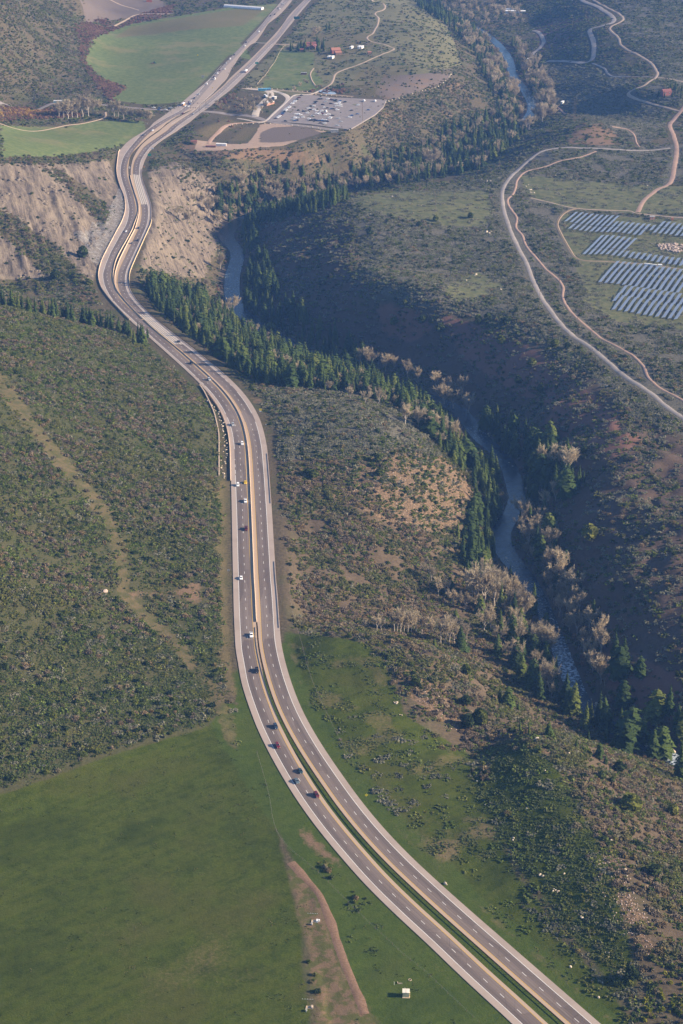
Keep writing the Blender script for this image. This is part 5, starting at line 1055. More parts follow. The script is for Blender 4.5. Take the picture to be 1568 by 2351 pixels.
KINDS = {  # length, half width, lower body stations (x, top), cabin: (base x rear, top x rear, top x front, base x front, roof z)
 'sedan': (4.7, .93, [(-2.35, .80), (-2.2, .95), (-1.4, 1.0), (.9, .98), (1.9, .86), (2.3, .72)], (-1.75, -.95, .45, 1.15, 1.46)),
 'suv': (4.8, .97, [(-2.4, .95), (-2.3, 1.08), (-1.0, 1.10), (.95, 1.08), (1.95, 1.0), (2.38, .85)], (-2.3, -2.0, .35, 1.05, 1.78)),
 'pickup': (5.7, 1.0, [(-2.85, 1.0), (-2.8, 1.06), (-.9, 1.08), (1.2, 1.10), (2.4, 1.05), (2.83, .9)], (-.75, -.6, .75, 1.35, 1.88)),
 'van': (5.6, 1.02, [(-2.8, 1.2), (-2.7, 1.25), (0, 1.25), (1.7, 1.2), (2.4, 1.0), (2.75, .85)], (-2.75, -2.65, 1.2, 2.0, 2.35))}
VP = {}
def make_vehicle(kind, colour, fine):
    name = {'sedan': 'sedan_car', 'suv': 'sport_utility_car', 'pickup': 'pickup_truck', 'van': 'van'}[kind]
    Ln, w, st, cab = KINDS[kind]; root = empty(name); b = MB()
    b.loft([ring(x, w * (.90 if abs(x) > Ln / 2 - .3 else 1), .30, zt) for x, zt in st])
    xr, tr, tf, xf, zr = cab; zb = .95 if kind == 'sedan' else 1.05
    b.loft([[(xr, -w * .93, zb), (xf, -w * .93, zb), (xf, w * .93, zb), (xr, w * .93, zb)], [(tr - .04, -w * .76, zr - .06), (tf + .05, -w * .76, zr - .06), (tf + .05, w * .76, zr - .06), (tr - .04, w * .76, zr - .06)], [(tr + .08, -w * .68, zr), (tf - .1, -w * .68, zr), (tf - .1, w * .68, zr), (tr + .08, w * .68, zr)]])
    if kind == 'pickup':       # bed walls standing above a dark floor
        b.box(-2.83, -2.75, -.98, .98, 1.05, 1.32); b.box(-2.75, -.9, -.98, -.88, 1.05, 1.32); b.box(-2.75, -.9, .88, .98, 1.05, 1.32)
        MB().box(-2.74, -.92, -.87, .87, 1.07, 1.10).build('bed_floor', rubber, root)
    b.build('body', PAINT[colour], root)
    g = MB(); lerp = lambda a, c, f: a + (c - a) * f; h = zr - .06
    def win(a, c, d, e): g.quad(a, c, d, e)
    zz = lambda f: zb + (h - zb) * f
    e = .012
    for f0, f1 in ((.12, .9),):
        # windscreen, rear window, side windows set 12 mm proud of the cabin
        yw = lambda f: lerp(w * .93, w * .76, f)
        win((lerp(xf, tf + .05, f0) + e, -yw(f0) * .9, zz(f0) + e), (lerp(xf, tf + .05, f0) + e, yw(f0) * .9, zz(f0) + e), (lerp(xf, tf + .05, f1) + e, yw(f1) * .92, zz(f1) + e), (lerp(xf, tf + .05, f1) + e, -yw(f1) * .92, zz(f1) + e))
        if kind != 'van': win((lerp(xr, tr - .04, f0) - e, yw(f0) * .9, zz(f0) + e), (lerp(xr, tr - .04, f0) - e, -yw(f0) * .9, zz(f0) + e), (lerp(xr, tr - .04, f1) - e, -yw(f1) * .92, zz(f1) + e), (lerp(xr, tr - .04, f1) - e, yw(f1) * .92, zz(f1) + e))
        for s_ in (-1, 1):
            a0 = lerp(xr, tr, .4) + .22 if kind != 'van' else .5
            q = [(a0, s_ * (yw(f0) + e), zz(f0)), (lerp(xf, tf, f0) - .22, s_ * (yw(f0) + e), zz(f0)), (lerp(xf, tf, f1) - .1, s_ * (yw(f1) + e), zz(f1)), (a0 + .12, s_ * (yw(f1) + e), zz(f1))]
            g.quad(*(q if s_ < 0 else q[::-1]))
    g.build('windows', glass, root)
    if fine:
        for sx in (-1, 1):
            for sy in (-1, 1):
                x = sx * Ln * .3; MB().tube([(x, sy * (w - .22), .34), (x, sy * (w + .01), .34)], .34, 12).build('wheel', rubber, root)
        zt = st[-1][1]; zr_ = st[0][1]
        for sy in (-1, 1):
            MB().box(Ln / 2 - .10, Ln / 2 + .0, sy * w * .62 - .17, sy * w * .62 + .17, zt - .24, zt - .06).build('headlight', chrome, root)
            MB().box(-Ln / 2 - .0, -Ln / 2 + .10, sy * w * .70 - .12, sy * w * .70 + .12, zr_ - .24, zr_ - .04).build('tail_light', redl, root)
            MB().box(xf - .35, xf - .22, sy * (w + .08) - .09, sy * (w + .08) + .09, 1.0, 1.14).build('mirror', PAINT[colour], root)
    return root
def copy_thing(o):
    c = o.copy(); col.objects.link(c)
    for ch in o.children:
        d = ch.copy(); col.objects.link(d); d.parent = c
        for g_ in ch.children:
            e = g_.copy(); col.objects.link(e); e.parent = d
    return c
def vehicle(kind, colour, x, y, z, rz, label, group=None, fine=True):
    k_ = (kind, colour, fine)
    if k_ in VP: o = copy_thing(VP[k_])
    else: o = VP[k_] = make_vehicle(kind, colour, fine)
    o.location = (x, y, z); o.rotation_euler = (0, 0, rz)
    for q in ('label', 'category', 'group'):
        if q in o: del o[q]
    tag(o, label, {'sedan': 'car', 'suv': 'car', 'pickup': 'pickup truck', 'van': 'van'}[kind], group); return o
def on_road(px, py):
    x, y, z = (float(v[0]) for v in G(px, py)); best = None
    for D, s_ in ((LDw, 1), (RDw, -1)):
        d = np.hypot(D[:, 0] - x, D[:, 1] - y); i = int(d.argmin())
        if best is None or d[i] < best[0]: j = min(i + 2, len(D) - 1); k_ = max(i - 2, 0); best = (d[i], math.atan2(*(D[j, :2] - D[k_, :2])[::-1]) + (0 if s_ > 0 else math.pi), D[i, 2])
    return x, y, best[2] + .025, best[1]
HW = [('suv','darkblue',633,1671.5,'dark blue car with roof rails beside the green median, above the wine red car'),('suv','red',637.3,1715.6,'wine red car in the shoulder lane, below the dark blue car'),('sedan','teal',689.5,1773.7,'dark teal hatchback in the median lane just ahead of a grey blue sedan'),('sedan','slate',681,1796.8,'grey blue sedan at the white edge line of the lower bend'),('suv','darkred',726.6,1829,'dark red car nearest the camera, beside the grassy median'),
 ('pickup','black',590,1542.5,'black pickup truck driving alone beside the start of the guardrail'),('pickup','white',577,1461.5,'white pickup truck where the median guardrail begins'),('sedan','white',553.5,1329.5,'lone white sedan in the shoulder lane of the straight'),('pickup','darkred',565,1216.5,'wine red pickup truck in the median lane of the straight'),('pickup','white',563.5,1153,'white pickup truck just below the yellow car'),
 ('sedan','yellow',563.3,1110,'bright yellow car in the median lane'),('suv','white',546,1116,'white car in the shoulder lane level with the yellow car'),('suv','white',555.9,1020.8,'white car in the median lane beside the boulder strip'),('pickup','silver',534.4,977,'silver pickup truck with a dark load at the end of the boulder strip'),('suv','silver',480.3,873.5,'silver car on the upper bend beside the oak slope'),('suv','black',439.6,835.5,'black car on the upper bend above the silver car'),
 ('sedan','darkblue',410.1,786,'dark sedan leaving the pale concrete patch towards the bluffs'),('sedan','white',289.5,533,'white car rounding the foot of the bluff'),('sedan','grey',303.5,559.5,'grey car in the median lane above the retaining wall'),('suv','black',317,553.5,'black car beside the retaining wall parapet'),('suv','darkblue',318,525,'dark car at the top of the retaining wall bend'),
 ('sedan','white',350.5,300.6,'white car below the junction by the hay field'),('sedan','darkblue',328.3,311.4,'dark blue car below the junction by the hay field')]
for kd, cl, px, py, lb in HW:
    x, y, z, a = on_road(px, py); vehicle(kd, cl, x, y, z, a, lb)
FARC = [('sedan','black',537.6,127),('suv','white',528,136.6),('sedan','silver',519.2,146.5),('sedan','white',516,159.8),('sedan','darkred',504.5,163.3),('suv','white',499.2,169.9),('suv','black',490.9,178.5),('van','white',492.8,183.3),('suv','white',474.9,194.2),('suv','silver',456.8,217.7),('suv','black',445.9,227),('sedan','white',437.9,234.2),('sedan','darkred',432.8,238.2),('sedan','white',425.5,245.5),('sedan','white',432.7,245.5),('suv','blue',436,240.5),
 ('sedan','silver',647,9),('suv','silver',651,11.5),('suv','grey',638.3,19.5),('sedan','white',642.3,21.6),('suv','black',631,34),('suv','black',621,37.6),('suv','white',594.3,74),('suv','black',565.2,98.7),('suv','white',562.3,106.9),('sedan','darkred',419.7,262),('sedan','silver',444,262.8)]
for kd, cl, px, py in FARC:
    x, y, z, a = on_road(px, py); nm_ = {'black': 'black', 'darkred': 'dark red', 'darkblue': 'dark blue'}.get(cl, cl)
    where = 'far up the highway beyond the junction' if py < 130 else ('in the line of traffic nearing the junction' if py < 232 else 'waiting at the highway junction')
    vehicle(kd, cl, x, y, z, a, '%s %s %s' % (nm_, 'van' if kd == 'van' else 'car', where), 'cars on the far highway')
for kd, cl, px, py in (('suv','darkblue',367,249.6),('sedan','blue',364.5,253.2),('sedan','white',380,253.2),('suv','black',389.6,252),('sedan','white',352.8,248.8),('sedan','silver',392,249.4)):
    x, y, z = (float(v[0]) for v in G(px, py)); vehicle(kd, cl, x, y, z + .3, 0.05, '%s car queueing on the side road at the junction' % cl.replace('dark', 'dark '), 'cars queueing on the side road')
PK = [(580,200,'d'),(555,222,'r'),(530,243,'d'),(515,258,'w'),(510,268,'w'),(490,283,'w'),(480,288,'w'),(455,318,'w'),(450,326,'w'),(435,333,'w'),(420,350,'w'),(412,358,'w'),(405,366,'s'),(395,375,'d'),(385,387,'b'),(375,396,'b'),(368,405,'r'),(355,412,'w'),(345,420,'w'),(335,428,'w'),(322,434,'w'),(415,470,'d'),(310,440,'d'),(760,240,'d'),(790,238,'d'),(735,265,'d'),(718,282,'d'),(680,312,'d'),(708,312,'w'),(652,335,'w'),(668,352,'d'),(603,368,'d'),(640,385,'w'),(520,395,'w'),(545,392,'w'),(548,402,'w'),(570,404,'w'),(515,430,'w'),(510,438,'w'),(540,435,'w'),(550,425,'d'),(595,428,'w'),(490,455,'s'),(530,462,'d'),(510,465,'b'),(855,238,'w'),(890,243,'r'),(910,248,'d'),(930,258,'d'),(940,248,'d'),(832,268,'s'),(803,298,'d'),(888,287,'d'),(940,288,'w'),(970,280,'w'),(985,295,'w'),(945,312,'w'),(988,315,'w'),(980,260,'b'),(975,270,'w'),(1032,270,'d'),(825,330,'w'),(848,332,'d'),(893,340,'b'),(915,342,'d'),(955,352,'w'),(790,365,'w'),(738,362,'w'),(708,348,'w'),(765,388,'w'),(770,396,'w'),(740,393,'w'),(793,392,'r'),(828,403,'w'),(865,398,'w'),(905,410,'d'),(882,432,'w'),(875,440,'w'),(695,415,'s'),(660,447,'w'),(690,458,'d'),(678,462,'d'),(710,455,'d'),(730,462,'r'),(745,464,'d'),(760,466,'b'),(775,466,'b'),(790,466,'d'),(805,467,'b'),(820,468,'d'),(835,470,'d'),(850,472,'d'),(828,458,'w'),(805,455,'w'),(870,440,'s'),(775,490,'d'),(823,492,'w'),(965,442,'s'),(990,475,'s'),(955,517,'s'),(1085,430,'w'),(1103,412,'b'),(1165,395,'b'),(1100,357,'d'),(1172,302,'w'),(1278,352,'b')]
CM = {'w': 'white', 'd': 'black', 'b': 'blue', 'r': 'darkred', 's': 'silver'}
r = np.random.default_rng(3)
for a, b, c_ in PK:
    x, y, z = (float(v) for v in Uz(564.5 + .22 * a, 175.6 + .22 * b, lotz + .5)); cl = CM[c_]; kd = ['sedan', 'suv', 'suv', 'sedan'][int(r.integers(0, 4))]
    vehicle(kd, cl, x, y, lotz + .47, R(8) + r.normal() * .04 + (math.pi if r.random() < .5 else 0), '%s %s parked in the park and ride lot' % ({'darkred': 'dark red'}.get(cl, cl), {'sedan': 'sedan', 'suv': 'tall car'}[kd]), '%s cars in the park and ride lot' % cl.replace('dark', 'dark '), fine=False)
for a, b, lb in ((838,370,'white van in the middle of the park and ride lot'), (1235,258,'white van alone at the top edge of the lot'), (1350,262,'white van at the far right edge of the lot')):
    x, y, z = (float(v) for v in Uz(564.5 + .22 * a, 175.6 + .22 * b, lotz + .5)); vehicle('van', 'white', x, y, lotz + .47, R(80), lb, None, False)
for kd, cl, px, py, lb in (('suv','black',794,300,'black car on the dirt below the parking lot'),('suv','black',1405,44,'black car on the canyon road switchback'),('sedan','black',1223,114,'dark car parked by the river bridge'),('sedan','black',1310,143,'dark car on the bottom of the canyon road'),('sedan','white',1212,136,'white car at the canyon loop')):
    x, y, z = (float(v[0]) for v in G(px, py)); vehicle(kd, cl, x, y, z + .3, .4, lb, None, False)
def bus(px, py, rz, lo, hi, Ln, label, kind='bus', z=None, road=False):
    if road: x, y, z, rz = on_road(px, py)
    else: x, y, z0 = (float(v[0]) for v in G(px, py)); z = z0 + .3
    o = empty(kind, (x, y, z), rz, label, kind.replace('_', ' '))
    MB().loft([ring(q, 1.27, .4, 1.5, .05) for q in (-Ln / 2, Ln / 2)]).build('lower_body', PAINT[lo], o)
    MB().loft([[(q, -1.25, 1.5), (q, 1.25, 1.5), (q, 1.25, 2.9), (q, 1.05, 3.1), (q, -1.05, 3.1), (q, -1.25, 2.9)] for q in (-Ln / 2 + .03, Ln / 2 - .05)]).build('upper_body', PAINT[hi], o)
    if kind != 'box_truck':
        MB().box(-Ln / 2 + .5, Ln / 2 - .6, -1.27, 1.27, 1.75, 2.55).build('windows', glass, o)
    MB().box(Ln / 2 - .06, Ln / 2 + .01, -1.1, 1.1, 1.4, 2.6).build('windscreen', glass, o)
    for sx in (-.32, .33):
        for sy in (-1, 1): MB().tube([(sx * Ln, sy * 1.0, .48), (sx * Ln, sy * 1.28, .48)], .48, 10).build('wheel', rubber, o)
    return o
bus(133, 236.5, .05, 'lightblue', 'white', 11, 'white and blue bus on the side road behind the cottonwoods')
bus(602, 209, .1, 'lightblue', 'lightblue', 11, 'light blue bus parked at the back of the bus loop'); bus(612, 208.2, .2, 'blue', 'lightblue', 11, 'light blue bus nose to tail behind another, right of it'); bus(610, 224, 1.9, 'lightblue', 'white', 10, 'white roofed blue bus in the bus loop')
bus(420.8, 242.5, 0, 'orange', 'white', 9, 'orange bus with a white roof waiting at the junction', road=True)
bus(564.5, 166, 0, 'red', 'white', 9, 'red and white box truck driving away past the junction', 'box_truck', road=True)

# ------------------------------------------------------------------ barriers, guardrails, walls, fences
concrete = simple('barrier_concrete', (.60, .46, .33), .85, .2, var=.12, scale=.8); steel = simple('galvanised_steel', (.30, .28, .27), .45, .5, .6); rust = simple('weathered_steel', (.14, .085, .06), .75, .3, var=.25, scale=2); wood = simple('weathered_wood', (.20, .15, .11), .9, .15, var=.25, scale=4)
wallm = simple('retaining_wall_face', (.60, .47, .29), .9, .15, var=.14, scale=.5); palew = simple('pale_stone', (.55, .43, .32), .9, .15, var=.25, scale=1.2)
def sweep(P, prof):
    """profile (offset to the right of travel, height) swept along a polyline"""
    n_ = normals2(P); secs = [[(p[0] + q[0] * o_, p[1] + q[1] * o_, p[2] + h) for o_, h in prof] for p, q in zip(P, n_)]
    return MB().loft(secs)
def cut(P, y0, y1):
    _, py = project(P[:, 0], P[:, 1], P[:, 2]); return P[(py >= y0) & (py <= y1)]
JER = [(-.30, -.4), (-.30, .08), (-.14, .32), (-.09, .85), (.09, .85), (.14, .32), (.30, .08), (.30, -.4)]
def barrier(P, label, prof=JER, mat=None):
    if len(P) < 2: return
    o = sweep(P[::2], prof).build('concrete_barrier', mat or concrete); tag(o, label, 'barrier'); return o
out = lambda P, d: (lambda Q: (Q.__setitem__((slice(None), slice(0, 2)), P[:, :2] - normals2(P) * d), Q)[1])(P.copy())
barrier(cut(out(RA, -.38), 735, 1432), 'long concrete barrier dividing the two carriageways')
barrier(cut(out(LA, -.35), 344, 735), 'concrete parapet along the foot of the bluff')
barrier(cut(out(LB, .30), 440, 735), 'concrete barrier on the upper carriageway side of the planted median')
barrier(cut(out(RA, -.30), 402, 735), 'concrete barrier on the lower carriageway side of the planted median')
barrier(cut(out(LA, -.35), 905, 1107), 'low concrete barrier beside the strip of boulders')
# tall retaining wall on the river side of the bend
P = cut(out(RB, .45), 505, 655); _, wy = project(P[:, 0], P[:, 1], P[:, 2]); n_ = normals2(P)
hw = np.interp(wy, [505, 540, 580, 620, 655], [2.0, 6.5, 6.0, 4.0, .8]); secs = [[(p[0] - q[0] * a, p[1] - q[1] * a, p[2] + h) for a, h in ((0, .9), (.35, .9), (.55, -hh), (0, -hh))] for p, q, hh in zip(P, n_, hw)]
tag(MB().loft(secs[::2]).build('retaining_wall', wallm), 'tall pale retaining wall holding the river side of the bend', 'wall')
def guardrail(P, label, mat, step=4.6):
    if len(P) < 3: return
    o = empty('guardrail', tuple(P[0][:3]), 0, label, 'guardrail'); P = P.copy(); P[:, :3] -= P[0, :3].copy()
    sweep(P[::2], [(-.05, .45), (-.05, .80), (.0, .72), (.05, .80), (.05, .45), (0, .55)]).build('rail', mat, o)
    s = cum(P); n = min(100, int(s[-1] / step)); pm = MB().box(-.09, .09, -.09, .09, -.8, .78).mesh('post', mat)
    for q in np.linspace(0, s[-1], n): obj('post', pm, o, (np.interp(q, s, P[:, 0]), np.interp(q, s, P[:, 1]), np.interp(q, s, P[:, 2])))
guardrail(cut(out(RDw, -(LANE + 2.4)), 1438, 2420), 'brown steel guardrail along the grassy median', rust)
guardrail(cut(out(RB, .5), 388, 512), 'steel guardrail on the river side below the junction', rust)
guardrail(cut(out(RB, .4), 640, 862), 'steel guardrail on the river side above the conifers', rust)
guardrail(cut(out(RB, .4), 1040, 1160), 'steel guardrail beside the oak brush below the turnout', rust)
guardrail(cut(out(RB, .4), 1288, 1450), 'steel guardrail ending at the green bench', rust)
a = np.array([(459,886),(469.4,901.5),(485.4,934.3),(493.4,955),(499.8,983),(502.7,1002),(503,1050),(503,1093.6)]); x, y, z = G(a[:, 0], a[:, 1]); P = resample(np.stack([x, y, z], 1), 1.7)
wall_mb = MB(); r = np.random.default_rng(31); n_ = normals2(P)
for i in range(len(P) - 1):
    p, q = P[i], P[i + 1]; h = 1.0 + .25 * r.random(); w_ = .35; zz = float(hz(p[0], p[1])); f = .93
    c0 = [(p[0] - n_[i][0] * w_, p[1] - n_[i][1] * w_), (p[0] + (q[0] - p[0]) * f - n_[i][0] * w_, p[1] + (q[1] - p[1]) * f - n_[i][1] * w_), (p[0] + (q[0] - p[0]) * f + n_[i][0] * w_, p[1] + (q[1] - p[1]) * f + n_[i][1] * w_), (p[0] + n_[i][0] * w_, p[1] + n_[i][1] * w_)]
    wall_mb.loft([[(u_, v_, zz - .5) for u_, v_ in c0], [(u_, v_, zz + h) for u_, v_ in c0]])
tag(wall_mb.build('block_wall', palew), 'low pale block wall above the strip of boulders', 'wall')
def fence(pts, label, step=4.5, h=1.35, mat=None, wires=True, name='wire_fence'):
    a = np.array(pts, float); x, y, z = G(a[:, 0], a[:, 1]); P = resample(np.stack([x, y, z], 1), 2.0); P[:, 2] = hz(P[:, 0], P[:, 1])
    o = empty(name, tuple(P[0]), 0, label, 'fence'); s = cum(P); n = max(2, min(99, int(s[-1] / step))); m_ = mat or wood
    pm = MB().tube([(0, 0, -.3), (0, 0, h)], [.07, .06], 6).mesh('post', m_); Q = []
    for q in np.linspace(0, s[-1], n):
        c_ = np.array([np.interp(q, s, P[:, k_]) for k_ in range(3)]); c_[2] = hz(c_[0], c_[1]); Q.append(c_ - P[0]); obj('post', pm, o, tuple(c_ - P[0]))
    Q = np.array(Q)
    if wires:
        wm = MB()
        for hh in (.5, .9, 1.25): wm.tube(Q + [0, 0, hh], .012 if mat is None else .06, 4)
        wm.build('wires' if mat is None else 'rails', steel if mat is None else mat, o)
fence([(590,1730),(609,1795),(620,1840),(626,1880),(640,1920),(670,1955),(701,1980),(743,2017),(771,2046),(830,2105),(880,2150),(930,2197),(976,2233),(1029,2284),(1100,2350)], 'wire fence on wooden posts between the meadow and the highway')
fence([(475,1110),(478,1200),(472,1280),(470,1340),(473,1380)], 'wire fence on the brushy slope left of the highway')
fence([(662,1300),(667,1380),(690,1470),(715,1560),(760,1660),(800,1740)], 'wire fence between the highway and the green bench')
fence([(590,195),(626,150),(647,113),(657,105)], 'pale rail fence along the ranch pasture', 6, 1.3, palew, True, 'rail_fence')
fence([(712,170),(716,185),(724,197),(738,200)], 'pale rail fence beside the pasture lane', 6, 1.3, palew, True, 'rail_fence')

# ------------------------------------------------------------------ boulders
rockm = simple('pale_boulder', (.50, .42, .32), .9, .15, var=.25, scale=2)
redrock = simple('pink_rock', (.42, .33, .27), .9, .15, var=.25, scale=2)
def rock_mesh(seed, mat):
    bm = bmesh.new(); bmesh.ops.create_icosphere(bm, subdivisions=2, radius=1.0); r = np.random.default_rng(seed); ax = unit(r.normal(size=(7, 3)))
    for v in bm.verts:
        p = np.array(v.co)
        for q in ax:
            d = p @ q
            if d > .72: p = p - q * (d - .72) * .9
        v.co = Vector(p * [1.0, .8, .68]) * (1 + r.normal() * .03)
    me = bpy.data.meshes.new('boulder'); bm.to_mesh(me); bm.free(); me.materials.append(mat); return me
ROCK = [rock_mesh(s_, rockm) for s_ in (1, 2, 3)]; RROCK = [rock_mesh(s_, redrock) for s_ in (4, 5)]
r = np.random.default_rng(41)
def boulder(x, y, s, label, group=None, lib=ROCK, z=None):
    o = obj('boulder', lib[int(r.integers(0, len(lib)))]); o.location = (x, y, (float(hz(x, y)) if z is None else z) + s * .28); o.rotation_euler = (r.normal() * .3, r.normal() * .3, r.random() * 6.28); o.scale = (s * (.85 + .4 * r.random()), s, s * (.8 + .4 * r.random())); tag(o, label, 'boulder', group)
def boulders(pts, s, label, group=None, n=1, spread=0., lib=ROCK):
    for q in pts:
        x0, y0, z0 = (float(v[0]) for v in G(q[0], q[1]))
        for k_ in range(q[2] if len(q) > 2 else n): boulder(x0 + r.normal() * spread, y0 + r.normal() * spread, s * (.6 + .8 * r.random()), label, group, lib)
a = np.array([(478,918),(494,940),(506,960),(512,985),(516,1010),(515,1045),(513,1075),(511,1100)], float); x, y, z = G(a[:, 0], a[:, 1]); P = resample(np.stack([x, y, z], 1), 4.2)
for p in P: boulder(p[0] + r.normal() * 1.0, p[1] + r.normal() * .8, .55 + .75 * r.random() ** 2, 'pale boulder in the grass strip below the block wall', 'boulders in the grass strip by the highway')
K_ = 'pale boulder lying in the sagebrush on the knoll beside the highway'; KG = 'boulders on the knoll'
boulders([(1175,1927,3),(1238,2011,2),(1271,2046,3),(1280,2046,2),(1299,2008),(1341,2106,2),(1394,2191,3),(1310,2228),(1249,1766),(1384,1813),(1211,1858),(1366,2143),(1386,2256),(1384,2288,2),(1086,1799),(1114,1846),(1440,2010),(1455,2040),(1430,1990),(1470,2090),(1410,1930)], .62, K_, KG, 1, .9)
boulders([(241,1360)], 1.6, 'lone pink white boulder on the hillside by the end of the track', None, 1, 0, RROCK)
boulders([(1215,1692),(1232,1698),(1306,1731)], 1.3, 'pale boulder on the crest of the knoll', 'boulders on the crest of the knoll')
boulders([(1021,2029,2)], .7, 'tan boulder beside the brush clump near the highway', 'tan boulders by the brush clump', 1, 1.0)
boulders([(905,1612,5),(918,1642,2),(868,1466),(872,1470)], .55, 'small pale rock on the green bench', 'rocks on the green bench', 1, 1.0)
boulders([(1098,405,4),(1106,412,4),(1112,416,5),(1120,418,5),(1125,406,3),(1092,414,3)], 1.2, 'pale boulder in the heap on the mesa rim', 'boulders heaped on the mesa rim', 1, 2.6)
boulders([(1212,428,2),(1222,443,3),(1225,424),(1218,436,2)], 1.2, 'pale boulder beside the upper mesa road', 'boulders by the upper mesa road', 1, 1.6)
boulders([(1118,533,4),(1126,536,3)], 1.3, 'pale boulder in the cluster on the promontory', 'boulders clustered on the promontory', 1, 1.5)
boulders([(1088,632,2),(1096,631),(1076,645),(1150,666,2),(954,440),(900,452)], 1.0, 'pale boulder at the edge of the grassy patch on the mesa', 'boulders on the mesa grass', 1, 1.0)
boulders([(1275,404),(1374,418),(1486,427,2),(1448,600-4)], 1.0, 'lone pale rock in the mesa pasture', 'rocks in the mesa pasture')
boulders([(1394,888),(1274,826),(1304,856),(1285,840)], 1.0, 'grey boulder on the canyon wall below the mesa road', 'boulders on the canyon wall')
boulders([(1385,1630,2),(1396,1640),(1370,1624),(1398,1663),(1475,1704),(1480,1712),(1465,1698),(1530,1716,2),(1540,1722)], 1.5, 'pale boulder in the river at the near rapids', 'boulders in the near rapids', 1, 1.5)
boulders([(1168,1290,2),(1175,1300,2),(1228,1342,2),(1236,1352),(1235,1368,2),(1120,1000,2),(1165,1065,3),(1172,1075,2),(1205,1120),(1210,1135)], 1.1, 'grey boulder in the open river', 'boulders in the open river', 1, 1.5)
def boulder_row(pts, step, s, label, group):
    a = np.array(pts, float); x, y, z = G(a[:, 0], a[:, 1]); P = resample(np.stack([x, y, z], 1), step)
    for p in P: boulder(p[0] + r.normal() * .3, p[1] + r.normal() * .3, s * (.7 + .6 * r.random()), label, group)
boulder_row([(566,201),(600,203),(659,206.5),(705,211)], 7, 1.0, 'white boulder lining the trail behind the bus loop', 'boulders lining the trail')
boulder_row([(725,217),(784,222),(808,224.5)], 7, 1.0, 'white boulder lining the top of the lot', 'boulders lining the top of the lot')
boulder_row([(520,292),(545,286),(600,284),(660,287),(720,293),(742,300)], 7, 1.0, 'white boulder lining the dirt lot', 'boulders lining the dirt lot')
boulder_row([(885,236),(900,230),(950,215),(985,205),(1012,196),(1028,180),(1037,170)], 9, 1.3, 'pale boulder along the edge of the terrace', 'boulders along the terrace edge')
# rubble heap in the solar field, gravel bars
def heap(name, poly, n, s, mat, label, seed, zup=.0):
    rr = np.random.default_rng(seed); m = inpoly(PXc, PYc, poly); j, i = np.nonzero(m)
    if not len(j): return
    k_ = rr.integers(0, len(j), n); x = X0 + (i[k_] + rr.random(n)) * RES; y = Y0 + (j[k_] + rr.random(n)) * RES
    instancer(name, [ROCK[0] if mat is None else mat], x, y, hz(x, y) + zup * rr.random(n), s * .5, s * 1.5, seed, label)
heap('rubble', [(1505,564),(1530,561),(1600,563),(1600,583),(1545,580),(1512,573)], 320, 1.25, RROCK[0], 'heap of pinkish rubble beside the solar panels', 61, 1.0)
heap('gravel_bar', [(1160,1260),(1178,1268),(1215,1330),(1195,1330),(1168,1290)], 260, .55, None, 'grey gravel bar at the bend of the river', 62)
heap('gravel_bar', [(1345,1605),(1390,1640),(1420,1672),(1390,1670),(1350,1628)], 120, .6, None, 'rocky bank by the near rapids', 63)
heap('river_stones', [(1085,990),(1125,1020),(1165,1060),(1160,1080),(1110,1030),(1080,1005)], 130, .7, None, 'stones in the shaded river', 64)
heap('river_stones', [(1140,1190),(1170,1180),(1160,1215),(1130,1230)], 150, .6, None, 'stones at the water edge of the open river', 65)
heap('river_stones', [(590,742),(640,760),(660,790),(620,770)], 90, .9, None, 'stones in the canyon bend', 66)
heap('scree_stones', [(700,1060),(900,1040),(1040,1070),(1085,1115),(1050,1190),(950,1220),(800,1160)], 520, .42, RROCK[0], 'tan stones on the scree slope', 67)
heap('scree_stones', [(1330,1960),(1420,1960),(1490,2120),(1490,2200),(1420,2150)], 420, .35, RROCK[1], 'tan stones on the sunlit knoll', 68)
heap('scree_stones', [(900,1510),(1040,1620),(1060,1690),(960,1630)], 220, .35, RROCK[1], 'tan stones on the brown slope', 69)

# broken ledges standing out of the bluffs
shm = NT('shale_blocks'); sn = shm.noise(.8, 5, .7); SHALE = shm.bsdf(shm.mix(shm.maprange(sn, .35, .65), (.075, .063, .053), (.25, .205, .155)), .95, .1)
LEDGE = [rock_mesh(s_, SHALE) for s_ in (7, 8)]
rr = np.random.default_rng(71); bz = (Z['bluff'] > .5) & (DH > 13); ln_ = fbm(XX, YY, 34, 131, 4); j, i = np.nonzero(bz & (np.abs(ln_ - .5) < .022) & (np.abs((HZ * .09) % 1 - .5) < .22)); k_ = rr.integers(0, len(j), min(520, len(j) * 2)); x = X0 + (i[k_] + rr.random(len(k_))) * RES; y = Y0 + (j[k_] + rr.random(len(k_))) * RES
instancer('ledge_blocks', LEDGE, x, y, hz(x, y) - .5, .8, 3.4, 72, 'broken rock ledges standing out of the shale bluffs')

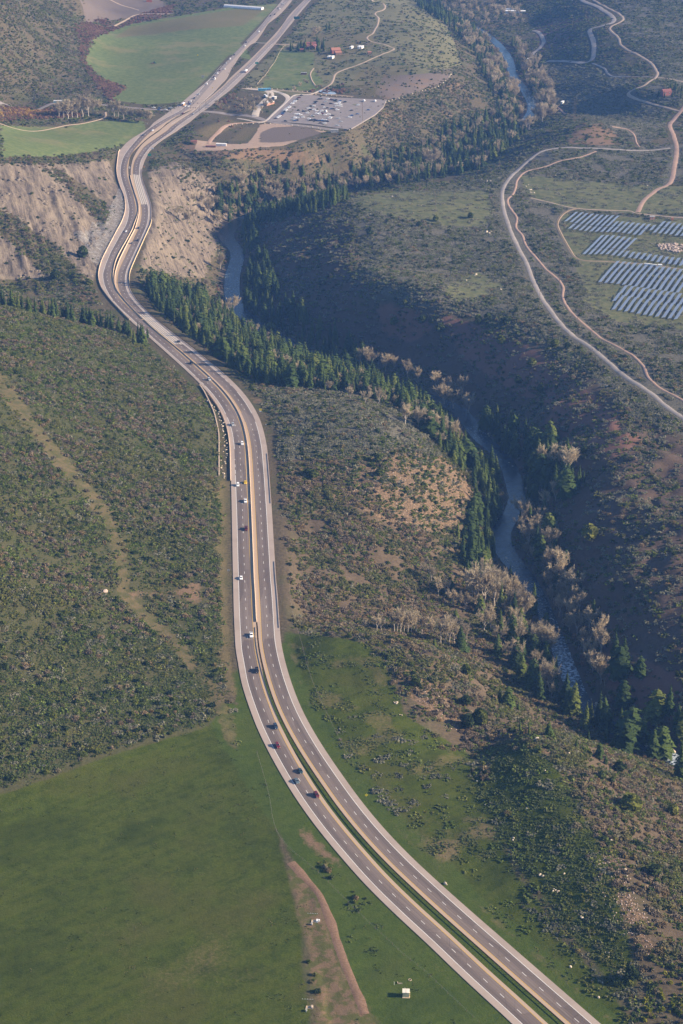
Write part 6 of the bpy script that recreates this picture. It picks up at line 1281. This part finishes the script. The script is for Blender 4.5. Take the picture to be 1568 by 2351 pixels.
# ------------------------------------------------------------------ solar field
t = NT('solar_cells'); ge = t.n('ShaderNodeTexCoord').outputs['Object']; sp = t.n('ShaderNodeSeparateXYZ'); t.L(ge, sp.inputs[0])
gl = t.math('MAXIMUM', t.math('LESS_THAN', t.math('FRACT', t.math('MULTIPLY', sp.outputs[0], 1.0)), .05), t.math('LESS_THAN', t.math('FRACT', t.math('MULTIPLY', sp.outputs[1], .5)), .03))
panel_mat = t.bsdf(t.mix(gl, (.30, .315, .37), (.46, .47, .48)), .3, .8)
SOLW = 3.3
def solar(tx, ty, bx, by, label, group):
    P = []
    for a, b in ((tx, ty), (bx, by)):
        x, y, z = (float(v[0]) for v in G(1254.4 + .2 * a, 457.9 + .2 * b)); P.append(np.array([x, y, z]))
    p, q = P; d = q - p; Ln = float(np.hypot(d[0], d[1])); c_ = (p + q) / 2
    o = empty('solar_table', (c_[0], c_[1], float(hz(c_[0], c_[1]))), math.atan2(d[1], d[0]), label, 'solar panels', group)
    tl = R(14); ct, st = math.cos(tl), math.sin(tl); h = 1.9; w_ = SOLW / 2
    pr = lambda v, n_: (v * ct - n_ * st, h + v * st + n_ * ct)
    m = MB(); m.loft([[(x_, *pr(-w_, 0)), (x_, *pr(w_, 0)), (x_, *pr(w_, .06)), (x_, *pr(-w_, .06))] for x_ in (-Ln / 2, Ln / 2)]); m.build('panel', panel_mat, o)
    MB().tube([(-Ln / 2, 0, h - .12), (Ln / 2, 0, h - .12)], .08, 6).build('torque_tube', steel, o)
    for x_ in np.linspace(-Ln / 2 + .6, Ln / 2 - .6, max(2, int(Ln / 9))): MB().box(x_ - .07, x_ + .07, -.07, .07, -.4, h - .1).build('post', steel, o)
def rows(tops, bots, gap, block, gl_=.012):
    for (tx, ty), (bx, by) in zip(tops, bots):
        segs = [(0, 1)] if gap is None else [(0, gap - gl_), (gap + gl_, 1)]
        for k_, (a, b) in enumerate(segs):
            nm_ = 'solar panel table in the %s%s' % (block, '' if gap is None else (', upper half of its row' if k_ == 0 else ', lower half of its row'))
            solar(tx + (bx - tx) * a, ty + (by - ty) * a, tx + (bx - tx) * b, ty + (by - ty) * b, nm_, 'solar tables of the %s' % block)
rows([(350,160),(412,167)], [(220,272),(280,282)], None, 'top block, short left rows')
rows([(470,175),(530,182),(588,190),(645,195),(705,198),(765,200),(825,205)], [(262,355),(322,365),(384,375),(445,382),(507,388),(568,390),(630,393)], .68, 'top block, long rows')
rows([(820,270),(880,272),(940,278),(1000,285),(1062,290),(1125,297),(1185,302)], [(695,395),(755,395),(818,397),(880,405),(940,415),(1003,425),(1065,432)], .5, 'top block, middle rows')
rows([(1245,312)], [(1195,375)], None, 'top block gap, the single short one')
rows([(1355,270),(1415,275),(1472,285),(1535,295),(1595,302),(1655,310)], [(1235,402),(1297,410),(1360,418),(1422,425),(1487,435),(1550,440)], .5, 'top block, right rows')
rows([(645,432),(705,430),(772,432),(835,440),(898,447),(960,455),(1025,465)], [(430,648),(495,652),(560,652),(625,650),(692,652),(757,662),(820,668)], .68, 'second block')
rows([(940,612),(1005,622),(1070,630),(1135,638),(1198,648),(1262,658),(1325,668),(1390,678),(1455,685),(1522,692),(1585,702)], [(885,678),(950,690),(1015,700),(1080,708),(1145,718),(1210,728),(1275,740),(1340,748),(1407,760),(1470,768),(1535,780)], None, 'short row of the second block')
rows([(825,728),(893,735),(957,742),(1025,750),(1090,760),(1152,770),(1215,778),(1285,788),(1350,797),(1415,805),(1480,812),(1548,825),(1615,835),(1680,845)], [(612,962),(680,970),(747,975),(815,985),(883,993),(950,1003),(1017,1015),(1087,1025),(1155,1037),(1223,1047),(1292,1055),(1360,1065),(1430,1075),(1500,1083)], .33, 'third block')
rows([(920,1015)], [(775,1180)], .5, 'bottom block, short left row')
rows([(990,1025),(1060,1035),(1125,1045),(1195,1055),(1265,1065),(1335,1075),(1402,1085),(1470,1097),(1540,1107),(1608,1117),(1675,1127)], [(765,1275),(837,1285),(910,1298),(980,1310),(1052,1325),(1125,1338),(1190,1350),(1265,1360),(1340,1370),(1410,1380),(1480,1390)], .42, 'bottom block, long rows')

# ------------------------------------------------------------------ poles, signs, signals
def pole(bx, by, ty, label, arm=2.2, group=None, mat=None, two=False):
    x, y, z = (float(v[0]) for v in G(bx, by)); h = max(4., min(26., top_height(x, y, z, ty))); o = empty('utility_pole', (x, y, z), R(20), label, 'utility pole', group)
    MB().tube([(0, 0, -.5), (0, 0, h)], [.2, .13], 7).build('post', mat or wood, o)
    for k_ in ((0,) if not two else (0, 1.3)): MB().box(-.08, .08, -arm / 2, arm / 2, h - .7 - k_, h - .5 - k_).build('crossarm', mat or wood, o)
    im = MB()
    for q in (-.45, 0, .45): im.tube([(0, q * arm, h - .5), (0, q * arm, h - .25)], .05, 5)
    im.build('insulators', simple('insulator', (.45, .42, .40), .3, .5), o); return x, y, z + h - .3
pl = []
for bx, by, ty, lb in ((1238,712,667,'brown utility pole at the inside of the mesa road bend'),(1284,650,612,'utility pole where the pink path crosses below the solar loop'),(1325,744,697,'utility pole beside the pink path midway down the mesa'),(1432,814,767,'utility pole beside the lower pink path'),(1358,834,800,'utility pole on the rim below the mesa road'),(1136,488,450,'utility pole just left of the mesa road'),(1216,512,470,'utility pole between the mesa road and the solar loop'),(1241,570,530,'utility pole below the bend of the solar loop'),(999,488,440,'utility pole in the promontory pasture'),(1044,458,435,'utility pole near the top of the promontory pasture'),(962,440,420,'first of the three close poles on the rim'),(971,440,421,'middle of the three close poles on the rim'),(981,440,420,'last of the three close poles on the rim'),(991,425,395,'tall pole standing among the rim conifers'),(1176,310,277,'twin arm pole at the edge of the river wood'),(1211,295,265,'pole right of the twin arm pole by the river wood'),(1146,392,365,'pole on the slope below the mesa rim'),(1099,560,540,'lone pole low on the promontory'),(1317,268,218,'left of the paired tall poles behind the orange knoll'),(1321,268,219,'right of the paired tall poles behind the orange knoll'),(1335,98,60,'tall pole beside the canyon road'),(1315,64,43,'pole upslope of the canyon road'),(1263,36,14,'pole on the dark slope by the long white building')):
    pl.append((pole(bx, by, ty, lb, two='twin' in lb), lb))
x, y, z = pole(1472, 1018, 974, 'utility pole with a broad orange crossarm on the shaded canyon wall', 5.0, None, None)
wm = MB()
def wire(a, b, sag):
    a = np.array(a); b = np.array(b); f = np.linspace(0, 1, 14); return (a[None] * (1 - f[:, None]) + b[None] * f[:, None]) - np.array([0, 0, 1])[None] * (sag * 4 * f * (1 - f))[:, None]
T_ = {l_: p for p, l_ in pl}
for q in (-.9, 0, .9):
    ks = ['brown utility pole at the inside of the mesa road bend', 'utility pole on the rim below the mesa road']
    wm.tube(wire(np.array(T_[ks[1]]) + [q, 0, 0], np.array([x + q, y, z]), 4), .03, 3); wm.tube(wire(np.array(T_[ks[0]]) + [q, 0, 0], np.array(T_[ks[1]]) + [q, 0, 0], 4), .03, 3)
tag(wm.build('power_line', steel), 'wires running from the mesa rim pole down to the canyon wall pole', 'power line')
def sign(bx, by, w_, h_, colr, label, H=2.2, diamond=False, legs=1, extra=None, name='road_sign', text=None):
    x, y, z = (float(v[0]) for v in G(bx, by)); o = empty(name, (x, y, z), 0, label, 'sign')
    for s_ in ([0] if legs == 1 else [-w_ * .32, w_ * .32]): MB().box(s_ - .06, s_ + .06, -.02, .08, -.5, H).build('post', steel, o)
    m = MB(); zc = H + h_ * .4
    if diamond: m.loft([[(0, yy, zc - h_ / 2), (w_ / 2, yy, zc), (0, yy, zc + h_ / 2), (-w_ / 2, yy, zc)] for yy in (-.07, -.03)])
    else: m.box(-w_ / 2, w_ / 2, -.07, -.03, zc - h_ / 2, zc + h_ / 2)
    p_ = m.build('panel', colr, o)
    if extra: MB().box(-w_ * .35, w_ * .35, -.075, -.03, zc - h_ * 1.05, zc - h_ * .55).build('plate', extra, o)
    return o
ysign = simple('sign_yellow', (.85, .62, .02), .5, .4); wsign = simple('sign_white', (.78, .77, .74), .5, .4); gsign = simple('sign_green', (.02, .26, .17), .5, .4); osign = simple('sign_orange', (.75, .30, .04), .5, .4); gback = simple('sign_back_grey', (.42, .41, .40), .5, .4, .3); dgs = simple('sign_dark_green', (.02, .10, .11), .5, .4)
sign(841, 1836, 1.6, 1.6, ysign, 'yellow diamond warning sign in the grass beside the right carriageway', 2.0, True)
sign(598, 948, 1.9, 1.6, ysign, 'yellow warning sign with a white plate below it by the turnout', 2.0, False, 1, wsign)
sign(611, 988, .7, .6, wsign, 'small white marker sign on a tall post below the turnout', 4.5)
sign(525, 1320, 1.5, 1.2, gback, 'grey sign seen from behind in the left verge', 2.6)
sign(343.3, 362, 4.0, 2.8, gsign, 'green road sign beside the bend below the junction', 2.2, False, 2); sign(350, 346, 3.2, 1.6, wsign, 'white road sign on the outside of the bend below the junction', 2.0, False, 2)
sign(331, 389, 1.8, 1.8, osign, 'orange diamond sign by the start of the river side guardrail', 2.0, True); sign(297.7, 390, 1.6, 2.0, wsign, 'white sign in the dark median of the bend', 1.8)
sign(681.5, 48, 9, 4.2, dgs, 'large dark green guide sign beside the far highway', 3.0, False, 2, None, 'guide_sign'); sign(589.5, 150, 4.5, 2.6, gsign, 'small green sign beside the far highway', 2.2, False, 2)
sign(465.8, 182, 3.6, 3.2, gback, 'grey sign board in the grass left of the far highway', 2.4, False, 2); sign(488, 206, 1.6, 1.6, ysign, 'yellow sign at the nose of the far median', 2.0, True); sign(454,130,1.6,1.6, ysign, 'tiny yellow marker in the green field', 1.5)
white_p = simple('white_paint', (.74, .74, .73), .5, .4)
def signal(bx, by, ty, arm, label):
    x, y, z = (float(v[0]) for v in G(bx, by)); h = min(14, top_height(x, y, z, ty)); o = empty('traffic_signal', (x, y, z), 0, label, 'traffic signal')
    MB().tube([(0, 0, -.3), (0, 0, h)], [.2, .13], 7).build('pole', steel, o); MB().tube([(0, 0, h * .62), (arm, 0, h * .66)], [.13, .08], 6).build('mast_arm', steel, o); MB().tube([(0, 0, h - .1), (arm * .3, 0, h)], [.08, .06], 5).build('lamp_arm', steel, o)
    for f in (.45, .7, .95): MB().box(arm * f - .25, arm * f + .25, -.2, .2, h * .64 - 1.0, h * .64 + .4).build('signal_head', PAINT['black'], o)
signal(408.5, 249, 224, 20, 'traffic signal mast at the far left corner of the junction'); signal(393.6, 260, 236, 10, 'traffic signal mast at the near left corner of the junction'); signal(459, 263, 238, -12, 'traffic signal mast at the near right corner of the junction'); signal(472, 251, 228, -22, 'traffic signal mast at the far right corner of the junction')
def lamp(px, py, ty, label):
    x, y, z = (float(v[0]) for v in G(px, py)); h = min(32, top_height(x, y, z, ty)); o = empty('light_mast', (x, y, z), 0, label, 'light pole'); MB().tube([(0, 0, -.3), (0, 0, h)], [.35, .2], 7).build('mast', wood, o); MB().box(-.9, .9, -.3, .3, h, h + .5).build('lamp_head', steel, o)
lamp(832, 283, 234, 'tall dark mast at the right of the parking lot')

# ------------------------------------------------------------------ buildings and equipment
M_wall = {k_: simple('wall_' + k_, v, .85, .2, var=.06, scale=1.5) for k_, v in dict(cream=(.62, .52, .30), white=(.70, .69, .66), brown=(.20, .12, .085), red=(.26, .10, .08), grey=(.32, .31, .30), brick=(.40, .22, .16), orange=(.34, .11, .06)).items()}
M_roof = {k_: simple('roof_' + k_, v, .6, .3, var=.06, scale=1.2) for k_, v in dict(white=(.76, .75, .72), red=(.22, .085, .07), orange=(.34, .155, .105), grey=(.36, .35, .34), cream=(.74, .68, .56)).items()}
def house(px, py, Lx, Ly, H, wall_, roof_, rz, label, name='house', cat='house', pitch=.35, wins=2, door=True, z=None):
    x, y, z0 = (float(v[0]) for v in G(px, py)); o = empty(name, (x, y, z0 if z is None else z), rz, label, cat); a, b = Lx / 2, Ly / 2
    MB().box(-a, a, -b, b, -1.2, H).build('wall', M_wall[wall_], o)
    e = .35; rise = b * pitch
    if pitch > .1: MB().loft([[(q, -b - e, H + .01), (q, 0, H + rise + .25), (q, b + e, H + .01), (q, b + e, H - .16), (q, 0, H + rise), (q, -b - e, H - .16)] for q in (-a - e, a + e)]).build('roof', M_roof[roof_], o); MB().loft([[(q, -b + .02, H), (q, b - .02, H), (q, 0, H + rise - .08)] for q in (-a + .03, a - .03)]).build('gable', M_wall[wall_], o)
    else: MB().box(-a - .2, a + .2, -b - .2, b + .2, H + .01, H + .22).build('roof', M_roof[roof_], o)
    for k_ in range(wins):
        xx = -a + Lx * (k_ + .5) / wins; f = MB().box(xx - .65, xx + .65, -b - .05, -b + .02, H * .4, H * .78).build('window', M_wall['white'], o); MB().box(xx - .55, xx + .55, -b - .07, -b - .052, H * .43, H * .75).build('pane', glass, f)
    if door: MB().box(a - .02, a + .06, -.5, .5, 0, min(2.1, H * .85)).build('door', M_wall['brown'], o)
    return o
# small pump hut in the foreground
hut = house(932, 2287, 2.7, 2.5, 2.5, 'cream', 'cream', R(-3), 'small cream hut with a pale flat roof in the grass by the highway', 'pump_hut', 'hut', 0, 0, False)
MB().box(-1.5, 1.7, -1.6, 1.5, -.6, .12).build('slab_base', palew, hut); MB().box(1.36, 1.72, -.5, .5, .3, 1.9).build('meter_box', M_wall['cream'], hut); MB().tube([(-.5, 1.5, 0), (-.5, 1.5, 3.1)], .07, 6).build('vent_pipe', white_p, hut); MB().box(-.06, .06, -1.47, 1.47, 2.73, 2.76).build('roof_seam', M_roof['grey'], hut)
def at(px, py): x, y, z = (float(v[0]) for v in G(px, py)); return x, y, z
o = empty('pipe_post', at(905, 2262), 0, 'thin white pipe standing left of the small hut', 'pipe'); MB().tube([(0, 0, -.3), (0, 0, 1.6), (-.15, 0, 1.75)], .07, 6).build('pipe', white_p, o)
m = MB(); m.box(-1.0, -.8, -.1, 1.1, -.2, .4).box(-.8, 1.0, -.1, .1, -.2, .4); tag(m.build('concrete_kerb', palew, None, loc=at(918, 2259)), 'angled white concrete kerb behind the small hut', 'kerb')
ringm = MB(); ringm.tube([(.65 * math.cos(q), .65 * math.sin(q), .1) for q in np.linspace(0, 6.283, 17)], .12, 6); tag(ringm.build('manhole_ring', palew, None, loc=at(941, 2250)), 'round concrete manhole ring behind the small hut', 'manhole')
def pad(px, py, label, boxes):
    o = empty('equipment_pad', at(px, py), R(-4), label, 'equipment pad'); m = MB()
    for k_ in range(6): m.box(-1.6 + k_ * .34, -1.6 + k_ * .34 + .30, -.9, .9, -.1, .28)
    m.build('pallet', simple('pale_timber', (.55, .42, .28), .85, .2, var=.15), o)
    MB().box(.6, 1.4, -.8, .8, -.1, .9).build('cabinet', palew if boxes == 1 else white_p, o)
    if boxes > 1: MB().box(1.55, 2.2, -.3, .5, -.1, 1.0).build('tank', white_p, o)
    MB().tube([(-1.0, 1.3, -.2), (-1.0, 1.3, 3.4)], .05, 6).build('mast', wood, o)
    a = MB(); a.tube([(-3.2, 1.3, 3.4), (1.2, 1.3, 3.3)], .02, 5)
    for q in np.linspace(-3.2, 1.2, 5): a.box(q - .09, q + .09, 1.22, 1.38, 3.26, 3.5)
    a.build('antenna_row', white_p, o)
    f = MB(); f.box(-1.5, -1.4, -3.0, -1.7, .0, .9).box(-1.1, -1.0, -3.0, -1.7, 0, .9).box(-1.5, -1.0, -1.8, -1.7, .8, .9); f.build('frame', white_p, o)
pad(711, 2314, 'pallet of pale crates with a thin antenna at the bottom of the meadow', 1); pad(723, 2116, 'pallet and white tanks among bushes beside the dirt track', 2)
# ranch and lot
house(711, 110, 18, 11, 5, 'red', 'red', .3, 'red ranch house among dark evergreens', pitch=.6); house(694, 118, 7, 5, 3.2, 'brown', 'red', .1, 'small brown open shed below the red ranch house', 'shed', 'shed', .3, 0); house(721, 112, 12, 8, 4, 'brown', 'red', 1.2, 'low wing right of the red ranch house', 'outbuilding', 'outbuilding', .5)
house(770, 121, 13, 9, 4.5, 'red', 'orange', .3, 'house with an orange roof and white garage doors', pitch=.6); house(776, 125, 9, 7, 3.2, 'brown', 'orange', .3, 'small shed with an orange roof beside the orange roofed house', 'shed', 'shed', .5, 0)
for a, b, L_, lb in ((755.5, 134, 8, 'white trailer below the orange roofed house, left of the pair'), (763, 134, 8, 'white trailer below the orange roofed house, right of the pair'), (807, 111.5, 8, 'white trailer left of the parked row at the ranch yard'), (825, 111, 9, 'tall white trailer second from the end of the ranch yard row'), (830.5, 111, 9, 'tall white trailer at the end of the ranch yard row'), (1291, 238, 8, 'small white trailer alone in the grassy bowl')):
    house(a, b, L_, 3, 3.2, 'white', 'white', 1.2, lb, 'trailer', 'trailer', 0, 2)
house(848, 124, 5, 4, 3, 'brown', 'orange', .2, 'small red roofed shed beside the ranch road', 'shed', 'shed', .4, 0)
house(694.5 + 3, 171, 8, 3, 2.6, 'brown', 'grey', 0, 'open timber shelter standing in the pasture', 'shelter', 'shelter', 0, 0, False)
house(617, 240, 16, 6, 3.2, 'brick', 'white', .95, 'bus shelter with a long white roof', 'bus_shelter', 'bus shelter', 0, 3, False); house(629.5, 227, 5, 5, 3, 'grey', 'white', .95, 'small white roofed kiosk beyond the bus shelter', 'kiosk', 'kiosk', 0, 1)
house(768, 304, 9, 4, 3.5, 'grey', 'grey', .1, 'dark grey shed on the dirt lot corner', 'shed', 'shed', 0, 2); house(445, 329, 7, 4, 2.8, 'brown', 'red', .2, 'brown shed at the left end of the dirt lot', 'shed', 'shed', .3, 0); house(508, 335, 12, 4, 2.6, 'white', 'white', -.1, 'white covered trailer at the bottom of the dirt lot', 'trailer', 'trailer', 0, 1); house(484, 338, 12, 3.5, 1.6, 'brown', 'red', -.05, 'long low rusty container at the bottom of the dirt lot', 'container', 'container', 0, 0, False)
house(1169, 27, 22, 9, 5, 'white', 'white', -.12, 'long white roofed house at the head of the canyon', pitch=.15, wins=5); house(1183, 30.5, 34, 9, 4.5, 'white', 'white', -.05, 'lower white wing of the long white roofed house', 'outbuilding', 'outbuilding', .12, 6)
house(1529, 218, 12, 9, 5, 'red', 'red', .3, 'red roofed house among trees on the far mesa', pitch=.6); house(1497, 503, 5, 4, 3, 'brick', 'grey', .1, 'small brick equipment hut above the solar panels', 'equipment_hut', 'hut', 0, 1); house(1543, 506, 2, 2, 2.6, 'orange', 'orange', .1, 'tiny red orange shed right of the brick equipment hut', 'shed', 'shed', .2, 0)
for k_, q in enumerate(np.linspace(1481, 1506, 7)): house(q, 608.5 + k_ * .5, 1.8, 1.2, 1.6, 'white', 'white', 0, 'white inverter cabinet in the row between solar blocks', 'inverter_cabinet', 'cabinet', 0, 0, False)['group'] = 'inverter cabinets'
house(1515, 613.5, 3.5, 2.5, 2.6, 'white', 'white', 0, 'larger white transformer cabinet right of the inverter row', 'transformer_cabinet', 'cabinet', 0, 0, False)
house(342.5, 4.5, 9, 3, 3.5, 'orange', 'orange', .1, 'orange red container at the edge of the bare field', 'container', 'container', 0, 0, False)
# long white crop tunnel at the top
p, q = np.array(at(516, 15.5)), np.array(at(603, 22.5)); d = q - p; Ln = float(np.hypot(d[0], d[1])); m = MB(); m.loft([[(x_, 5 * math.cos(a), 4.2 * math.sin(a) - .2) for a in np.linspace(0, math.pi, 9)] for x_ in np.linspace(0, Ln, 12)])
o = m.build('crop_tunnel', simple('white_sheeting', (.72, .71, .69), .5, .3, var=.08, scale=.3), None, loc=tuple(p)); o.rotation_euler = (0, 0, math.atan2(d[1], d[0])); tag(o, 'long white sheeted tunnel beyond the green field', 'crop tunnel')
# tractor in the green field, red machine by the pond, footbridge
def tractor(px, py, colr, label):
    o = empty('tractor', at(px, py), .3, label, 'tractor'); MB().box(-1.0, 2.2, -.6, .6, .9, 1.9, .2, .1).build('body', PAINT[colr] if colr in PAINT else colr, o); MB().box(-1.5, .2, -.9, .9, 1.6, 3.1, .2, .15).build('cab', glass, o)
    for x_, rr_ in ((-1.0, .95), (1.6, .6)):
        for s_ in (-1, 1): MB().tube([(x_, s_ * .75, rr_), (x_, s_ * 1.15, rr_)], rr_, 12).build('wheel', rubber, o)
    MB().box(-4.5, -1.6, -2.5, 2.5, .5, 1.2).build('implement', rust, o)
tractor(355, 146, simple('tractor_green', (.03, .13, .04), .5, .4), 'green tractor with an implement in the middle of the green field'); tractor(786, 195, 'red', 'red farm machine beside the pond')
p, q = np.array(at(1163, 112)), np.array(at(1184, 113)); d = q - p; Ln = float(np.hypot(d[0], d[1])) + 8; o = empty('footbridge', tuple((p + q) / 2 + [0, 0, 3]), math.atan2(d[1], d[0]), 'flat brown bridge crossing the river far upstream', 'bridge'); MB().box(-Ln / 2, Ln / 2, -2.5, 2.5, -.5, 0).build('deck', wood, o)
for s_ in (-1, 1): MB().box(-Ln / 2, Ln / 2, s_ * 2.4 - .1, s_ * 2.4 + .1, .01, 1.2).build('railing', rust, o)
# rockfall netting hung on the bluff beside the road
poly = [(255,470),(268,440),(276,430),(284,462),(282,500),(262,545),(240,590),(222,612),(205,600),(190,560),(170,545),(165,535),(205,530),(208,512),(240,515),(248,490)]
js, is_ = np.nonzero(inpoly(PXc, PYc, poly) & (DH > 9))
cells = set(zip(js.tolist(), is_.tolist())); idx = {}; V = []; F = []
def vid(j, i):
    if (j, i) not in idx: idx[j, i] = len(V); V.append((X0 + i * RES, Y0 + j * RES, HZ[j, i] + .7 + .35 * math.sin(i * 1.7 + j * .9)))
    return idx[j, i]
for j, i in cells:
    if j + 1 < NY_ and i + 1 < NX_: F.append((vid(j, i), vid(j, i + 1), vid(j + 1, i + 1), vid(j + 1, i)))
t = NT('wire_netting'); tc = t.n('ShaderNodeMapping', vector_type='POINT'); tc.inputs['Rotation'].default_value = (0, 0, R(45)); t.L(t.pos(), tc.inputs[0]); sp = t.n('ShaderNodeSeparateXYZ'); t.L(tc.outputs[0], sp.inputs[0])
wv = [t.math('LESS_THAN', t.math('FRACT', t.math('MULTIPLY', sp.outputs[k_], 1.6)), .24) for k_ in (0, 1)]; al = t.math('MAXIMUM', wv[0], wv[1]); seam = t.maprange(t.noise(.25, 3, .6), .5, .58, .0, .45)
pb = t.n('ShaderNodeBsdfPrincipled'); pb.inputs['Base Color'].default_value = (.42, .40, .37, 1); pb.inputs['Roughness'].default_value = .6; t.L(t.math('MULTIPLY', al, t.math('ADD', seam, .55)), pb.inputs['Alpha']); t.L(pb.outputs[0], t.out.inputs[0])
if F: tag(obj('rockfall_net', new_mesh('rockfall_net', V, F, t.m, True)), 'grey wire rockfall netting hung on the bluff beside the highway', 'netting')
